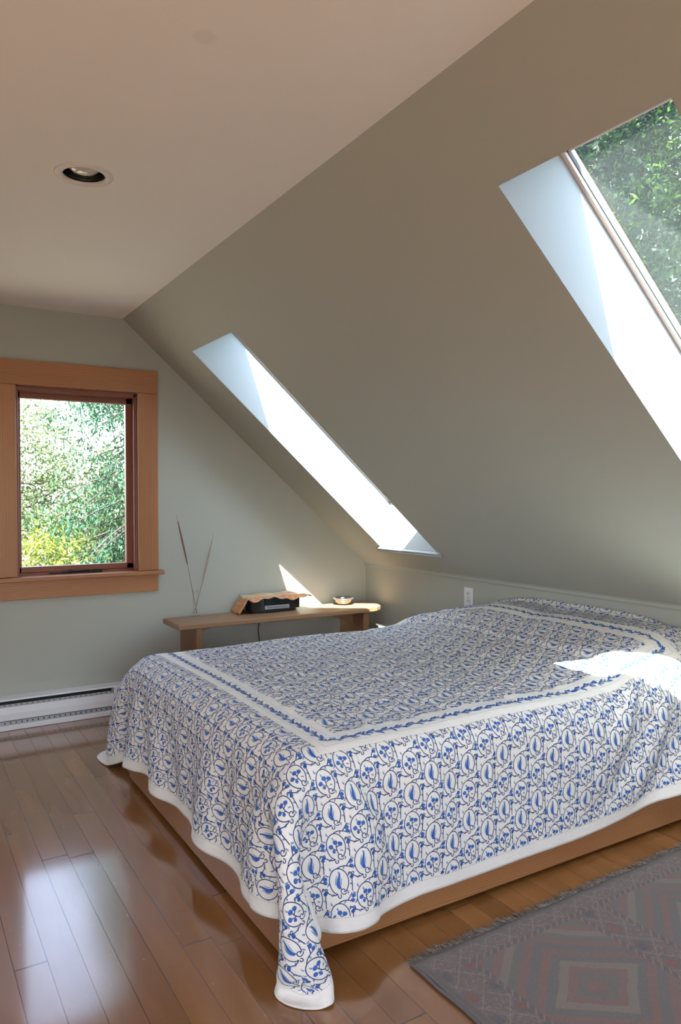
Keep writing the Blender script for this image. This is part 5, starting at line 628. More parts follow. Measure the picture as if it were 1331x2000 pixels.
1,2,4,1,-3,-5,-5,-5,-3,4,6,4,2,2,2,9,3,-9,-5,-5,-4,2,1,-2,10,-6,-4,-1,9,-8,4,-1,-9,7,3,5,-2,-9,9,-5,-5,1,6,1,1,-1,-7,0,-3,5,6,0,1,-1,-3,-3,0,-6,13,-6,-4,3,5,-3,0,2,0,0,-3,3,5,-3,-11,18,-10,0,-1,0,3,-2,-5,-7,-9,0,6,5,5,4,2,1,-4,-3,-2,0,1,2,2,2,0,1,0,0,-1,
-2,3,4,4,1,-4,-6,-5,-5,-4,5,7,2,0,0,2,12,4,-7,-6,-5,-2,-1,1,5,-5,8,-7,-5,5,3,-5,9,2,-13,6,-5,14,-11,4,0,-5,3,-2,-4,4,5,-5,9,-4,-6,1,-1,-2,8,-4,1,12,-17,6,-3,3,2,-5,-2,5,-1,3,-3,0,-4,1,-3,-2,3,4,1,1,-5,-7,-7,-6,8,4,4,5,4,3,-2,-5,-4,-3,-1,1,6,5,-1,-1,0,0,1,-1,0,
-7,4,4,6,5,-1,-4,-6,-5,-6,-5,4,9,2,0,2,2,11,3,-5,-6,-7,-2,2,-7,7,-5,9,-5,2,-6,5,0,-6,9,-6,3,-4,3,1,1,0,-2,1,3,0,-5,7,-7,0,2,1,0,4,-11,5,1,-3,5,-2,6,-5,-5,7,2,-8,2,-1,5,-3,1,0,3,1,-3,0,0,-6,-8,-6,1,16,1,-2,4,5,0,-4,-5,-5,-4,-3,-1,0,4,3,2,6,0,1,0,0,-1,
-11,4,4,6,5,5,0,-6,-6,-5,-6,-5,4,9,3,1,1,3,-7,3,5,0,-6,-3,1,0,0,0,0,1,-1,0,0,1,-1,1,-1,0,0,1,0,0,0,0,0,0,0,0,0,0,0,0,0,0,0,0,0,0,0,-1,0,1,-1,1,1,0,0,0,0,0,0,1,0,-1,1,-1,-5,-12,-2,3,12,1,1,6,6,-3,-5,-6,-5,-5,-3,-2,1,1,0,3,11,2,0,2,1,-1,-2,
-17,4,5,4,5,7,5,1,-4,-7,-6,-6,-5,5,10,2,2,-5,4,0,-3,4,0,-3,-1,-1,0,0,0,0,0,0,0,-1,1,-1,1,0,0,-1,0,1,0,0,0,0,0,0,0,0,0,0,0,0,1,-1,0,0,0,0,0,0,0,0,0,1,0,0,0,1,0,-1,0,0,-1,-3,-4,7,-5,2,0,1,1,12,-4,-7,-6,-6,-4,-3,-1,3,2,3,2,7,3,0,2,1,-1,0,-2,
-21,2,4,6,5,5,7,6,2,-3,-6,-6,-8,-5,7,7,2,3,6,-9,1,-1,1,-2,-2,0,0,-1,0,-1,0,1,0,0,0,0,0,0,0,0,0,-1,1,0,0,0,0,0,0,0,0,0,0,0,0,0,0,0,0,1,0,-1,1,0,0,0,0,0,0,-1,0,0,-1,0,-1,-2,0,7,1,-3,-3,0,13,-6,-8,-6,-5,-4,-2,2,3,3,3,3,4,2,0,0,4,0,0,-3,-1,
-19,-3,1,4,7,6,4,6,6,4,0,-5,-4,-8,-8,1,0,1,-1,0,4,-2,1,6,1,-1,0,-1,0,0,0,-1,0,0,0,1,0,0,0,0,0,0,-1,1,0,0,0,0,0,0,0,0,0,1,-2,1,0,0,0,0,0,0,0,1,0,-1,0,0,0,0,-1,-1,0,-1,-1,3,6,-3,2,5,1,1,-9,-9,-6,-5,-2,2,3,4,3,3,3,2,0,0,3,4,0,-1,-3,-1,-2,
-12,-3,-5,-1,3,7,7,4,3,7,4,3,-1,-3,-8,-9,-7,-1,8,15,-10,0,0,-3,-1,1,0,1,0,0,0,1,0,0,0,-1,0,0,0,1,0,0,0,0,0,0,0,0,0,0,0,0,0,-1,2,-1,0,0,0,0,0,0,0,0,0,0,0,-1,-1,0,-1,-1,-1,-1,1,0,1,6,8,0,-3,-9,-12,-4,0,2,4,3,4,2,2,1,1,2,2,4,2,3,-3,-2,-5,-3,-1,
-4,-5,-4,-5,-3,2,6,8,5,0,4,4,3,0,5,0,-12,-6,-6,1,7,-1,0,-1,0,0,0,1,0,0,0,0,0,0,0,1,0,0,0,-1,0,1,0,-1,0,1,0,0,0,0,0,0,0,0,-1,1,0,0,0,0,0,0,0,-1,0,-1,-1,0,0,-2,1,0,1,1,1,1,1,0,0,-1,-4,-7,6,5,-2,1,0,1,0,0,1,4,3,3,3,2,4,0,-3,-2,-7,-5,-3,
5,-5,-5,-5,-5,-5,1,5,8,6,0,0,0,1,1,10,2,-7,-1,-5,-2,1,-1,0,0,0,0,0,0,0,0,0,0,0,1,-1,0,1,0,0,0,0,0,0,0,0,0,0,0,0,0,0,0,0,1,-1,0,0,0,0,0,0,-1,0,-1,0,0,0,1,1,0,1,0,0,0,1,1,-3,-4,-1,-5,1,8,1,0,0,0,0,2,4,5,2,3,2,3,1,-2,-2,1,-2,-5,-8,-4,
13,-3,-5,-6,-5,-6,-6,-2,4,8,8,0,0,0,3,2,8,-2,-4,0,-4,-4,1,-1,0,0,0,0,0,1,0,-1,0,1,-1,1,0,-1,0,1,0,-1,0,1,0,-1,0,1,0,0,0,0,0,1,-1,0,0,1,0,-1,0,1,0,-1,0,1,0,0,-1,1,0,0,0,0,0,0,-2,1,2,-4,1,5,-6,1,1,0,3,5,4,4,1,1,0,0,-2,-1,-2,-1,2,0,4,-9,-9,
20,-7,-1,-2,-6,-6,-5,-6,-5,1,7,10,0,1,1,-5,5,7,-5,-8,5,1,-2,-1,0,0,0,0,0,0,0,1,0,0,0,-1,0,1,0,0,0,0,0,0,0,0,0,0,0,0,0,1,-1,0,0,0,1,-1,0,1,0,-1,0,1,0,0,0,0,0,0,0,0,1,1,0,0,0,-4,-7,-4,-1,4,8,1,4,8,3,1,1,-2,-1,-1,-2,-2,-1,-2,-1,0,0,-1,4,6,-14,
28,-4,-8,-6,-3,-2,-5,-3,-5,-5,-4,5,12,1,2,-2,-6,1,1,7,-4,0,-1,1,-1,1,0,-1,1,-1,1,-1,0,0,0,1,0,0,0,-1,1,0,0,0,0,0,0,0,0,0,0,0,1,-1,0,1,-1,0,0,0,0,1,0,-1,1,-1,1,1,0,-1,0,1,-1,0,0,0,-1,0,-4,0,2,0,1,5,5,0,0,0,-2,-1,-1,-2,-1,-1,-1,-1,-1,-1,1,-1,1,1,1,
21,4,1,-3,-5,-5,-4,-5,-4,-4,-3,-4,1,11,1,7,1,-2,0,-10,3,0,0,-1,0,-1,0,1,-1,1,-1,1,0,0,0,0,0,0,0,0,-1,1,0,0,0,0,0,0,0,0,0,0,0,0,0,0,0,1,0,-1,0,0,0,1,-1,1,-1,-1,0,0,0,0,0,-1,1,-1,0,4,5,2,-1,-2,-7,-4,-3,3,3,2,0,0,-2,-1,-1,-1,-2,-1,-1,-1,-1,0,0,0,-1,
12,3,3,3,2,-2,-4,-4,-4,-4,-3,-4,0,3,2,-4,1,1,0,1,-2,0,0,0,0,1,0,-1,1,-1,1,-1,0,0,0,0,0,0,0,0,1,-1,0,0,0,0,0,0,0,0,0,0,0,0,0,0,0,-1,1,0,0,0,0,0,0,0,0,0,0,1,0,0,0,0,-1,1,1,-2,-4,-1,0,-1,5,1,5,-2,-2,-4,-2,-3,-1,-1,-2,-2,-2,-1,-1,-1,-1,0,-1,1,-2,
1,4,5,3,3,3,2,-1,-2,-4,-5,-3,-7,-5,-1,0,0,0,2,3,3,0,0,0,0,-1,0,1,-1,1,-1,0,1,-1,0,0,0,0,0,0,0,0,0,0,0,0,0,0,0,0,0,0,0,0,0,0,0,0,0,0,0,0,0,0,0,0,0,0,0,-1,0,0,-1,0,0,0,0,2,6,2,-1,-2,-6,0,-1,-4,-4,-2,-2,-2,-1,-2,-1,-1,0,-1,0,-1,-1,-1,-1,-2,0,
0,0,0,3,3,4,2,3,1,1,0,-2,-2,-5,-1,-2,-1,-1,-2,1,-1,0,-1,0,0,1,0,-1,0,0,0,1,-1,1,0,-1,0,0,0,1,-1,0,0,0,0,1,-1,0,0,0,0,0,-1,1,0,0,0,0,-1,1,0,0,0,0,0,-1,0,1,0,0,0,-1,1,0,1,-1,0,0,0,-1,1,2,1,-3,-8,-5,-2,0,0,1,0,0,0,0,0,0,-1,0,0,-2,-2,-2,1,
0,0,0,0,0,0,2,1,2,1,0,-2,-4,1,5,5,2,-1,-3,-8,-2,-1,2,1,0,-1,0,1,0,-1,0,0,0,0,0,0,0,0,0,0,0,0,1,-1,0,0,1,-1,0,0,0,0,0,0,0,0,0,0,0,0,0,0,0,-1,1,0,0,0,1,1,0,0,1,0,-1,1,-1,-4,-8,-3,0,2,6,5,0,0,-1,-2,-1,-1,-1,0,0,0,0,0,0,0,-1,0,-1,-1,-1,
0,0,0,0,0,0,0,0,0,0,0,0,0,1,0,2,0,0,-1,-2,-1,0,0,1,0,0,0,0,0,1,0,-1,0,0,0,1,0,-1,0,0,0,1,-1,0,0,0,0,0,0,1,-1,0,0,0,0,0,0,0,0,0,0,0,0,0,0,0,0,0,-1,-1,0,1,0,1,1,-1,-1,1,2,-1,-2,-1,2,0,0,0,0,0,0,0,0,0,0,0,0,0,0,0,0,0,0,0,0,
-10,0,-1,-1,0,0,0,2,2,3,3,2,0,0,1,-3,-2,0,2,2,-1,0,1,0,0,0,0,0,0,0,0,1,0,-1,0,0,0,0,0,0,0,-1,0,1,0,-1,0,1,0,0,1,-1,1,-1,0,0,0,1,0,-1,0,0,0,1,-1,0,1,-1,0,0,1,0,-1,0,0,0,1,-1,-5,-1,1,4,0,0,1,1,0,2,2,2,2,1,0,1,0,0,0,-1,-1,-1,-1,-1,0,
-15,0,-1,0,-2,-1,1,0,2,2,3,5,6,1,-4,-7,-4,-4,-1,10,4,4,1,0,0,1,0,0,0,0,0,-1,0,0,0,0,0,0,0,0,0,0,0,0,0,0,0,0,0,0,0,0,0,1,0,-1,0,0,0,0,0,-1,0,0,0,1,-1,0,0,1,-1,-1,0,0,0,1,1,1,9,-2,-2,-6,0,0,0,2,6,3,2,1,1,1,1,0,1,-1,0,0,-1,0,0,-1,-1,
-30,-1,2,0,1,0,1,0,0,1,1,2,4,3,-5,-3,-3,2,12,10,4,1,1,0,0,0,0,-1,0,-1,0,-1,0,0,0,-1,0,1,0,-1,0,1,0,0,0,0,1,-1,0,0,0,1,0,-1,1,0,0,0,0,0,0,0,1,0,0,0,0,0,0,-1,0,-1,-1,-2,-1,0,1,3,9,12,2,-8,-11,-1,8,7,2,2,1,1,0,1,1,0,0,1,-1,0,2,0,0,1,0,
-46,1,1,1,1,2,0,2,0,0,-1,0,0,1,3,7,9,14,13,4,0,-2,-2,-2,0,-2,0,0,-1,-3,-3,1,0,0,0,1,0,0,0,1,0,0,0,0,0,1,-1,1,0,-1,0,0,0,1,-1,2,0,0,0,1,0,1,0,0,1,0,0,1,0,1,-1,0,-1,-1,-6,-3,-1,2,-3,9,12,13,5,2,1,0,-1,0,0,0,1,0,0,1,0,1,1,1,0,1,1,1,2,
10,0,0,0,0,0,19,29,28,27,27,32,29,23,12,3,0,1,1,-1,-2,-1,-2,-1,-2,-2,-3,-2,-1,-1,-1,0,0,1,1,1,2,2,1,1,0,0,-1,-1,-2,-1,0,-1,0,0,0,0,0,0,1,0,2,2,1,1,0,-1,-1,-1,-1,-1,-2,-1,-1,-1,-1,-1,0,-1,-2,-3,-4,-7,-8,-9,-11,-9,-8,-9,-11,-13,-14,-17,-18,-19,-17,-15,-14,-1,0,0,0,0,0,0,0,0,0,
0,0,0,0,0,32,13,-1,0,0,-2,0,1,2,3,2,0,-1,0,1,0,0,0,0,0,0,0,0,0,0,0,0,0,0,0,0,0,0,0,0,0,0,0,0,0,0,-1,1,0,0,0,0,0,0,-1,1,-1,0,1,-1,0,1,0,0,0,0,0,0,0,0,0,0,0,0,0,0,-1,0,0,-1,1,0,0,-1,0,0,-2,-1,-1,1,2,1,1,-13,-11,-8,-6,-5,-6,0,0,0,0,
0,0,0,6,33,-4,-2,4,2,2,1,-1,1,3,2,2,1,0,0,-1,1,0,0,0,0,-1,1,0,-1,0,1,0,0,0,0,0,0,-1,1,-1,1,0,0,0,0,0,0,0,0,0,0,0,0,0,0,0,-1,0,0,1,0,0,0,0,0,0,0,0,0,0,0,0,0,0,0,-1,0,0,0,-1,1,1,-1,0,-1,-1,-1,-1,0,2,1,0,0,1,-7,-6,-5,-3,-1,-13,-12,-2,0,
0,0,12,27,-7,0,0,0,3,3,3,0,1,1,3,3,1,0,0,0,0,0,0,0,0,1,-1,-1,1,0,0,0,0,0,0,0,-1,1,0,0,0,0,0,-1,1,0,0,0,0,0,0,0,0,0,0,0,0,0,0,0,0,0,0,0,0,0,1,-1,0,0,0,0,0,0,0,0,-1,0,-1,1,0,0,0,-1,-1,-1,-1,0,2,1,-1,1,-1,-1,2,-2,-4,-3,3,-2,-9,-5,-26,
0,33,6,-4,1,0,-2,0,0,2,3,0,0,2,3,4,2,0,-2,2,0,0,0,0,0,0,0,0,-1,1,0,0,0,0,-1,1,0,0,0,0,0,-1,1,0,0,0,0,0,0,0,0,0,0,0,0,-1,1,-1,0,0,1,0,0,0,0,0,-1,1,0,-1,1,0,0,0,0,-1,1,-1,-1,1,1,-1,-1,0,-1,-1,-1,1,1,0,1,-1,1,-1,1,-1,-1,-3,-3,-2,-1,-18,-16,
8,16,16,-2,0,0,0,-2,-1,1,0,2,0,2,3,3,3,0,1,-1,0,0,1,0,0,0,-1,0,1,0,0,0,0,0,1,-1,0,0,0,0,0,1,-1,0,-1,1,0,0,0,0,0,0,0,1,0,0,-1,0,-1,1,0,0,0,0,0,0,1,-1,0,0,0,0,0,0,0,0,-1,0,0,0,0,0,0,-2,-1,-1,1,1,1,0,0,0,-1,0,0,0,0,0,-8,-7,-7,-14,-5,
19,1,10,5,2,1,0,0,-1,0,1,-2,1,1,2,4,4,2,0,0,0,0,0,0,0,-1,0,1,0,0,0,0,0,0,0,0,0,0,-1,1,0,-1,0,1,0,0,0,0,0,0,0,0,0,0,0,0,0,-1,1,-1,0,1,0,0,0,0,0,0,0,0,0,0,0,0,-1,0,0,0,0,1,-1,0,-2,0,-1,-1,1,1,0,1,-1,0,-1,0,-1,0,-2,-4,-10,-8,-8,-7,-2,
19,-1,4,9,5,2,1,1,1,-1,-1,0,-2,-1,3,2,5,4,0,0,0,0,1,-1,0,-1,0,0,2,0,-1,0,0,0,0,0,0,0,1,0,-1,0,0,-1,1,0,1,0,0,0,0,0,0,-1,0,0,0,0,-1,1,0,-1,1,0,0,0,0,0,0,0,-1,1,0,0,0,0,-1,0,1,-1,0,-1,0,-2,-1,1,1,1,0,0,0,-2,-1,-3,-1,-3,-3,-8,-7,-7,-8,-3,-1,
16,-1,1,5,6,6,-1,3,4,1,1,0,-3,-3,0,4,3,4,4,0,0,0,0,0,0,-2,0,2,0,0,0,0,0,0,0,0,0,0,0,-1,1,0,0,0,0,0,0,0,0,0,0,0,0,0,0,0,0,0,0,-1,0,1,0,0,0,0,0,0,0,0,0,0,0,-1,0,0,1,-1,0,0,0,-1,-1,-1,-1,1,1,1,0,-1,-1,-2,-3,-2,-4,-4,-6,-7,-8,-7,-3,-1,0,
14,0,-1,2,6,7,11,0,-1,2,2,0,1,-3,-4,1,2,4,4,2,0,1,0,1,-3,-1,3,0,0,0,0,0,0,0,0,0,1,-1,0,0,0,0,-1,1,0,0,0,0,0,0,0,0,0,0,0,0,0,0,-1,1,0,0,0,0,0,0,0,0,0,0,0,0,0,0,0,0,-1,0,1,0,-1,-1,-2,-1,2,1,1,-1,0,-2,-3,-2,-4,-4,-6,-5,-7,-8,-5,-3,-2,0,2,
14,0,0,0,2,4,7,8,2,0,2,4,0,0,-3,-3,2,2,3,3,2,1,0,-2,-3,3,2,0,0,-1,1,0,0,0,0,0,0,0,0,0,-1,0,0,0,1,0,0,0,0,0,0,0,0,0,0,0,0,0,0,-1,1,-1,1,0,0,0,0,0,0,0,0,-1,0,1,-1,0,0,1,-1,0,-1,-2,0,1,1,1,-1,0,-3,-3,-3,-5,-4,-6,-5,-8,-6,-4,-4,-1,1,2,3,
15,0,0,1,0,0,2,5,6,4,3,4,5,2,0,-3,-3,1,2,2,3,2,-2,-5,1,4,0,1,-1,1,0,0,0,0,0,0,0,1,-1,0,0,0,0,0,0,0,0,0,0,0,1,0,-1,0,0,0,0,0,0,0,-1,0,0,1,0,0,0,0,0,0,0,0,0,0,1,0,-1,-1,0,-1,-1,0,0,2,1,-1,-1,-3,-3,-5,-5,-5,-5,-6,-6,-5,-5,-4,0,0,1,4,5,
14,0,1,0,0,1,0,0,3,3,5,4,6,6,4,1,-1,-1,0,2,2,-3,-4,0,6,1,0,0,0,0,0,-1,1,0,0,0,0,-1,0,0,0,0,0,1,0,0,0,0,0,0,0,0,0,0,0,0,0,0,0,0,0,-1,1,-1,0,1,0,0,0,0,0,0,-1,0,0,0,1,0,0,-2,-1,1,1,0,-1,-1,-3,-5,-5,-4,-6,-6,-5,-5,-5,-4,-3,-1,0,1,4,4,6,
14,1,0,0,1,0,0,1,0,1,-1,4,6,8,7,6,2,0,0,-1,-2,-4,-1,6,2,0,0,0,0,0,-1,1,0,0,0,0,0,0,0,-2,2,0,0,0,0,0,0,1,0,0,-1,0,1,0,0,0,0,0,0,-1,0,0,-1,1,-1,1,0,0,0,0,0,0,0,0,0,0,0,0,-1,0,1,0,0,-1,-2,-4,-5,-5,-7,-6,-6,-5,-5,-4,-3,-2,-1,0,1,3,2,4,3,
11,0,0,1,0,0,1,1,0,2,0,-1,1,5,8,8,6,4,0,-2,-3,0,5,3,0,0,0,0,0,-1,0,1,0,0,0,0,0,-1,-1,1,-1,1,1,0,0,0,0,0,0,0,0,0,0,0,0,0,0,0,0,0,-1,0,0,-1,1,0,0,1,0,0,0,0,0,-1,0,1,0,0,-1,1,0,-1,-1,-3,-4,-6,-6,-8,-5,-7,-4,-3,-4,-2,-2,0,-1,1,1,2,2,3,-1,
7,1,0,0,1,0,1,0,2,-1,2,1,-1,1,5,7,8,6,2,2,0,3,3,0,0,0,0,-1,0,0,1,0,0,0,0,-1,-1,0,0,1,0,0,1,0,0,0,1,-1,0,0,0,0,0,0,0,0,0,0,0,-1,0,0,-1,1,0,-1,1,0,0,1,0,0,-1,0,1,0,2,-1,0,-1,-1,-1,-3,-5,-7,-8,-8,-6,-6,-4,-2,-4,-2,-1,1,-1,1,0,0,1,4,-1,-6,
4,0,1,-1,0,1,0,1,1,2,1,0,1,-1,0,5,8,7,6,3,3,5,1,0,0,0,-1,0,-1,1,1,-1,0,0,0,0,-1,0,0,0,0,0,1,0,0,0,-1,0,1,0,0,-1,0,0,0,1,0,-1,0,1,-1,1,-1,0,1,-1,0,1,0,1,0,0,0,0,0,1,0,-1,-2,-1,-2,-3,-5,-7,-8,-7,-7,-4,-4,-3,-2,-1,-1,-1,1,2,0,-1,1,2,0,-4,-7,
3,0,0,0,0,0,0,-1,1,1,2,1,1,0,0,1,4,7,7,7,7,2,-1,0,0,-1,0,0,1,0,-1,1,-1,0,0,0,0,0,0,0,-1,1,-1,0,0,1,0,0,-1,0,0,1,0,0,0,-1,0,1,0,-1,1,0,0,0,0,0,0,0,1,-1,0,0,1,1,0,1,2,0,-4,-3,-2,-5,-8,-9,-7,-6,-5,-2,-1,-1,-1,0,0,0,-1,1,0,1,0,0,-3,-6,3,
4,-1,0,1,-1,0,-1,1,0,0,1,1,1,0,0,-1,2,5,6,7,7,0,0,-1,0,0,0,0,0,0,0,0,0,-1,0,0,0,0,0,0,0,0,1,1,0,-1,0,0,0,0,0,0,0,0,0,0,0,-1,0,0,0,0,0,0,0,1,-1,0,0,1,0,1,0,0,1,0,1,0,-2,-2,-4,-6,-9,-8,-5,-2,0,-1,-1,1,-1,0,0,0,-1,-1,1,-1,2,-4,-6,-1,17,
5,1,-1,0,0,-1,0,-1,0,0,0,1,0,1,1,-1,0,2,5,7,5,-4,-1,1,-1,0,0,0,0,0,1,-1,1,1,0,1,1,1,1,0,1,0,0,-1,1,0,1,0,0,0,0,0,0,0,0,-1,0,0,-1,1,-1,-1,0,-1,-1,-1,0,0,-1,-1,0,0,1,0,1,1,1,1,-1,-1,-5,-10,-8,-3,-1,0,1,-1,0,0,0,0,-1,1,-1,-2,-1,2,-3,-3,-2,6,9,
5,0,0,0,0,1,0,0,-1,1,-1,0,0,1,0,1,-1,-1,0,0,-3,4,1,-1,-1,0,0,1,0,1,0,1,-1,-1,0,-1,0,0,0,2,-1,0,0,2,-1,1,-1,-1,0,0,1,0,0,-1,0,0,-1,1,0,0,0,0,0,-1,0,1,0,-1,0,0,1,0,-1,1,0,1,1,1,6,-3,-6,-7,-2,1,-1,0,-1,1,0,0,-1,0,0,-1,-1,0,-1,-1,-2,1,4,4,1,
4,0,0,0,0,0,0,1,0,0,0,0,1,0,0,1,-2,-4,-1,1,-1,0,0,0,1,0,0,-1,1,-1,0,0,0,0,0,0,-1,1,0,0,0,0,1,1,0,-1,0,0,0,0,-1,1,0,0,0,0,-1,0,1,-1,0,0,-1,1,0,-1,0,1,0,0,0,0,0,0,0,1,0,4,2,-3,-4,-1,0,-1,1,-1,1,-1,0,-1,0,0,0,-1,0,-1,0,-1,1,2,2,3,-2,
2,0,1,-1,1,0,0,0,1,0,1,0,-1,0,0,-1,-3,-1,2,-1,0,0,0,-1,0,0,0,0,-1,0,-1,-1,1,1,-1,0,1,-1,0,-1,2,0,-1,-1,0,1,0,1,0,0,0,-1,0,1,-1,0,1,0,-1,0,0,0,0,0,0,0,0,0,1,1,0,0,1,0,0,0,1,0,-1,0,-1,0,0,1,0,0,-1,0,1,0,0,-1,0,0,0,-1,0,0,0,1,0,-1,2,
1,-1,0,1,0,0,1,0,0,0,-1,0,1,-1,-1,-4,-1,5,1,0,0,-1,0,0,0,0,0,1,-1,0,0,0,-1,2,-3,2,-2,0,1,0,-1,0,0,-1,0,0,1,0,0,1,0,-1,0,1,-1,1,0,-1,0,0,0,0,1,0,-1,1,1,0,0,0,0,0,0,0,0,1,-1,-1,-1,0,1,1,0,-1,1,1,0,0,-1,0,0,0,0,0,0,1,0,0,-1,0,-3,-1,4,
-1,1,-1,0,0,1,-1,1,0,0,0,0,-1,-1,-2,-2,5,2,0,-1,0,1,-1,0,0,0,1,2,0,-3,0,0,2,2,-2,-1,-1,0,2,-1,2,-3,0,0,1,-1,0,0,3,-3,0,1,0,0,0,-1,0,0,0,0,6,-6,0,0,0,0,0,0,0,0,0,0,2,-1,-1,1,-1,-2,-3,0,2,2,2,-1,-1,1,0,0,0,0,0,1,0,0,0,0,1,0,-1,-3,-2,-1,5,
-3,0,1,0,0,0,1,-1,0,0,0,-1,-1,-2,-2,6,3,0,-1,1,-1,0,1,-1,0,0,1,4,5,-10,0,0,-2,10,5,-7,-6,1,5,4,-3,-7,1,-1,0,0,0,2,6,-8,0,0,6,-2,-4,0,0,0,1,0,6,-7,0,0,1,0,-1,5,-5,0,6,-2,-2,-1,0,0,0,-2,-2,-3,1,3,1,1,-1,-1,2,0,0,1,0,-1,0,0,1,0,0,3,0,-2,-3,-5,6,
-2,0,0,0,0,-1,0,0,0,-1,0,-2,-1,2,4,2,-1,0,1,-1,0,1,1,0,-2,0,-2,9,-11,4,0,0,1,4,-2,0,7,-6,-12,17,-2,-6,0,-1,0,1,8,-6,-9,15,1,-1,-8,3,-4,0,0,1,-1,1,-11,13,-1,9,-3,-5,-2,7,-2,5,-9,-6,11,-2,-3,0,-1,-1,-1,-2,-1,1,2,1,0,-1,-1,1,1,-1,0,0,1,1,-1,0,1,2,0,-1,0,1,-3,
-3,0,0,0,0,0,-1,0,-1,0,-1,2,1,2,2,-1,1,-1,0,0,0,2,2,-6,2,0,0,-16,11,5,0,0,6,-16,-5,6,1,8,3,-20,18,11,-5,-7,0,-1,2,-1,-4,8,-2,-3,1,-2,2,0,0,0,10,-12,0,14,0,-10,-1,5,12,-15,-9,-4,7,7,-15,4,5,5,-1,-2,0,-2,-4,2,2,2,0,0,-1,0,0,0,1,0,0,-1,0,1,3,0,0,0,0,0,-3,
-3,0,0,0,0,-1,1,-1,1,0,1,1,2,0,-1,1,-1,0,0,0,0,1,1,-1,-1,0,0,0,-1,1,0,0,-2,-1,8,-8,1,11,-8,-1,-13,6,2,5,13,1,-18,3,1,5,-3,-10,1,-1,7,1,6,-7,-10,11,0,4,-2,2,-10,3,-8,2,12,-4,5,4,-3,-4,12,-9,-2,0,-1,-1,-3,-5,3,3,2,0,0,-1,0,0,0,0,0,0,0,2,3,-1,0,-1,0,1,-3,
-2,0,0,0,-1,1,0,0,0,1,1,0,0,0,0,0,0,1,-1,0,0,-1,-2,8,-5,6,-6,0,-3,3,3,-3,-4,-3,11,-4,5,-10,5,-1,-3,-3,3,3,1,-8,6,2,3,-8,5,0,-1,10,-9,2,-3,6,-5,0,9,-9,-1,-1,8,-5,-3,-1,2,1,4,-15,10,11,-9,-1,-1,1,0,1,0,-3,-4,3,2,1,0,0,0,0,-1,1,-1,0,1,2,1,-1,0,0,1,-1,-2,
-1,-1,0,0,1,0,0,1,0,0,0,0,0,0,1,-1,0,0,0,0,0,-1,1,7,10,-20,3,1,0,1,2,11,-15,12,-14,9,-9,-4,2,1,5,-2,-1,0,0,-2,0,-3,1,-10,2,11,1,-10,10,-3,8,-10,6,8,-2,-9,3,0,2,-3,-1,0,10,-7,-3,2,-4,9,-4,-1,0,-1,1,0,2,2,-4,-4,2,2,0,0,-1,1,0,-1,0,0,1,1,0,1,0,0,0,0,-2,
-1,1,0,-1,0,0,0,1,0,0,0,0,0,0,0,0,0,-1,1,0,0,-1,-4,-8,5,15,-7,1,0,-1,-4,0,3,7,-7,1,7,-4,1,3,-5,-3,0,1,-2,3,1,6,3,-3,0,-9,0,0,0,1,-1,2,-1,-1,-14,12,3,0,-11,6,5,14,-12,11,-12,3,-4,5,-6,-1,0,2,0,0,1,0,2,-2,0,-1,1,0,0,-1,0,0,0,0,1,0,1,-1,0,0,0,0,-1,
0,0,-1,1,0,0,1,-1,0,0,0,0,0,0,0,1,-1,0,0,0,0,0,1,3,-10,0,6,2,-4,3,1,-4,8,-13,4,12,-17,6,3,-2,1,4,-5,2,-14,13,-7,-3,-3,13,2,-3,1,-1,0,4,-4,9,-10,-7,8,-4,5,-15,14,11,-8,-2,-5,-6,-1,11,7,-18,6,10,-2,-2,0,0,1,2,1,-1,-3,1,-1,0,0,0,1,0,0,0,-1,1,0,0,0,0,0,0,-1,
0,-1,1,0,0,1,-2,1,-1,0,0,1,0,0,0,-2,1,1,-1,1,0,0,1,1,-5,-1,10,-8,2,3,-3,-6,5,-1,12,-10,1,7,-8,0,2,0,9,-4,1,-8,3,-4,-1,-9,3,12,-1,3,-7,-5,-5,11,-1,1,-2,-2,-12,15,8,-10,6,-4,-4,3,2,-2,-3,0,10,-4,-1,0,-1,0,0,2,1,1,-1,-2,0,0,1,0,-1,0,0,0,1,1,-1,0,0,0,0,0,-1,
-1,1,0,0,0,-1,1,-1,1,0,0,0,0,0,-1,1,0,0,0,0,0,2,0,-7,5,0,-6,4,6,-2,4,-9,1,-1,2,-11,12,-13,6,10,0,-10,-1,9,-3,6,-9,4,0,-1,-7,13,-1,-11,7,1,8,-10,3,-2,0,-5,6,0,-6,9,7,-12,6,-5,1,-2,1,-3,5,-4,3,1,0,-1,-1,-1,1,1,1,-1,1,0,-1,0,1,0,0,0,0,0,0,-1,0,1,0,-1,0,
0,0,0,0,0,0,0,0,0,0,0,0,0,0,1,0,0,-1,0,0,1,-1,-2,2,0,0,0,6,-10,-4,-2,10,1,-5,-10,17,3,-6,-1,-6,-7,12,-2,-8,10,-5,8,0,-2,0,15,-12,-13,10,0,2,-4,5,3,-6,2,0,2,-3,0,-7,6,-10,7,4,0,0,2,2,-9,5,1,0,-1,1,0,-1,-2,2,0,1,-1,0,0,0,0,0,0,0,0,0,0,1,0,-1,0,1,-1,
0,0,0,0,0,0,0,0,0,1,0,-1,0,0,0,0,0,1,0,-1,2,-1,1,-3,1,0,0,-6,6,0,5,8,-9,2,-1,-5,6,-6,0,-4,3,0,0,3,-1,-1,3,4,-9,2,-5,6,-2,3,0,-1,1,-1,-9,15,-4,5,-2,-6,0,3,-3,-2,0,2,0,2,-2,7,-7,2,0,0,-2,0,1,1,1,-3,0,0,0,0,1,0,-1,1,0,0,-1,1,0,-1,0,1,-1,0,0,
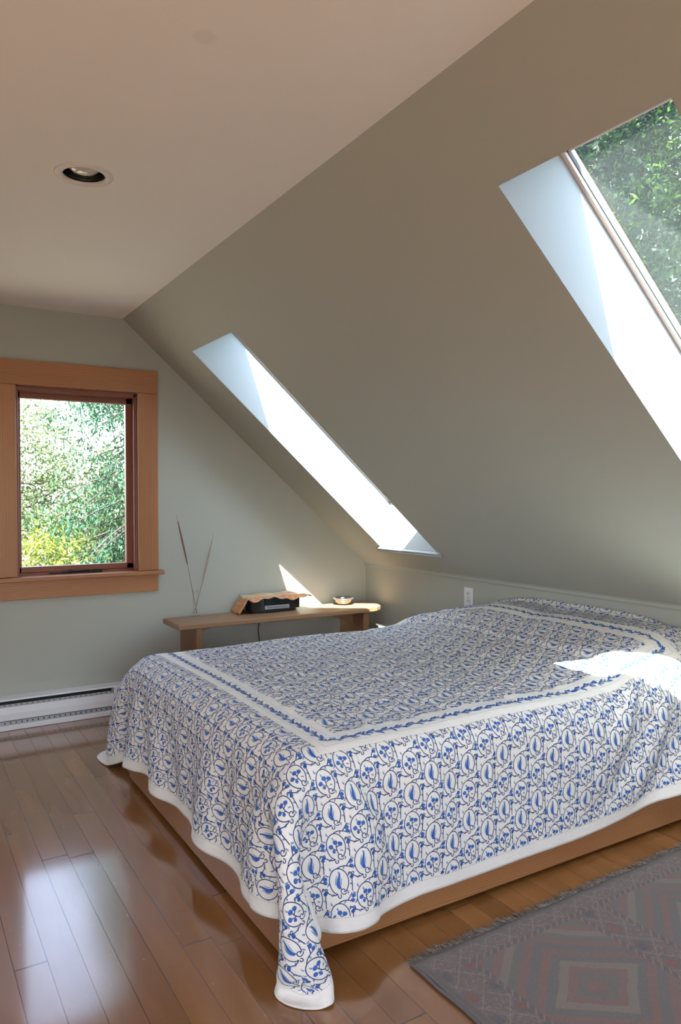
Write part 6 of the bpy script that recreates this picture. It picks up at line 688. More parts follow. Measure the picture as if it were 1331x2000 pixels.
0,0,0,0,0,0,0,0,0,-1,0,0,0,0,0,1,0,0,1,0,0,-2,-1,3,-1,0,0,2,-2,11,-12,4,1,-1,-2,1,-4,1,0,-1,2,0,-2,2,-11,13,-1,-4,5,1,-6,-14,28,-11,0,-1,-5,-6,11,-7,14,-5,4,13,-15,-5,-5,9,-2,0,10,-4,0,-7,2,-1,1,0,-1,1,0,-2,0,2,-2,1,0,0,0,0,0,0,0,0,0,0,0,0,0,0,0,0,0,
0,0,0,0,0,0,0,1,-1,0,0,0,0,1,0,-1,1,0,-1,0,2,1,2,6,-8,-2,0,5,5,-12,-2,6,2,-2,-2,0,-3,6,0,9,-2,-11,-1,-5,6,7,2,-4,10,-11,-7,6,-4,-3,6,-8,0,11,-1,-3,-11,8,8,-10,18,0,-16,7,0,-4,-10,14,2,-7,-3,4,0,1,1,-1,0,1,-1,-3,0,0,1,0,-1,1,0,-1,0,0,1,0,0,0,0,0,1,-1,0,
1,0,0,0,0,0,0,-1,0,1,0,0,0,-1,0,1,-1,0,0,0,1,1,0,-2,3,8,0,-11,-8,10,13,-20,4,-10,11,-10,-2,10,1,2,0,-2,1,0,-1,-6,-4,10,-5,9,2,-10,-8,11,-6,9,1,-9,5,3,6,-1,-8,-2,3,1,9,-4,3,8,-5,-22,-2,13,0,2,0,-1,1,0,0,-2,-2,-1,-1,1,2,1,0,-1,1,0,0,0,0,0,0,0,0,0,-1,1,0,
0,0,0,0,0,0,0,0,1,-1,0,0,1,0,0,-1,1,-1,1,-1,2,0,0,-3,5,-7,-6,8,5,-4,-9,0,-6,13,3,0,-1,-2,-1,7,-2,-2,0,0,9,-16,4,5,2,-16,3,13,4,-8,1,6,-9,0,0,0,-7,-7,-3,20,-8,6,4,-7,5,-6,3,7,-4,-8,8,-2,1,2,0,0,-2,-1,-1,-1,0,0,2,1,0,0,0,0,0,0,0,-1,1,0,0,0,1,-1,0,
0,0,0,0,0,0,0,1,0,0,0,0,-1,0,0,1,-1,1,-1,2,-1,3,1,-7,-3,1,6,-4,8,-3,-8,7,4,3,-6,-4,1,0,5,-10,10,-4,-1,0,1,3,-1,-7,2,8,-11,7,-3,14,-14,-7,8,-1,0,0,1,0,-1,-11,6,-9,-4,19,-12,5,9,0,-1,9,-7,-1,0,-1,-1,-1,0,0,0,0,0,-2,-1,3,1,0,0,0,0,0,0,0,0,0,0,0,-1,1,0,
1,0,0,0,0,0,0,-1,0,0,0,1,0,0,0,0,0,-1,0,0,2,-2,-1,5,-2,-1,0,10,-14,-2,7,1,-1,-5,2,1,0,2,-3,-5,3,11,-7,7,-13,-5,6,8,-11,8,8,-15,4,-3,12,6,-13,0,0,0,0,0,0,6,-6,2,0,0,-1,-2,3,-5,6,-7,15,-6,-2,-2,-1,0,0,-1,0,0,0,-1,-1,0,3,1,-1,0,0,0,0,0,0,0,0,0,1,-1,0,
0,0,0,0,0,0,1,0,0,0,0,-1,0,1,0,-1,1,0,0,0,0,0,-1,3,9,6,-9,-8,9,-2,7,-11,-2,-7,-5,12,5,0,-11,0,-11,9,22,-13,0,-2,-4,1,3,2,-12,9,11,-8,0,-6,8,-5,0,0,0,0,1,-7,2,13,-2,-7,7,6,-12,15,-4,-14,0,-2,2,4,-2,0,-1,0,0,0,0,0,-1,-1,2,1,0,0,0,0,0,0,0,0,0,0,0,0,0,
1,0,0,0,0,0,-1,0,0,1,0,0,0,0,0,0,0,0,0,0,0,-2,1,0,0,-4,6,-5,2,5,-19,5,3,8,1,-1,-4,2,2,-4,1,4,-3,-9,5,5,-1,-12,8,-1,6,0,-4,4,0,-1,9,-8,0,0,0,0,1,-1,1,-15,14,-1,0,-5,8,-4,-10,14,-11,8,3,-1,1,-1,-1,0,-1,0,0,0,-1,0,0,2,0,0,0,0,0,0,0,1,0,-1,0,0,0,
0,0,0,0,0,1,0,0,0,-1,0,1,0,-1,0,1,0,0,0,0,0,1,1,5,5,-16,4,-4,-7,-4,16,-2,-1,1,0,-1,-2,12,11,-3,-2,-17,-11,17,-5,4,1,-3,-2,-1,2,9,-11,5,-4,-2,5,-2,0,0,3,10,-12,8,-7,1,-7,9,-3,-4,-3,5,15,-5,-6,1,-2,-2,-1,0,0,-1,0,0,0,0,0,-1,0,1,2,0,0,0,-1,1,-1,0,0,0,0,0,0,
1,0,0,0,0,-1,0,0,0,1,0,-1,0,1,0,0,-1,1,-1,0,1,-2,-2,-4,4,7,-13,6,2,10,-8,3,-3,1,0,0,2,-11,1,0,2,3,-2,11,2,0,-14,9,-4,-2,4,-9,-3,-5,5,3,2,5,0,12,-4,-10,9,-5,10,-13,0,-11,9,5,7,-10,-2,2,15,-8,-5,-2,-1,0,0,1,0,0,0,0,0,-1,-1,1,1,0,0,0,0,0,0,0,0,0,0,1,-1,
0,0,0,0,0,1,0,0,0,-1,0,1,0,-1,0,0,1,-1,0,1,-1,1,0,-1,-1,-2,10,-6,-1,1,-2,4,4,-3,0,-4,-1,1,-3,-8,1,8,2,5,-5,-9,11,-9,7,3,-2,-1,-1,1,0,0,-5,18,0,-11,-11,-2,0,1,3,9,5,1,-11,-1,-11,13,-1,2,2,-2,0,2,-1,0,0,-1,1,0,0,0,-1,0,0,1,0,0,0,0,1,-1,0,0,0,1,-1,0,0,
1,0,0,0,0,-1,0,0,0,1,0,-1,0,1,0,-1,0,0,1,-2,2,-2,1,1,-2,-4,7,-2,0,-7,7,3,-5,-1,8,-5,2,-3,-9,10,-1,1,0,-12,0,9,1,2,-4,10,-2,-7,3,0,0,1,0,-7,3,3,0,-1,1,8,-9,-1,-10,5,6,0,1,-10,8,9,-10,4,1,-2,1,-1,1,0,-1,-1,1,0,0,-1,0,0,1,1,0,-1,0,0,1,-1,0,0,1,-1,0,
0,0,0,0,0,0,0,0,0,0,0,0,0,0,0,0,0,0,-1,2,-1,4,1,-8,-10,12,-6,9,9,-13,16,-9,-4,6,-6,0,-3,-6,10,0,-2,0,0,6,-4,-3,1,0,0,1,-1,8,-8,0,11,-9,-5,-1,-6,9,2,0,-1,-10,10,0,1,-2,1,-1,1,10,-13,-8,-1,10,2,1,1,-1,-1,0,-1,1,0,0,0,0,-1,1,0,0,0,1,-1,1,-1,1,0,-1,0,0,0,
0,0,0,0,0,0,0,1,0,-1,0,0,0,0,0,0,0,0,0,1,-1,0,-1,0,1,7,2,-10,4,-4,-7,9,3,-1,1,1,-2,8,-2,-11,2,0,8,-10,5,1,2,2,-7,-6,5,5,-4,-1,0,3,-3,0,4,-4,14,-14,0,0,2,-4,1,1,0,0,0,-1,1,5,-2,-5,0,2,-1,1,0,0,1,0,-1,0,0,0,0,-1,1,0,0,0,0,0,0,0,0,0,0,0,0,
0,0,0,0,0,1,0,-1,0,0,0,0,0,0,0,0,0,0,0,-1,1,-3,-2,4,1,-8,6,12,-11,2,-4,-12,10,5,-16,6,14,-7,-2,8,-2,-1,-8,8,-1,1,6,-14,21,-9,2,-3,14,2,-16,4,-11,1,-1,11,-8,12,0,-6,-9,12,-1,-7,2,-2,0,-9,6,4,0,-2,1,0,0,0,0,0,0,0,0,1,0,-1,0,0,0,1,0,-1,1,-1,0,0,0,0,0,1,-1,
1,0,0,0,0,-1,0,0,0,0,0,0,0,0,0,0,0,0,1,-1,-1,-1,0,1,4,8,-14,-2,-5,9,3,3,-6,-12,23,-7,-9,5,-1,4,-3,1,0,-2,1,-1,2,1,-13,3,8,5,-6,-2,-6,2,9,-2,5,-13,5,-1,-4,8,-1,-7,8,2,6,-7,0,7,-7,-2,3,-1,0,-1,1,0,0,1,0,0,0,-1,0,1,-1,-1,1,0,0,1,-1,0,0,0,0,1,0,-1,0,
0,0,0,0,0,0,0,0,0,0,0,1,0,-1,0,0,0,0,-1,0,1,5,3,12,-6,-17,4,-1,5,-6,8,-12,2,10,-18,20,-9,-1,-5,8,-2,0,0,2,7,-11,-10,11,-1,0,1,-10,8,2,16,-7,-9,1,-4,-6,8,3,1,-2,-4,4,4,0,-8,12,2,-6,11,-12,-7,9,-2,-3,1,-1,0,-1,1,0,0,1,0,-1,0,0,1,-1,0,0,0,0,0,0,0,0,0,0,0,
0,0,0,0,0,1,-1,1,0,0,0,-1,0,0,0,0,-1,1,0,0,-1,2,2,-4,-1,5,-7,1,-1,11,-10,6,1,1,-6,-11,8,-3,8,5,8,1,-13,-12,7,3,0,0,0,-1,-11,4,5,2,-6,11,9,-1,-13,0,3,-3,2,-3,2,3,-13,7,-3,-3,7,-6,9,-1,11,-13,-2,3,-3,3,1,2,-1,0,1,-1,0,0,-1,0,0,0,0,0,0,0,0,1,0,-1,0,0,0,
1,0,0,0,0,-1,1,-1,0,0,0,0,0,0,0,0,0,-1,0,0,0,-1,0,-4,4,4,3,-9,16,-14,-4,8,5,-19,14,8,-10,1,-1,-10,3,0,6,1,3,-3,0,0,1,-1,0,1,-2,2,-7,-8,6,5,4,12,-12,4,-7,13,3,-10,9,-15,3,0,-8,5,0,-5,-7,5,6,2,3,-1,0,-1,1,1,-1,0,0,0,0,-1,0,1,-1,0,0,0,1,-1,0,0,0,0,0,
1,-1,0,0,0,1,0,0,0,0,0,0,-1,1,0,-1,0,0,0,1,-2,1,-1,-6,-8,-1,9,12,-11,12,-5,-5,-9,12,0,7,11,-9,-9,2,-2,0,2,-1,-12,22,-10,0,14,-1,-7,-5,-8,-7,10,2,-2,11,6,-15,-7,-1,8,9,-2,5,-13,9,-3,3,-7,-2,0,-4,7,-1,0,0,0,1,1,1,0,-1,0,1,0,0,-1,-1,0,0,1,-1,0,0,0,0,0,0,0,0,0,
0,1,0,0,0,-1,0,0,0,0,0,0,1,-1,-1,1,0,0,0,-1,0,-3,-1,5,5,-6,-3,6,-6,-3,6,7,-7,1,0,-5,-1,5,9,-9,2,1,-4,3,-1,-11,11,0,-2,-1,5,2,-4,1,-2,0,1,1,0,1,-5,2,4,-10,-1,-1,7,-1,-2,10,4,5,-25,12,-6,7,-2,-1,1,-1,0,1,1,1,0,-1,0,0,0,0,-1,0,0,1,0,-1,0,0,0,0,0,0,0,
1,0,0,0,0,0,0,0,0,0,0,0,0,0,1,0,-1,-1,0,-2,1,0,1,-2,4,-4,2,-9,6,1,3,2,-3,-1,1,-3,6,-11,0,5,6,-6,4,10,-7,-4,0,1,-4,3,3,1,-5,1,1,-1,0,2,-2,-3,4,-1,-1,-5,6,3,1,-5,7,-20,11,2,11,-2,-8,1,-1,-1,1,1,0,0,0,0,0,0,1,0,0,-2,0,0,0,0,0,1,-1,0,0,1,0,0,-1,
2,0,0,0,-1,0,0,0,0,0,0,0,0,0,-1,-1,0,1,0,3,-4,6,2,-12,-8,13,0,3,1,8,-10,-10,13,-5,8,-7,-6,9,-4,0,3,7,9,-13,5,2,-5,-8,2,-1,-1,0,9,-2,-3,-4,-1,-9,0,8,6,-2,-5,11,-5,0,2,8,-8,-5,3,-8,-6,5,17,-13,-1,2,-5,2,3,2,1,0,0,0,0,0,-1,0,0,0,0,-1,0,0,0,0,1,-1,0,0,0,
1,0,0,0,1,0,-1,0,0,0,0,0,0,0,0,1,0,-2,0,-3,1,-4,0,15,-12,1,-1,-1,-6,-2,14,-7,7,8,-11,2,1,8,-3,-4,-6,10,-6,2,-7,6,3,13,-16,0,-1,0,-2,1,1,2,-2,6,3,-11,3,-5,4,1,-1,0,-19,2,5,10,1,-6,4,-5,2,6,0,-3,5,-1,-3,0,2,0,1,-1,1,0,0,-1,-1,0,0,1,0,0,0,0,-1,0,0,0,0,
2,0,0,0,0,-1,1,0,0,0,0,0,0,0,0,0,-2,0,0,0,-1,-2,-4,-2,14,-5,13,-8,1,4,-11,10,-9,3,12,-16,3,0,4,12,4,-26,3,1,8,-5,0,0,-7,4,1,0,-1,6,-1,6,4,1,-2,4,-14,9,-2,-16,8,-13,14,-5,-1,1,-3,3,-1,1,-2,-5,1,6,1,1,3,-1,-2,1,0,0,-1,1,0,0,-1,0,0,-1,1,-1,0,0,0,1,-1,0,0,
3,0,0,-1,0,1,-1,0,0,0,0,0,0,-1,1,-2,1,-1,1,-1,-2,2,4,6,-6,-4,2,1,-3,6,-3,5,2,-9,0,11,-8,3,7,-10,-1,1,-4,2,7,0,5,-12,0,4,1,-5,9,0,1,-9,2,-2,0,-3,6,4,-8,7,-7,-2,3,-4,0,1,-12,9,1,4,-9,9,1,-5,-3,1,3,3,1,-1,0,1,-1,0,0,-1,0,-1,0,1,-1,1,0,-1,1,-1,1,0,-1,
3,-1,0,1,0,-1,1,-1,0,0,0,0,0,0,0,1,-1,0,-2,0,-1,3,5,-1,-9,14,-11,4,1,-3,0,1,-1,3,0,4,7,-10,-1,2,1,-1,2,-4,0,0,0,-4,14,-9,6,9,-10,1,-4,11,-12,-6,4,2,11,-9,9,-15,-14,13,-2,5,-1,-3,0,-3,2,-1,-2,3,-2,1,6,-1,-3,-1,1,1,0,0,0,0,0,0,-1,0,0,0,0,0,-1,1,-1,0,0,0,0,
3,1,-1,0,0,1,-1,0,-1,0,0,0,0,1,-1,-1,0,-1,1,2,5,2,-1,-8,9,-2,-5,0,6,-5,15,-16,6,3,-2,-6,-1,0,3,3,-8,7,-4,0,1,0,1,-6,9,1,-4,4,8,-8,3,-10,6,-5,3,0,-1,3,-10,-2,10,-1,-2,-2,9,-12,2,-2,1,5,-8,-5,1,6,0,2,2,-1,-1,1,0,0,0,-1,1,0,-1,0,0,0,0,0,0,-1,0,1,0,0,-1,
3,0,1,0,0,0,0,-1,1,-1,0,0,0,-1,0,0,1,1,-3,-2,-1,3,1,1,7,-3,-1,9,-7,-5,-2,6,10,-11,-2,-1,2,11,-8,-2,-2,5,4,3,-9,1,-3,2,-4,1,4,3,-5,0,-2,7,5,-5,-2,7,-10,-1,-10,8,1,2,-1,3,-8,10,-1,-7,6,-7,12,-8,0,-4,-3,3,-1,0,1,0,1,0,0,0,0,-1,0,-1,0,1,0,0,0,0,0,0,0,-1,0,
5,-1,0,0,0,0,0,1,-1,0,-1,0,0,0,-2,-2,0,1,5,4,2,-2,-2,3,1,-1,-2,2,2,-1,-4,5,-13,8,-3,-1,7,-3,-3,8,-3,-1,13,-5,-6,1,-4,6,-4,-6,2,0,-1,1,1,0,0,0,-1,5,-7,-4,7,-1,0,1,5,-6,4,-5,-1,1,-4,12,-8,6,2,-4,-1,-6,-5,1,1,3,0,1,0,0,-1,2,-2,1,0,-1,1,0,-1,0,0,-1,0,1,-1,
4,1,0,0,-1,0,1,1,-1,0,0,-1,0,1,1,-2,-2,0,-3,2,2,3,0,-2,5,-5,10,-10,4,0,3,1,5,-10,0,10,-11,2,1,-1,3,1,-6,4,13,-13,7,1,-6,11,-12,-3,1,-3,4,-4,8,-3,0,-9,9,-8,11,3,2,-9,0,-5,-3,2,-1,6,-3,-6,3,5,-6,-6,-3,1,9,0,1,-2,0,0,0,0,0,0,0,-1,0,1,1,-1,-1,0,0,0,0,-1,0,
6,-1,0,0,0,0,0,0,1,0,-1,0,0,0,1,2,-4,-2,-1,-8,0,8,7,6,-6,1,-4,0,-2,10,-5,-2,-3,6,-3,2,0,7,-7,-1,3,-5,0,3,-1,4,-2,-1,3,-2,1,1,-6,6,-2,0,-4,0,0,2,4,2,-1,-5,0,5,-2,9,-14,3,-4,-1,0,6,-7,-8,-1,10,4,0,-7,-3,2,3,1,-1,0,0,0,0,0,0,0,0,0,0,-1,-1,0,1,0,0,-1,
5,1,-1,0,1,-1,0,0,0,1,1,-1,0,0,1,2,1,-8,0,-1,5,-12,6,4,5,6,-6,-4,3,-2,1,-1,5,1,2,-2,0,-1,1,-5,-3,11,-9,3,-3,3,-3,6,-7,6,-2,-5,5,-1,2,4,2,-6,-1,-2,-2,9,-3,-1,7,2,-10,-8,9,3,2,0,-6,-3,-4,4,4,-6,-3,-4,-1,8,2,-2,-2,0,0,0,1,-1,0,0,0,0,1,-1,-1,0,0,0,0,0,-1,
6,-1,0,0,0,1,-1,-1,1,0,1,1,-1,0,0,2,3,3,-9,3,-2,-5,-2,4,-1,8,-3,1,7,-6,2,2,-2,4,-9,0,-3,7,4,-2,2,-5,-3,0,3,-1,-3,-2,8,-6,7,-1,6,-12,9,-2,-5,6,-4,-4,1,6,-4,-2,-3,1,3,-1,-1,2,-3,4,9,-14,12,-8,-3,0,-8,5,8,2,-5,-3,-1,0,0,0,-1,1,0,0,0,1,-1,0,-1,0,0,0,0,0,-1,
6,1,0,-1,-1,0,1,0,-1,0,0,1,0,0,0,1,3,5,5,-7,-5,1,-9,11,0,-5,4,6,-13,8,1,-3,-3,4,3,-3,3,-10,7,-4,1,3,-1,0,-2,0,7,-5,0,-1,-2,1,2,2,-4,3,-4,3,4,0,-4,2,2,-2,-8,2,0,6,6,-5,5,-7,0,0,-8,-9,2,11,7,2,-1,-7,-3,-2,0,0,0,0,0,0,1,0,0,-1,-1,0,0,0,0,0,0,0,-1,
6,0,0,0,0,0,0,0,0,-1,0,0,0,1,-1,0,2,3,5,6,-11,1,1,-11,14,-6,7,1,3,-12,-1,8,-8,6,-7,4,-1,-2,5,0,-2,-3,4,-1,2,-2,-3,1,1,0,-3,5,-5,5,-3,-1,3,-1,-3,8,1,-4,-1,5,-2,-1,-2,2,-3,-3,0,3,-1,-10,3,4,1,-1,6,0,-4,-3,-2,-1,0,0,0,1,1,-1,0,0,0,0,0,-1,0,0,0,0,0,-1,0,
6,0,1,0,-1,0,0,1,0,-1,-1,0,1,-1,1,-1,-2,4,4,7,9,-4,-7,-1,-7,4,3,-4,-2,-1,-1,3,4,-6,8,-5,1,5,-9,2,-2,0,4,-1,-2,3,-2,5,-2,-2,3,-6,6,4,-3,1,-9,2,2,0,-1,0,2,0,3,-6,9,-5,-2,2,-3,2,-10,6,0,0,-1,0,6,-3,-5,-4,-1,0,1,0,1,1,0,1,-1,0,0,0,0,-1,-1,0,0,0,0,0,-1,
7,-1,0,1,0,-1,0,0,1,1,-1,-1,0,0,0,0,-3,-3,4,5,8,11,0,-12,-1,2,-1,-4,0,4,0,-4,1,-2,3,4,-1,-9,5,2,1,1,0,-4,-1,5,1,5,-8,4,-3,0,-3,1,0,-2,4,1,3,-7,4,-2,3,-2,-1,1,-6,4,-2,-1,-1,-5,2,4,0,9,6,-4,-11,-8,-3,-2,2,1,0,2,1,0,0,-1,0,0,1,0,-2,-2,1,-1,0,1,0,0,-1,
7,0,0,0,1,0,-1,0,0,1,1,-1,-1,0,0,-1,0,-6,-2,3,6,11,13,10,-3,0,-6,4,-3,3,-1,-2,0,4,-6,-5,6,-1,2,-4,3,-4,-4,5,-1,0,-3,-9,9,-6,8,-3,3,0,3,-2,0,0,-4,4,0,1,-5,-3,-3,-4,0,0,0,4,4,4,4,5,3,-4,-9,-15,-11,-4,1,8,-1,0,1,1,1,-2,0,0,0,0,0,0,-1,0,-1,0,0,-1,1,-1,-1,
9,-1,-1,0,1,0,0,-1,-1,1,1,1,-1,-1,0,0,-2,-1,3,-1,-5,0,10,9,3,0,-1,-1,3,-2,0,-1,-2,-7,2,1,-3,3,-3,2,-4,-2,1,-5,1,-1,1,4,-3,2,-3,4,-4,1,-3,2,1,-1,1,-1,1,-2,3,3,3,3,3,7,7,1,1,-2,-1,0,-4,-9,-13,-15,0,3,8,1,1,1,2,-1,-2,0,-1,0,1,1,-1,0,0,-1,-2,0,0,1,0,0,-2,
9,-1,-1,0,-1,2,0,0,0,-1,0,1,1,-1,-2,-1,0,3,-2,0,2,-6,1,6,4,1,2,1,-1,-1,-2,-3,-3,-3,2,2,-2,-2,0,3,1,6,3,0,0,-1,0,0,-1,1,0,0,1,-1,0,0,0,1,0,-1,0,1,-1,2,4,7,4,-1,-2,-2,-2,-2,-2,-6,-4,-7,-7,9,-5,1,1,0,0,4,-1,-2,-1,0,0,1,-1,0,0,-1,1,-1,0,0,0,0,0,-1,-2,
11,-1,-1,-2,0,-1,1,1,0,-1,0,0,1,2,-2,-2,-2,-2,-3,4,0,0,-2,2,4,3,1,-2,-1,1,3,4,2,2,-2,-2,1,-1,0,0,0,0,0,0,0,0,0,-1,0,-1,1,0,1,0,1,-1,1,-1,0,1,0,-1,5,7,2,-3,-2,-3,-3,-2,-3,-2,-3,-3,-4,-5,1,9,1,-2,-4,1,6,-2,-2,-1,0,0,1,-1,0,-1,0,0,-1,0,0,0,1,0,-1,0,-2,
10,1,-1,-2,-1,-1,0,0,1,1,0,0,0,2,3,0,1,0,0,2,-5,6,-3,-13,-1,-1,1,0,1,-1,0,1,4,3,5,3,0,0,0,0,0,0,0,-1,0,0,0,-1,0,1,0,0,0,1,3,3,0,1,1,0,1,1,1,-4,-3,-2,-2,-3,-1,-3,-3,-3,-4,-4,-2,6,11,-3,1,4,2,-1,-5,-3,-1,0,0,0,-1,0,0,0,0,0,0,0,0,0,0,0,0,-1,-2,
7,1,2,1,-2,-2,-1,0,0,0,0,0,0,-1,1,4,3,1,-5,-12,11,-3,1,9,0,-2,-2,3,2,0,0,0,-1,0,1,0,-1,0,0,0,0,0,0,0,0,0,-1,0,0,-1,0,1,0,0,-3,-3,2,3,1,2,-1,1,-1,-2,-1,-2,-3,-3,-4,-3,-4,-4,-3,-1,1,3,4,14,7,0,-4,-4,-4,0,0,1,0,0,0,0,0,0,0,0,0,1,0,0,0,-1,-1,-1,-1,
6,1,0,2,1,0,-2,-2,0,0,0,0,0,-1,0,-2,4,4,4,0,-6,2,1,1,1,2,-1,0,0,0,0,0,0,0,-1,0,0,0,0,0,0,0,0,0,-1,0,0,0,0,0,0,0,1,0,-1,1,-3,-3,-2,-2,0,0,2,0,-3,-4,-4,-3,-3,-1,0,2,3,4,5,4,2,-2,2,-2,-2,-3,2,1,0,-1,0,0,0,0,0,1,0,0,0,0,0,1,-1,1,-1,-3,-1,
4,1,1,1,1,1,0,-1,-1,-1,0,0,0,1,-1,-3,-1,2,2,4,0,0,2,1,1,0,1,-1,0,0,0,0,0,0,0,0,-1,0,0,0,0,0,-1,0,1,-1,0,-1,0,1,0,0,0,0,1,-1,1,-1,0,1,0,-2,-9,-5,-2,-1,1,2,3,2,3,1,2,1,0,4,2,-8,-5,0,-2,0,3,0,0,0,1,-1,1,0,0,-1,1,0,1,-1,1,-1,0,0,0,-1,-3,
4,0,1,0,2,1,1,1,-2,0,-1,0,0,-1,0,-1,-2,0,2,-1,5,4,-1,0,1,0,0,0,0,0,0,-1,0,0,0,0,0,0,0,0,-1,0,0,0,0,0,0,4,1,-1,-2,-2,-1,1,-1,1,0,0,1,-1,0,0,0,0,-1,1,-1,0,-1,0,0,0,0,-1,1,-3,-4,4,1,-3,0,1,-1,-1,0,1,-1,1,0,0,1,0,-1,1,-1,0,0,0,0,0,0,0,-4,
5,-1,0,0,0,1,2,1,1,-1,-1,-1,0,1,-1,2,-2,-1,2,6,-4,-2,2,2,1,0,0,0,0,-1,0,0,0,0,-1,0,1,-1,0,0,0,0,0,0,-1,0,-1,-3,1,0,0,2,1,0,1,0,-1,1,-1,1,0,0,0,-1,1,-1,0,0,0,-1,0,2,4,3,2,-2,-3,-8,-6,-3,0,3,2,1,1,0,0,1,-1,0,0,0,0,-1,0,1,-1,0,0,-1,1,0,-3,
5,0,-1,0,0,0,0,1,2,1,1,-1,-2,0,-1,2,2,-1,-1,-4,3,2,0,1,0,1,1,2,1,1,0,1,0,-1,0,-1,0,0,-1,-2,-1,-2,-1,0,0,0,3,2,0,0,0,-3,-2,0,0,0,1,0,0,0,0,0,0,0,-1,2,1,2,1,1,0,-1,-3,-1,-1,-1,-1,-1,-3,0,0,0,1,1,0,0,1,-2,1,0,-1,0,0,0,0,-1,0,0,0,1,-1,0,0,
4,1,0,0,-1,0,0,0,0,1,1,1,0,-2,0,-3,-1,2,0,7,-3,-1,2,-1,1,0,-1,-2,-2,-1,0,-1,-1,1,0,0,0,0,0,1,2,1,1,0,-1,0,-1,1,0,0,0,0,0,0,0,0,0,0,1,0,0,0,0,0,0,-2,-1,-2,-2,-1,0,-2,-1,0,1,1,0,7,4,0,0,-2,-3,-1,0,0,0,1,-1,0,0,0,0,0,0,0,0,0,0,-1,1,0,0,
3,0,1,-1,1,0,0,0,0,1,-1,1,1,-1,-1,1,1,-2,0,-2,2,1,0,1,0,0,1,1,2,1,0,0,0,-2,-1,-1,-2,-1,0,0,-1,0,0,-1,1,0,-3,-2,-1,0,0,3,3,0,0,0,0,0,0,0,1,0,-1,1,0,0,0,-1,1,2,1,2,0,-1,-2,0,2,-5,-3,1,-1,0,2,1,0,0,0,-1,0,0,0,0,0,-1,0,0,0,0,0,0,0,0,0,
2,0,0,1,0,0,0,0,0,-1,1,1,1,2,0,1,-1,1,-1,-1,-3,0,0,1,0,0,-2,-1,-3,-1,-1,0,0,1,1,1,1,1,0,0,0,-1,0,1,-1,0,1,1,0,0,0,-2,-1,0,1,0,0,0,0,1,0,0,1,-1,0,0,0,1,0,-2,-2,-1,-1,-2,0,1,1,6,4,0,1,-1,-3,-1,0,0,-1,1,0,-1,0,0,0,1,0,-1,0,0,0,0,-1,0,0,
2,0,0,0,0,0,0,0,0,0,0,-1,0,0,1,0,0,0,1,-1,1,0,-1,0,-1,0,0,0,1,-1,0,0,0,0,-1,0,0,0,-1,0,0,0,0,0,0,-1,-1,-2,-1,1,0,3,1,0,-1,1,0,0,0,0,0,1,-1,1,0,1,0,0,-1,1,0,0,0,1,1,0,0,-2,1,0,0,1,0,0,-1,-1,0,0,0,0,0,0,0,0,0,1,0,-1,0,0,0,0,0,
2,0,0,0,0,0,0,0,0,0,0,0,0,0,-2,-2,0,0,1,4,2,0,-1,-3,1,-1,0,0,0,0,0,0,-1,0,1,-1,0,-1,1,-1,0,1,-1,-1,1,0,0,-2,-1,0,2,1,0,0,0,0,0,0,1,-1,0,0,1,0,0,0,0,2,4,1,2,2,2,2,0,-2,-4,-7,-6,-1,-1,2,4,1,0,0,0,0,0,1,0,-1,0,0,0,0,0,1,0,0,0,0,0,
3,0,-1,0,0,0,0,0,0,0,0,0,0,0,0,-1,0,0,0,1,1,0,0,-1,-1,1,0,-1,0,0,0,-1,1,-1,0,0,0,0,-1,1,-1,0,0,0,0,0,0,-1,1,-1,0,1,-1,0,1,-1,1,0,0,0,1,0,0,-1,1,0,0,-2,-2,-2,-1,0,4,5,1,-1,-2,2,1,-1,0,-1,0,0,0,0,1,-1,0,0,0,1,0,0,0,0,0,0,0,0,0,0,0,
2,0,1,0,0,0,0,0,0,-1,0,0,0,0,-1,1,1,-1,0,-1,0,0,-1,0,1,-1,0,2,2,2,-1,-1,-3,-2,0,0,-1,0,1,-1,0,0,0,0,-1,0,2,5,1,0,-2,-5,-1,1,-1,1,-1,1,-1,1,0,0,0,1,0,0,0,1,-1,1,1,3,-2,-2,1,0,2,-2,-3,0,0,2,1,0,0,1,-1,1,0,-1,0,0,0,0,0,0,0,0,0,0,0,0,0,
4,0,-1,0,0,0,0,0,0,0,0,-1,0,-2,3,2,1,2,0,-4,-3,-4,-2,1,-1,0,-1,-1,-1,-3,0,1,2,2,-1,1,1,2,0,1,1,0,1,1,1,2,3,2,1,0,-2,-2,-3,-3,-1,-1,0,-2,-1,-2,-1,1,0,1,0,0,1,0,1,0,-1,-4,-3,-1,3,4,2,2,6,0,-1,-3,0,1,0,0,0,0,0,1,0,0,0,0,0,0,0,0,0,0,0,0,0,
3,0,1,0,0,0,0,0,0,1,0,0,-1,1,1,2,1,0,-5,-8,-5,-2,0,-2,-1,-1,1,1,-3,1,8,6,5,4,2,2,1,1,1,1,1,0,0,0,1,1,1,0,1,0,0,-2,-1,-1,0,-1,-1,0,-1,-1,-3,-4,3,1,0,0,0,-1,-2,-2,-3,-3,-4,-7,-7,3,4,7,9,5,1,-3,-5,-1,1,1,0,0,0,0,0,0,0,-1,0,0,0,0,0,-1,0,0,0,
2,0,0,0,0,1,0,2,0,1,0,3,0,2,-1,-1,-3,-7,-14,-7,0,2,0,2,1,2,-1,-1,8,21,7,4,2,2,2,0,2,0,1,0,0,1,1,0,0,0,0,0,-1,0,0,1,0,0,-1,0,0,-1,0,-2,0,0,-1,-1,1,-1,-1,0,-1,-1,0,-3,-4,-6,-15,-12,-1,5,-3,10,8,5,1,-1,0,-3,1,-2,0,-1,0,-2,0,0,0,-1,0,-1,0,1,0,0,0,]
NU, NV, CU0, CV0, CDX = 96, 103, -2.365, -3.07, 0.025
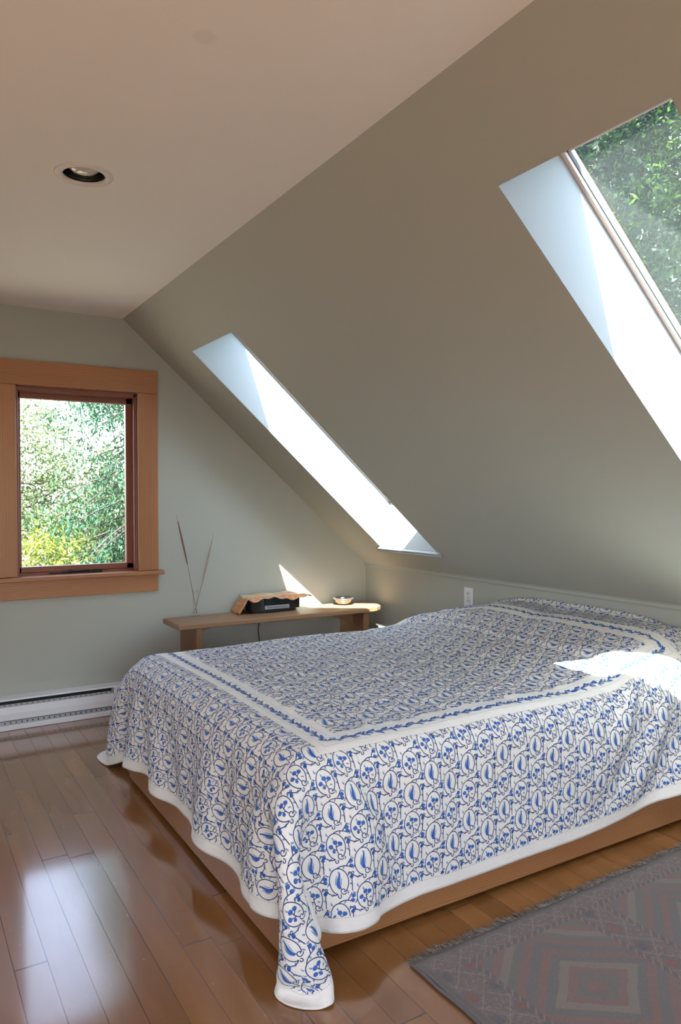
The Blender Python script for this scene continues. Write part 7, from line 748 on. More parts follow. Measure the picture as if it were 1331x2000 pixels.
# ------------------------------------------------------------------ bed
bed = empty('bed', (-1., -1.86, 0)); tag(bed, 'low wooden platform bed with brown side rails under the blue and white bedspread', 'bed')
bm = bmesh.new(); box(bm, -1.925, -.04, -2.595, -1.125, .17, .535)
link('mattress', bm, plain('white_mattress', (.7, .68, .64), .8), bed, smooth=True, bev=.07)
link('side_rail', B(-1.955, -.03, -2.628, -2.600, .016, .185), m_rail, bed, bev=.004)
link('side_rail', B(-1.955, -.03, -1.118, -1.090, .016, .185), m_rail, bed, bev=.004)
link('foot_rail', B(-1.958, -1.930, -2.600, -1.118, .016, .185), m_raily, bed, bev=.004)
link('slat_base', B(-1.93, -.04, -2.6, -1.12, .12, .168), m_rail, bed)
for (x, y) in ((-1.90, -1.15), (-1.90, -2.56), (-.1, -1.15), (-.1, -2.56)):
    bm = bmesh.new(); lathe(bm, [(.0, .0), (.03, .0), (.045, .02), (.048, .045), (.036, .075), (.040, .12)], (x, y, 0), 20)
    link('leg', bm, m_benchz, bed, smooth=True)

# ------------------------------------------------------------------ bedspread: a cloth grid draped over the bed, with its embroidery
_r = np.array(CLOTH, int).reshape(3, NU, NV).transpose(1, 2, 0)
CG = np.cumsum(np.cumsum(_r, axis=1), axis=0)/2000.0
U0, V0, DX = CU0, CV0, CDX
def cr(t):                                                # Catmull-Rom weights
    return np.stack([-.5*t+t*t-.5*t**3, 1-2.5*t*t+1.5*t**3, .5*t+2*t*t-1.5*t**3, -.5*t*t+.5*t**3], -1)
CGP = np.pad(CG, ((1, 1), (1, 1), (0, 0)), mode='edge')
CGP[0] = 2*CGP[1]-CGP[2]; CGP[-1] = 2*CGP[-2]-CGP[-3]; CGP[:, 0] = 2*CGP[:, 1]-CGP[:, 2]; CGP[:, -1] = 2*CGP[:, -2]-CGP[:, -3]
def round_corner(u, v, R=.13):                            # the cloth's corners are softly rounded, not square
    u = np.asarray(u, float); v = np.asarray(v, float)
    a = np.maximum(U0+R-u, 0)
    for sg_, e_ in ((1, V0), (-1, V0+(NV-1)*DX)):
        b = np.maximum(sg_*(e_-v)+R, 0); m = (a > 0) & (b > 0); h = np.maximum(np.hypot(a, b), 1e-9); f = np.where(m, np.maximum(a, b)/h, 1.)
        u = np.where(m, U0+R-a*f, u); v = np.where(m, e_-sg_*(b*f-R), v); a = np.maximum(U0+R-u, 0)
    return u, v
def cloth(u, v):
    u, v = round_corner(u, v)
    a = np.clip((np.asarray(u)-U0)/DX, 0, NU-1.0001); b = np.clip((np.asarray(v)-V0)/DX, 0, NV-1.0001)
    i = a.astype(int); j = b.astype(int); wa = cr(a-i); wb_ = cr(b-j); P = 0
    for k in range(4):
        for l in range(4): P = P + CGP[i+k, j+l]*(wa[..., k]*wb_[..., l])[..., None]
    return P
def cloth_off(u, v, h):
    e = .004; du = cloth(u+e, v)-cloth(u-e, v); dv = cloth(u, v+e)-cloth(u, v-e)
    n = np.cross(du, dv); n /= np.maximum(np.linalg.norm(n, axis=-1, keepdims=True), 1e-9)
    return cloth(u, v)+n*h
UM, VM = U0+(NU-1)*DX, V0+(NV-1)*DX
gu = np.linspace(U0, UM, (NU-1)*3+1); gw = np.linspace(V0, VM, (NV-1)*3+1)
# gently uneven hem
GU, GV = np.meshgrid(gu, gw, indexing='ij')
top = cloth_off(GU, GV, 0.); bot = cloth_off(GU, GV, -.0016)
nu_, nv_ = GU.shape; idx = np.arange(nu_*nv_).reshape(nu_, nv_)
q = np.stack([idx[:-1, :-1], idx[1:, :-1], idx[1:, 1:], idx[:-1, 1:]], -1).reshape(-1, 4)
nt = nu_*nv_
rim = np.concatenate([idx[:, 0], idx[-1, 1:], idx[-2::-1, -1], idx[0, -2:0:-1]]); rn = np.roll(rim, -1)
VV = [top.reshape(-1, 3), bot.reshape(-1, 3)]; FF = [q, q[:, ::-1]+nt, np.stack([rim, rn, rn+nt, rim+nt], -1)[:, ::-1]]; MI = [np.zeros(len(q)*2+len(rim), int)]
# embroidery in flat cloth coordinates: every stroke is a ribbon (centre line + width)
RIB = {1: [], 2: [], 3: [], 4: []}
def rib(mat, pts, w, clip=None):
    RIB[mat].append((np.asarray(pts, float), np.broadcast_to(np.asarray(w, float), (len(pts),)).copy(), clip))
def arc(cx_, cy_, rx, ry, a0, a1, n):
    t = np.radians(np.linspace(a0, a1, n)); return np.stack([cx_+rx*np.cos(t), cy_+ry*np.sin(t)], -1)
def spiral(cx_, cy_, r0_, r1_, a0, a1, n):
    t = np.radians(np.linspace(a0, a1, n)); r = np.linspace(r0_, r1_, n); return np.stack([cx_+r*np.cos(t), cy_+r*np.sin(t)], -1)
def bez(p0, p1, p2, n):
    t = np.linspace(0, 1, n)[:, None]; p0, p1, p2 = map(np.array, (p0, p1, p2)); return (1-t)**2*p0+2*t*(1-t)*p1+t*t*p2
LW = .0025
def leaf(x, y, ang, L=.011, W=.0046):
    L *= 1.15
    a = math.radians(ang); d = np.array([math.cos(a), math.sin(a)]); n_ = np.array([-d[1], d[0]]); t = np.linspace(0, 1, 4)[:, None]
    return [(3, np.array([x, y])+d*L*t+n_*L*.18*np.sin(t*PI), np.array([.0012, W, W*.8, .0004]))]
def bloom(x, y, ang, s=1.):
    s *= 1.15
    a = math.radians(ang); d = np.array([math.cos(a), math.sin(a)]); o = np.array([x, y]); out = []
    out.append((2, o+d*np.array([[0.], [.0025], [.006], [.0085]])*s, np.array([.004, .0095, .0105, .0065])*s))
    for k in (-35, 0, 35):
        a2 = a+math.radians(k); d2 = np.array([math.cos(a2), math.sin(a2)]); out.append((2, o+d*.005*s+d2*np.array([[0.], [.005]])*s, np.array([.0035, .0006])*s))
    return out
def cell(kind):
    """one vine loop, 70 x 90 mm; kind 0 holds a paisley, kind 1 three blooms"""
    R = []
    R.append((1, arc(0, 0, .0255, .0335, -52, 262, 26), LW))
    R.append((1, spiral(.0105, -.0245, .0095, .0028, 330, -60, 11), LW))             # inward curl at the foot of the loop
    R.append((1, spiral(-.001, -.0385, .0060, .0022, 60, -250, 9), LW))
    R.append((1, bez((-.0035, -.0332), (-.020, -.040), (-.033, -.028), 7), LW))      # vine to the left neighbour
    R.append((1, bez((-.0035, .0333), (.012, .046), (.035, .036), 7), LW))           # vine up and over to the right
    R.append((1, bez((.022, .0395), (.030, .050), (.0355, .0585), 5), LW))
    if kind == 0:
        sp = np.array([(-.001, .0265), (.002, .022), (.0025, .016), (.001, .009), (-.001, .001), (-.002, -.006), (-.001, -.012), (.002, -.0165), (.0055, -.019)])
        R.append((2, sp, np.array([.0008, .0034, .0050, .0068, .0090, .0108, .0108, .0080, .0022])))
        R.append((2, [(.002, .021), (.0062, .0225)], [.003, .0006]))
        R.append((3, sp[2:7]+np.array([-.0072, .000]), np.array([.0006, .0030, .0036, .0026, .0006]))); R.append((3, sp[3:7]+np.array([.0078, .001]), np.array([.0006, .0024, .0024, .0006])))
    else:
        R.append((1, bez((.006, -.020), (.000, -.008), (.001, .004), 6), LW*.9))
        R.append((1, bez((.002, -.010), (-.006, -.008), (-.009, -.004), 4), LW*.9)); R.append((1, bez((.001, -.002), (.006, .001), (.009, .003), 4), LW*.9))
        R += bloom(-.010, -.006, 130, 1.05); R += bloom(.010, .002, 70, 1.05); R += bloom(.000, .004, 100, 1.1); R += bloom(-.002, -.012, 200, .8)
        R += leaf(.010, -.009, -20, .008); R += leaf(-.004, .015, 110, .008)
    for (x, y, a) in ((-.027, -.004, 235), (-.026, .012, 150), (-.018, .026, 115), (.024, .014, 35), (.027, -.006, -40), (.014, .031, 60), (-.014, -.031, 215), (.019, -.023, -75)): R += leaf(x, y, a, .0105)
    R += bloom(.0335, .0345, 60, .95); R += bloom(.034, -.034, -70, 1.0); R += bloom(-.031, -.030, 170, .85)
    R.append((1, spiral(.0385, .0205, .0040, .0018, 200, -80, 8), LW*.9)); R.append((1, spiral(.0290, .0205, .0040, .0018, -20, 260, 8), LW*.9))
    R.append((1, bez((.0338, .0165), (.0345, .005), (.034, -.026), 6), LW)); R += bloom(.0338, .0150, -90, .9)
    return R
CELLS = [cell(0), cell(1)]
rg = np.random.default_rng(7)
BU0, BU1, BV0, BV1 = -1.79, -.25, -2.55, -1.13            # centre lines of the woven border stripe
WB = .052
hem = .040
TU, TV = .072, .088
zones = [('in', BU0+WB, BU1-WB, BV0+WB, BV1-WB), ('out', U0+hem, UM, V0+hem, VM-hem)]
for i in range(int((UM-U0)/TU)+3):
    for j in range(int((VM-V0)/TV)+3):
        cx_ = U0+i*TU; cy_ = V0+j*TV+(TV*.5 if i % 2 else 0); kind = (i+(j//1)) % 2
        jit = rg.normal(0, .0008, 2); sx = 1+rg.normal(0, .02); sy = 1+rg.normal(0, .02)
        for (m_, pts, w) in CELLS[kind]:
            rib(m_, np.array(pts)*[sx, sy]+[cx_+jit[0], cy_+jit[1]], w, 'field')
# border stripe: winding stem crowded with small leaves
def stripe(p0, p1):
    p0, p1 = np.array(p0), np.array(p1); L = np.linalg.norm(p1-p0); d = (p1-p0)/L; n_ = np.array([-d[1], d[0]]); t = np.arange(0, L, .004)
    rib(1, p0+d*t[:, None]+n_*(.006*np.sin(t*2*PI/.046))[:, None], .0018)
    for k, s in enumerate(np.arange(.004, L, .0060)):
        sd = 1 if k % 2 else -1; o = p0+d*s+n_*.006*math.sin(s*2*PI/.046); a = math.radians(28+rg.normal(0, 14))*sd
        dd = d*math.cos(a)+n_*math.sin(a); tt = np.linspace(0, 1, 4)[:, None]
        rib(2 if rg.random() < .62 else 3, o+dd*.0185*tt, np.array([.002, .0088, .0074, .0008]))
for a, b in (((BU0, BV0), (BU0, BV1)), ((BU0, BV0), (BU1, BV0)), ((BU1, BV0), (BU1, BV1)), ((BU0, BV1), (BU1, BV1))): stripe(a, b)
# drawn-thread seams: rows of tiny stitches
def stitches(p0, p1, step=.0075):
    p0, p1 = np.array(p0), np.array(p1); L = np.linalg.norm(p1-p0); d = (p1-p0)/L
    for s in np.arange(0, L-.004, step): rib(4, [p0+d*s, p0+d*(s+.0042)], .0013)
for w_ in (-WB, WB, -.024, .024):
    a, b, c_, d_ = BU0-w_, BU1+w_, BV0-w_, BV1+w_
    stitches((a, c_), (b, c_)); stitches((a, c_), (a, d_)); stitches((b, c_), (b, d_)); stitches((a, d_), (b, d_))
stitches((U0+hem, V0+hem), (UM, V0+hem)); stitches((U0+hem, V0+hem), (U0+hem, VM-hem)); stitches((BU0+WB, V0+hem), (BU0+WB, BV0-WB))
stitches((BU0+.11, V0+hem), (BU0+.11, BV0-WB))
base = 2*nt
for m_, lst in RIB.items():
    us = []; fs = []; cl = []; n0 = 0
    for pts, w, clip in lst:
        d = np.gradient(pts, axis=0); d /= np.maximum(np.linalg.norm(d, axis=1, keepdims=True), 1e-9); n_ = np.stack([-d[:, 1], d[:, 0]], -1)*w[:, None]/2
        k = len(pts); us += [pts-n_, pts+n_]; a = n0+np.arange(k-1)
        fs.append(np.stack([a, a+1, a+k+1, a+k], -1)); cl.append(np.full(k-1, clip == 'field')); n0 += 2*k
    us = np.concatenate(us); fs = np.concatenate(fs); cl = np.concatenate(cl); c0 = us[fs].mean(1)
    ins = (c0[:, 0] > BU0+WB) & (c0[:, 0] < BU1-WB) & (c0[:, 1] > BV0+WB) & (c0[:, 1] < BV1-WB)
    bord = (c0[:, 0] > BU0-WB) & (c0[:, 0] < BU1+WB) & (c0[:, 1] > BV0-WB) & (c0[:, 1] < BV1+WB)
    okh = (c0[:, 0] > U0+hem+.003) & (c0[:, 1] > V0+hem+.003) & (c0[:, 1] < VM-hem-.003) & (c0[:, 0] < UM)
    keep = np.where(cl, okh & (ins | ~bord), (c0[:, 0] > U0) & (c0[:, 0] < UM) & (c0[:, 1] > V0) & (c0[:, 1] < VM))
    fs = fs[keep]; used, inv = np.unique(fs, return_inverse=True); us = us[used]; fs = inv.reshape(-1, 4)
    h = {1: .00105, 2: .0009, 3: .0006, 4: .0008}[m_]
    P = cloth_off(us[:, 0], us[:, 1], h)
    VV.append(P); FF.append(fs+base); MI.append(np.full(len(fs), m_)); base += len(P)
mc = M('cream_cotton_cloth'); wv = mc.noise(mc.vec(mc.x*1., mc.y*1., mc.z*1.), 900, 2); rb = mc.noise(mc.vec(mc.x*.35, mc.y*1., mc.z*1.), 120, 2); cr_ = mc.noise(mc.pos, 38, 3)
mc.col(mc.mix(rb*.35, (.86, .835, .78), (.74, .71, .65))); mc.rough(.85); mc.bump(wv*.3+rb*.55+cr_*1.5, .0022, .55); mc.set(Sheen_Weight=.15)
def thread(name, c1, c2):
    m = M(name); n_ = m.noise(m.pos, 330, 3); m.col(m.mix(n_.step(.3, .7), c1, c2)); m.rough(.7); m.bump(n_, .0008, .6); return m.m
m_navy = thread('navy_thread', (.016, .030, .115), (.03, .055, .19)); m_blue = thread('blue_thread', (.022, .085, .33), (.05, .17, .52))
m_pale = thread('pale_blue_thread', (.13, .22, .40), (.28, .37, .52)); m_stitch = plain('drawn_stitch', (.36, .33, .28), .8)
spread = link_np('bedspread', np.concatenate(VV), np.concatenate(FF), [mc.m, m_navy, m_blue, m_pale, m_stitch], mi=np.concatenate(MI))
tag(spread, 'white cotton bedspread embroidered with blue vines and paisleys, draped over the bed', 'bedspread')

# ------------------------------------------------------------------ rug
rug = empty('rug', (-1.668, -2.787, 0), math.radians(1.3)); tag(rug, 'faded red and grey woven rug with nested diamond pattern on the wood floor', 'rug')
bpy.context.view_layer.update()
m = M('faded_woven_rug'); tc = m.t.nodes.new('ShaderNodeTexCoord'); sp = m.t.nodes.new('ShaderNodeSeparateXYZ'); m.t.links.new(tc.outputs['Object'], sp.inputs[0])
ru = E(m.t, sp.outputs[0]); rv = E(m.t, sp.outputs[1])*-1
ov = tc.outputs['Object']
wob = m.noise(ov, 9, 2)-.5; wob2 = m.noise(ov, 60, 2)-.5
pu = (ru-.137).mod(.522); pv = (rv-.080).mod(.575)
r_ = (pu-.206).abs()*.82+(pv-.245).abs()*1.05+wob*.022+wob2*.008
RED, GRY, CRM, BLU = (.235, .130, .108), (.165, .158, .140), (.255, .215, .165), (.150, .147, .145)
rr = m.t.nodes.new('ShaderNodeValToRGB'); rr.color_ramp.interpolation = 'CONSTANT'
seq = [RED, GRY, RED, CRM, BLU, RED, BLU, RED, GRY, CRM, RED, GRY, RED, GRY]
e = rr.color_ramp.elements
while len(e) < len(seq): e.new(.5)
for k, cc in enumerate(seq): e[k].position = k/len(seq); e[k].color = (*cc, 1)
m.t.links.new((r_/(.032*len(seq))).k, rr.inputs[0])
inp = pu.lt(.412)*pv.lt(.492)*ru.gt(.137)*rv.gt(.080)*ru.lt(1.86)*rv.lt(1.17)
# lattice of small diamonds with flowers in the borders
cu = (ru+.012).mod(.092)-.046; cv = (rv+.042).mod(.092)-.046
dm = cu.abs()+cv.abs()+wob2*.010; line = 1-((dm-.046).abs()).step(.0012, .0032)
par = ((ru+.012)/.092).floor()+((rv+.042)/.092).floor()
alt = par.mod(2.)
fl1 = 1-(cu.abs().mx(cv.abs())+wob2*.02).step(.014, .018)
small = m.noise(ov, 120, 2).step(.5, .62)
bc = m.mix(small, (.175, .12, .115), (.25, .21, .18)); bc = m.mix((1-dm.step(.030, .034))*.8, bc, (.12, .115, .12)); bc = m.mix(fl1, bc, m.mix(alt, (.24, .085, .07), (.10, .085, .11)))
bc = m.mix(line*.5, bc, (.38, .33, .31))
# edge bands
de = (pu-.412).abs().mn(pu).mn((pu-.522).abs()); dv_ = pv.mn((pv-.492).abs()).mn((pv-.575).abs())
ed = m.mix(inp, bc, rr.outputs[0])
bnd = (1-de.step(.007, .009))*ru.gt(.12)*rv.gt(.076)
bnd = bnd.mx((1-dv_.step(.007, .009))*rv.gt(.07)*ru.gt(.13))
ed = m.mix(bnd, ed, m.mix((ru+rv).mod(.026).lt(.008), (.15, .10, .105), (.25, .21, .195)))
outer = 1-(ru.mn(rv*1.25)).step(.024, .027)
ed = m.mix(outer, ed, m.mix((ru.mn(rv)*120).sin()*.5+.5, (.18, .16, .145), (.125, .105, .10)))
gx = (ru*6.283/.014).sin().abs().mn((rv*6.283/.014).sin().abs())
ed = m.mix((1-gx.step(0, .25))*.22, ed, (.10, .09, .09))
wn_ = m.noise(ov, 420, 2); ed = m.mix(wn_.step(.35, .7)*.38, ed, (.30, .27, .24)); ed = m.mix(m.noise(ov, 14, 4)*.6, ed, (.21, .18, .17))
m.col(ed); m.rough(.95); m.bump(wn_*.8+gx*.5, .0018, .7)
RL, RW = 2.0, 1.25
gu_ = np.linspace(0, RL, 161); gv_ = np.linspace(0, RW, 101); A_, B_ = np.meshgrid(gu_, gv_, indexing='ij')
hz = .0085+.0016*np.sin(A_*9+1)*np.sin(B_*7)+.0008*np.sin(A_*31+B_*17)
jx = .003*np.sin(B_*23)*(A_ < .01); jy = .003*np.sin(A_*19)*(B_ < .01)
Tp = np.stack([A_+jx, -B_+jy, hz], -1).reshape(-1, 3); Bt = np.stack([A_+jx, -B_+jy, hz*0+.001], -1).reshape(-1, 3)
n1, n2 = A_.shape; ix = np.arange(n1*n2).reshape(n1, n2); q1 = np.stack([ix[:-1, :-1], ix[:-1, 1:], ix[1:, 1:], ix[1:, :-1]], -1).reshape(-1, 4)
rim = np.concatenate([ix[:, 0], ix[-1, 1:], ix[-2::-1, -1], ix[0, -2:0:-1]]); rn = np.roll(rim, -1)
o = link_np('pile', np.concatenate([Tp, Bt]), np.concatenate([q1, q1[:, ::-1]+n1*n2, np.stack([rim, rn, rn+n1*n2, rim+n1*n2], -1)]), [m.m])
o.parent = rug
rg = np.random.default_rng(3); fv = []; ff = []
for s in np.arange(.004, RL, .0034):
    L = .024+rg.random()*.016; a = rg.normal(0, .22); k0 = len(fv); w = .0013+rg.random()*.0006
    for k in range(5):
        t = k/4; x = s+L*t*math.sin(a)+.002*math.sin(t*5+s*90); y = L*t; z = .008-.006*t+.0035*math.sin(t*3+s*50)*t; z = max(z, .0012); ww = w*(1-.4*t)
        fv += [(x-ww, y-.002, z), (x+ww, y-.002, z), (x, y-.002, z+ww*1.1)]
        if k:
            b = k0+3*(k-1)
            for e0, e1 in ((0, 1), (1, 2), (2, 0)): ff.append((b+e0, b+e1, b+3+e1, b+3+e0))
mf = M('rug_fringe_cotton'); mf.col(mf.mix(mf.noise(mf.pos, 90, 2).step(.3, .7), (.34, .31, .28), (.14, .125, .115))).rough(.9)
o = link_np('fringe', fv, ff, [mf.m], smooth=False); o.parent = rug; o['kind'] = 'stuff'; o['label'] = 'greyish cotton fringe along the edge facing the bed'
bm = bmesh.new(); tube(bm, [(-.003+.0015*math.sin(t*40), -t, .006) for t in np.linspace(0, RW, 120)], .0045, 8)
o = link('binding', bm, plain('rug_binding', (.15, .14, .15), .95), None, smooth=True); o.parent = rug

# ------------------------------------------------------------------ electric baseboard heater
ht = empty('baseboard_heater', (-2.4, -.035, 0)); tag(ht, 'white electric baseboard heater low on the green wall under the window', 'heater')
HX0, HX1 = -3.35, -1.655; SX1 = -1.765
bm = bmesh.new()
box(bm, HX0, HX1, -.012, -.001, .0, .172); prism(bm, [(-.001, .174), (-.066, .168), (-.070, .160), (-.066, .160), (-.001, .166)], 0, HX0, HX1)
prism(bm, [(-.070, .030), (-.072, .026), (-.070, .002), (-.060, .0), (-.001, .0), (-.001, .004), (-.062, .006), (-.064, .030)], 0, HX0, HX1)
link('housing', bm, m_enamel, ht, bev=.001)
link('front_panel', (lambda b: prism(b, [(-.066, .053), (-.071, .056), (-.072, .090), (-.068, .124), (-.062, .128), (-.062, .053)], 0, HX0+.05, SX1))(bmesh.new()), m_enamel, ht, bev=.001)
for a, b in ((SX1, HX1), (HX0, HX0+.1)):
    bm = bmesh.new(); prism(bm, [(-.0725, .030), (-.0725, .155), (-.0695, .164), (-.002, .170), (-.002, .004), (-.066, .004)], 0, a, b); link('end_cap', bm, m_enamel, ht, bev=.003)
bm = bmesh.new()
for x in np.arange(HX0+.12, SX1-.01, .0068): box(bm, x, x+.0012, -.055, -.014, .048, .112)
tube(bm, [(HX0+.1, -.035, .08), (SX1, -.035, .08)], .008)
link('heating_fins', bm, plain('dusty_fins', (.09, .08, .07), .6, .3), ht)
mp = M('perforated_strip'); hx_ = (mp.x/.028).fract(); mp.col(mp.mix((((hx_-.5).abs()).lt(.11))*(((mp.z-.134).abs().lt(.0022)).mx((mp.z-.0405).abs().lt(.0042))), (.36, .36, .36), (.01, .01, .01))).rough(.5)
mp.set(Metallic=.2)
bm = bmesh.new(); prism(bm, [(-.0655, .126), (-.0600, .1405), (-.0590, .140), (-.0635, .126)], 0, HX0+.1, SX1-.002); prism(bm, [(-.0655, .031), (-.0620, .049), (-.0608, .049), (-.0635, .031)], 0, HX0+.1, SX1-.002)
link('perforated_strip', bm, mp.m, ht)
link('back_shadow_plate', B(HX0+.05, SX1, -.014, -.012, .006, .165), m_dark, ht)  # near-black sheet: the shade inside the slots put into colour

# ------------------------------------------------------------------ outlet on the knee wall
ou = empty('wall_outlet', (0, -1.09, .667)); tag(ou, 'white wall outlet plate on the knee wall behind the bed head', 'outlet')
link('cover_plate', B(-.006, -.0005, -1.127, -1.053, .612, .724), m_enamel, ou, bev=.002)
for z in (.648, .690):
    bm = bmesh.new(); box(bm, -.009, -.005, -1.106, -1.074, z-.014, z+.014); s = link('socket', bm, plain('socket_white', (.72, .72, .74), .3), ou, bev=.003)
    bm = bmesh.new(); box(bm, -.0095, -.0088, -1.099, -1.096, z-.004, z+.006); box(bm, -.0095, -.0088, -1.085, -1.082, z-.004, z+.006); link('slot', bm, m_dark, s)
bm = bmesh.new(); lathe(bm, [(0, -.003), (.003, -.003), (.003, .003), (0, .003)], (-.0065, -1.09, .669), 12); link('screw', bm, plain('plate_screw', (.3, .3, .3), .3, .8), ou)

# ------------------------------------------------------------------ recessed downlight
dl = empty('recessed_ceiling_light', (LC[0], LC[1], ZC)); tag(dl, 'round recessed ceiling light with white trim ring and black baffle in the flat ceiling', 'ceiling light')
bm = bmesh.new(); lathe(bm, [(.0655, .004), (.0655, -.003), (.069, -.0055), (.078, -.005), (.088, -.0025), (.091, .0), (.088, .001)], (LC[0], LC[1], ZC), 64); link('trim_ring', bm, plain('trim_ring_white', (.70, .67, .62), .35), dl, smooth=True)
bm = bmesh.new(); pr = []
for k in range(14): pr += [(.0668-k*.0006, k*.009), (.0648-k*.0006, k*.009+.006)]
lathe(bm, pr+[(0, .128)], (LC[0], LC[1], ZC), 64); link('baffle', bm, plain('black_baffle', (.006, .006, .006), .35), dl)
bm = bmesh.new(); lathe(bm, [(0, .005), (.018, .006), (.034, .010), (.047, .018), (.052, .028), (.044, .06), (.022, .105), (0, .12)], (LC[0], LC[1], ZC), 48); link('bulb', bm, plain('frosted_bulb', (.55, .54, .50), .12, Coat_Weight=1.), dl, smooth=True)

# ------------------------------------------------------------------ bench used as a side table
TZ = .528
bn = empty('bench', (-.76, -.2, 0)); tag(bn, 'long low wooden bench with slab legs standing against the back wall behind the bed', 'bench')
pts = [(-1.472, -.055), (-1.472, -.343), (-.20, -.352), (-.13, -.335), (-.075, -.295), (-.052, -.24), (-.050, -.17), (-.06, -.05), (-.35, -.045)]
bm = bmesh.new(); prism(bm, pts, 2, TZ-.030, TZ); link('top', bm, m_bench, bn, bev=.005)
link('leg', B(-1.368, -1.332, -.338, -.060, 0, TZ-.030), m_benchz, bn, bev=.003)
link('leg', B(-.240, -.200, -.345, -.045, 0, TZ-.030), m_benchz, bn, bev=.003)
def bracket(x0, sgn, L, H):
    n = 14; P = [(x0, TZ-.030)]; P += [(x0+sgn*L*t, TZ-.030-H*(1-t)**2.2-.006) for t in np.linspace(1, 0, n)]
    bm = bmesh.new(); prism(bm, P, 1, -.215, -.185); link('brace', bm, m_bench, bn, bev=.002)
bracket(-1.332, 1, .26, .055); bracket(-.240, -1, .34, .085)
link('stretcher', B(-1.332, -.24, -.21, -.19, TZ-.040, TZ-.030), m_bench, bn)

# ------------------------------------------------------------------ table radio and its patchwork cover
RX, RY = -.790, -.115
rd = empty('table_radio', (RX, RY, TZ)); tag(rd, 'black table radio with silver disc slot, under a patchwork cloth on the bench', 'radio')
def radio_pts(sc_=1.):
    P = [(RX-.185*sc_, RY+.075), (RX-.185*sc_, RY)]
    for t in np.linspace(0, 1, 17):
        x = -1+2*t; P.append((RX+x*.178*sc_, RY-.085*sc_*(1-abs(x)**3.2)**.6))
    P += [(RX+.185*sc_, RY), (RX+.185*sc_, RY+.075)]; return P
m_blk = plain('black_plastic_shell', (.010, .012, .018), .35)
bm = bmesh.new(); prism(bm, radio_pts(.97), 2, TZ+.001, TZ+.012); prism(bm, radio_pts(1.), 2, TZ+.010, TZ+.098); link('body', bm, m_blk, rd, bev=.004)
link('display', B(RX-.085, RX+.085, RY-.0875, RY-.075, TZ+.050, TZ+.090), plain('display_window', (.008, .012, .014), .08), rd, bev=.002)
ds = link('disc_slot', B(RX-.085, RX+.085, RY-.0890, RY-.075, TZ+.022, TZ+.046), plain('silver_slot_panel', (.42, .44, .48), .35, .6), rd, bev=.002)
link('slot', B(RX-.070, RX+.070, RY-.0896, RY-.085, TZ+.033, TZ+.0355), m_dark, ds)
for gx0 in (-.165, .100):
    bm = bmesh.new(); box(bm, RX+gx0, RX+gx0+.065, RY-.072, RY-.05, TZ+.018, TZ+.020)
    for k in range(11): box(bm, RX+gx0+k*.006, RX+gx0+.003+k*.006, RY-.076, RY-.04, TZ+.019, TZ+.085)
    link('speaker_grille', bm, m_dark, rd)
bm = bmesh.new(); tube(bm, [(RX-.02, RY+.07, TZ+.02), (RX-.03, -.030, TZ+.01), (-.828, -.026, TZ-.06), (-.838, -.024, .40), (-.828, -.022, .30), (-.835, -.022, .12), (-.80, -.03, .008), (-.70, -.03, .006)], .003)
link('power_cord', bm, plain('black_cord', (.01, .01, .01), .5), rd, smooth=True)
cv_ = []; cf = []; N1, N2 = 64, 26
for i in range(N1+1):
    for j in range(N2+1):
        a = i/N1; b = j/N2
        x = RX-.255+a*.490; y = RY+.080-b*.190
        z = TZ+.104+.004*math.sin(a*17)*math.sin(b*5+1)
        over = max(0, (b-.80)/.20); z -= over**1.3*(.012+.012*math.sin(a*11)+.005*math.sin(a*37))
        if a < .155:
            k = (.155-a)/.155; x = RX-.180-k*.062-.01*b; z = TZ+.104-k**.9*.098+.004*math.sin(b*9); y = RY+.075-b*.150+k*.005
        if a > .90: k = (a-.90)/.10; z -= .018*k*k; 
        # scalloped edge
        if j == N2: y -= .004*abs(math.sin(i*1.3))
        z = max(z, TZ+.004); cv_.append((x, y, z))
for i in range(N1):
    for j in range(N2): a = i*(N2+1)+j; cf.append((a, a+N2+1, a+N2+2, a+1))
mq = M('patchwork_cloth'); cell_ = mq.vec((mq.x*22).floor(), (mq.y*22).floor(), 0); rn_ = mq.white(cell_)
cq = mq.ramp(rn_, [(.0, (.62, .26, .13)), (.25, (.70, .58, .36)), (.5, (.60, .44, .38)), (.75, (.45, .50, .48)), (1., (.72, .35, .10))])
fx = (mq.x*22).fract(); fy = (mq.y*22).fract(); st = (fx-.5).abs().mx((fy-.5).abs()).step(.42, .46)
edg = (mq.y-(RY-.075)).lt(0).mx((mq.x-(RX-.19)).lt(0)); cq = mq.mix(edg*.75, cq, (.58, .20, .045)); cq = mq.mix(st*.5, cq, (.70, .55, .35))
mq.col(cq); mq.rough(.9); mq.bump(mq.noise(mq.pos, 140, 2), .003, .8)
qc = link_np('patchwork_cloth', cv_, cf, [mq.m]); tag(qc, 'folded orange and cream patchwork cloth lying over the black radio', 'cloth')
sm = qc.modifiers.new('thickness', 'SOLIDIFY'); sm.thickness = .006; sm.offset = 1

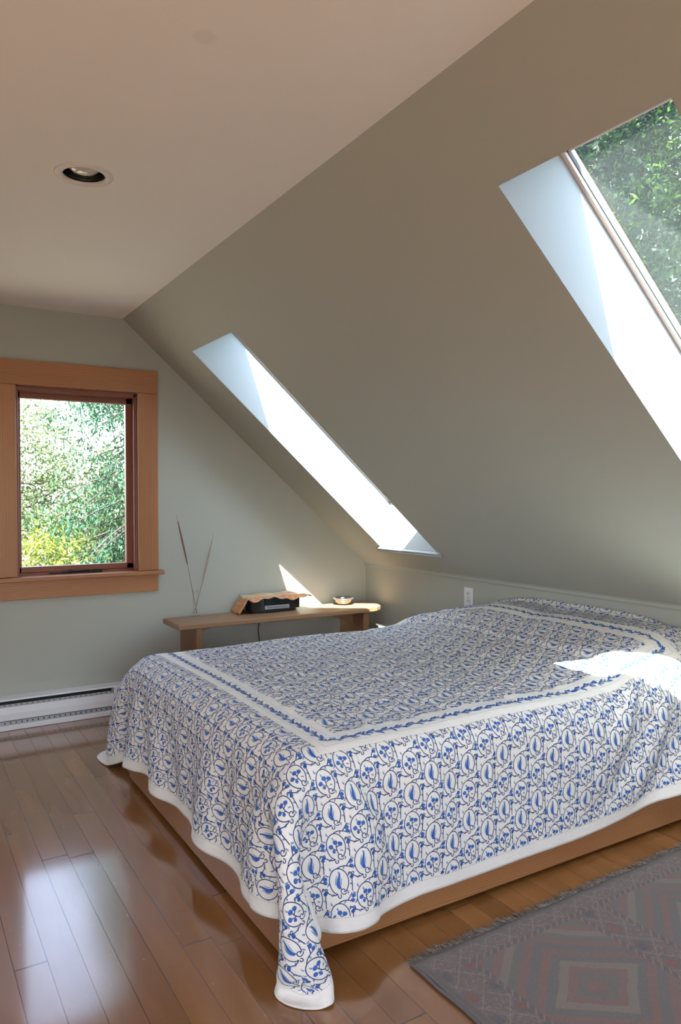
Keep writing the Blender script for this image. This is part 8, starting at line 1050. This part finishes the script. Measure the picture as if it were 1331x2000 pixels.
# ------------------------------------------------------------------ glass bowl, bud vase and two dried reeds
bw = bmesh.new(); lathe(bw, [(0, .004), (.040, .004), (.050, .010), (.056, .028), (.060, .036), (.069, .038), (.071, .042), (.068, .046), (.060, .045), (.056, .041), (.051, .028), (.046, .014), (.036, .009), (0, .009)], (-.262, -.125, TZ), 56)
o = link('bowl', bw, plain('glazed_metallic_bowl', (.30, .31, .32), .16, .8), smooth=True); tag(o, 'small shiny round bowl on the sunlit right end of the bench', 'bowl')
VC = (-1.283, -.085)
bm = bmesh.new(); lathe(bm, [(0, .001), (.022, .001), (.028, .006), (.028, .016), (.020, .032), (.0125, .050), (.0115, .080), (.013, .120), (.018, .160), (.0165, .160), (.0115, .120), (.010, .080), (.0105, .052), (.016, .036), (.020, .022), (.014, .016), (0, .016)], (VC[0], VC[1], TZ), 40)
o = link('bud_vase', bm, m_glass, smooth=True); tag(o, 'slim clear glass bud vase holding two dried reeds on the left end of the bench', 'vase')
def reed(p0, p1, t0, t1, lab, cshaft, chead):
    r = empty('dried_reed', p0); tag(r, lab, 'dried reed', None)
    p0, p1 = Vector(p0), Vector(p1); bend = Vector((.006, 0, 0))
    P = lambda t: p0.lerp(p1, t)+bend*math.sin(t*PI)
    bpy.context.view_layer.update()
    bm = bmesh.new(); tube(bm, [P(t) for t in np.linspace(0, 1, 24)], lambda t: .0023*(1-.6*t), 8); link('stem', bm, cshaft, r, smooth=True)
    bm = bmesh.new(); tube(bm, [P(t) for t in np.linspace(t0, t1, 16)], lambda t: 0.0026+.0030*math.sin(min(1, t*1.05)*PI)**.5, 10); link('seed_head', bm, chead, r, smooth=True)
ms1 = plain('reed_stem', (.30, .21, .13), .8); mh1 = plain('brown_reed_head', (.22, .12, .075), .9); mh2 = plain('pale_reed_head', (.38, .29, .235), .9)
reed((VC[0]+.010, VC[1], TZ+.018), (-1.400, -.095, 1.145), .50, .93, 'taller dried reed with a dark brown head leaning left in the bud vase', ms1, mh1)
reed((VC[0]-.008, VC[1], TZ+.018), (-1.160, -.080, 1.025), .40, .90, 'shorter pale dried reed leaning right in the bud vase', ms1, mh2)

# ------------------------------------------------------------------ outside: ground and trees
tag(link('ground', B(-30, 40, -30, 45, -4.2, -4.0), plain('rough_grass', (.10, .095, .07), .95)), kind='structure')
def leafmat(name, stops, trans=.45, wt=.55, fr=1.7):
    m = M(name); n1_ = m.noise(m.pos, fr, 2); n2_ = m.noise(m.pos, 14, 1); c = m.ramp(n1_*wt+n2_*(1-wt), stops); t = m.t
    d = t.nodes.new('ShaderNodeBsdfDiffuse'); tl = t.nodes.new('ShaderNodeBsdfTranslucent'); g = t.nodes.new('ShaderNodeBsdfGlossy'); g.inputs['Roughness'].default_value = .45
    t.links.new(c, d.inputs[0]); t.links.new(c, tl.inputs[0]); a = t.nodes.new('ShaderNodeMixShader'); a.inputs[0].default_value = trans
    t.links.new(d.outputs[0], a.inputs[1]); t.links.new(tl.outputs[0], a.inputs[2]); b = t.nodes.new('ShaderNodeMixShader'); b.inputs[0].default_value = .012
    t.links.new(a.outputs[0], b.inputs[1]); t.links.new(g.outputs[0], b.inputs[2]); t.links.new(b.outputs[0], t.nodes['Material Output'].inputs[0]); t.nodes.remove(m.b); return m.m
lm_yel = leafmat('yellow_green_leaves', [(.3, (.05, .09, .02)), (.5, (.16, .20, .04)), (.7, (.33, .29, .06))])
lm_grn = leafmat('green_leaves', [(.3, (.018, .04, .014)), (.5, (.05, .09, .028)), (.75, (.14, .20, .06))])
lm_pal = leafmat('pale_green_leaves', [(.3, (.05, .085, .04)), (.5, (.11, .16, .07)), (.75, (.22, .28, .13))])
lm_con = leafmat('conifer_needles', [(.3, (.015, .05, .03)), (.5, (.03, .085, .05)), (.75, (.10, .17, .06))], .15)
lm_drk = leafmat('dark_maple_leaves', [(.40, (.0025, .008, .005)), (.52, (.008, .024, .007)), (.60, (.035, .09, .010)), (.72, (.14, .23, .025))], .4, .72, 1.1)  # dark and bright patches paint shaded depth and lit leaf highlights
m_bark = plain('bark', (.045, .036, .03), .9)
def leaves(C, sz, rg, droop=0.):
    n = len(C); a = rg.normal(size=(n, 3)); a /= np.linalg.norm(a, axis=1, keepdims=True); a[:, 2] -= droop; b = np.cross(a, rg.normal(size=(n, 3))); b /= np.linalg.norm(b, axis=1, keepdims=True)
    s = (sz*(.6+.8*rg.random(n)))[:, None]; a = a*s; b = b*s*.42
    V = np.stack([C-a*.5, C+b*.5-a*.05, C+a*.6, C-b*.5-a*.05], 1).reshape(-1, 3); return V, np.arange(4*n).reshape(-1, 4)
def tree(label, c, r, n, sz, mat, seed, clump=.16, group='trees beyond the windows', zb=-4.):
    rg = np.random.default_rng(seed); t = empty('tree', (c[0], c[1], zb)); tag(t, label, 'tree', None)
    nc = max(30, n//45); cc = rg.normal(size=(nc, 3)); cc /= np.linalg.norm(cc, axis=1, keepdims=True); cc *= (rg.random(nc)**.38)[:, None]
    C = cc[rg.integers(0, nc, n)]*np.array(r)+np.array(c)+rg.normal(size=(n, 3))*clump*np.array([1, 1, .7])
    V, Fq = leaves(C, sz, rg); o = link_np('foliage', V, Fq, [mat], smooth=False); o.parent = t; o.matrix_basis = Matrix.Translation((-c[0], -c[1], -zb))
    bm = bmesh.new(); tube(bm, [(c[0]+.05*math.sin(k*1.7), c[1]+.05*math.cos(k*2.1), zb+(c[2]+r[2]*.5-zb)*k/8) for k in range(9)], lambda t_: .14*(1-.75*t_), 10)
    for k in range(10):
        tip = cc[k]*np.array(r)*.9+np.array(c); z0 = c[2]-r[2]*.5+rg.random()*r[2]*.7; s_ = Vector((c[0], c[1], z0)); e_ = Vector(tip); md = s_.lerp(e_, .5)+Vector((0, 0, -.1))
        tube(bm, [s_, md, e_], lambda t_: .035*(1-.8*t_), 6)
    link('trunk', bm, m_bark, t, smooth=True)
    return t
def conifer(label, c, top, n, seed, R=2.6):
    rg = np.random.default_rng(seed); t = empty('conifer', (c[0], c[1], -4)); tag(t, label, 'tree', None)
    C = []; bm = bmesh.new(); tube(bm, [(c[0], c[1], z) for z in np.linspace(-4, top, 10)], lambda t_: .2*(1-.9*t_), 10)
    for k in range(n):
        z = -2.5+(top+2.5)*rg.random(); a = rg.random()*2*PI; L = R*(1-(z+2.5)/(top+2.5)*.75)*(.7+.5*rg.random()); d = np.array([math.cos(a), math.sin(a), 0])
        ts = np.linspace(0, 1, 12); P = np.array([c[0], c[1], z])+d*L*ts[:, None]; P[:, 2] -= ts**1.7*L*.42
        tube(bm, P[::3], lambda t_: .022*(1-.8*t_), 5)
        for q_ in P[2:]:
            m_ = 20; s_ = rg.normal(size=(m_, 3))*[.11, .11, .05]; s_[:, 2] -= np.abs(rg.normal(size=m_))*.13; C.append(q_+s_)
    V, Fq = leaves(np.concatenate(C), .062, rg, .8); V = V
    o = link_np('needles', V, Fq, [lm_con], smooth=False); o.parent = t; o.matrix_basis = Matrix.Translation((-c[0], -c[1], 4))
    link('trunk', bm, m_bark, t, smooth=True); return t
tree('yellow-green tree low in the left window, nearest to the glass', (-.75, 8.6, -.35), (1.15, 1.0, 1.05), 9000, .085, lm_yel, 1)
tree('green leafy tree low on the right of the window view', (.95, 11.4, -.1), (1.35, 1.1, 1.35), 9000, .085, lm_grn, 2)
tree('pale green feathery tree behind the yellow-green one in the window', (-.75, 13.2, 1.6), (1.6, 1.2, 2.0), 17000, .08, lm_pal, 3)
tree('mid green tree at the back of the window view', (1.6, 14.5, .6), (2.2, 1.6, 2.0), 9000, .12, lm_grn, 4)
tree('bushy tree beyond the hidden left half of the window', (-4.0, 11., -.2), (2.2, 1.6, 2.0), 8000, .12, lm_grn, 5)
conifer('dark conifer with drooping boughs at the top of the window view', (1.15, 8.9), 8.5, 520, 6, 2.9)
tree('tall dark leafy tree filling the near skylight', (6.6, 3.6, 4.6), (3.0, 3.4, 5.0), 90000, .095, lm_drk, 8, .2)
tree('dark tree standing behind the tall one seen through the near skylight', (13.4, 9.6, 8.6), (3.5, 4.6, 6.5), 26000, .30, lm_drk, 9, .3)
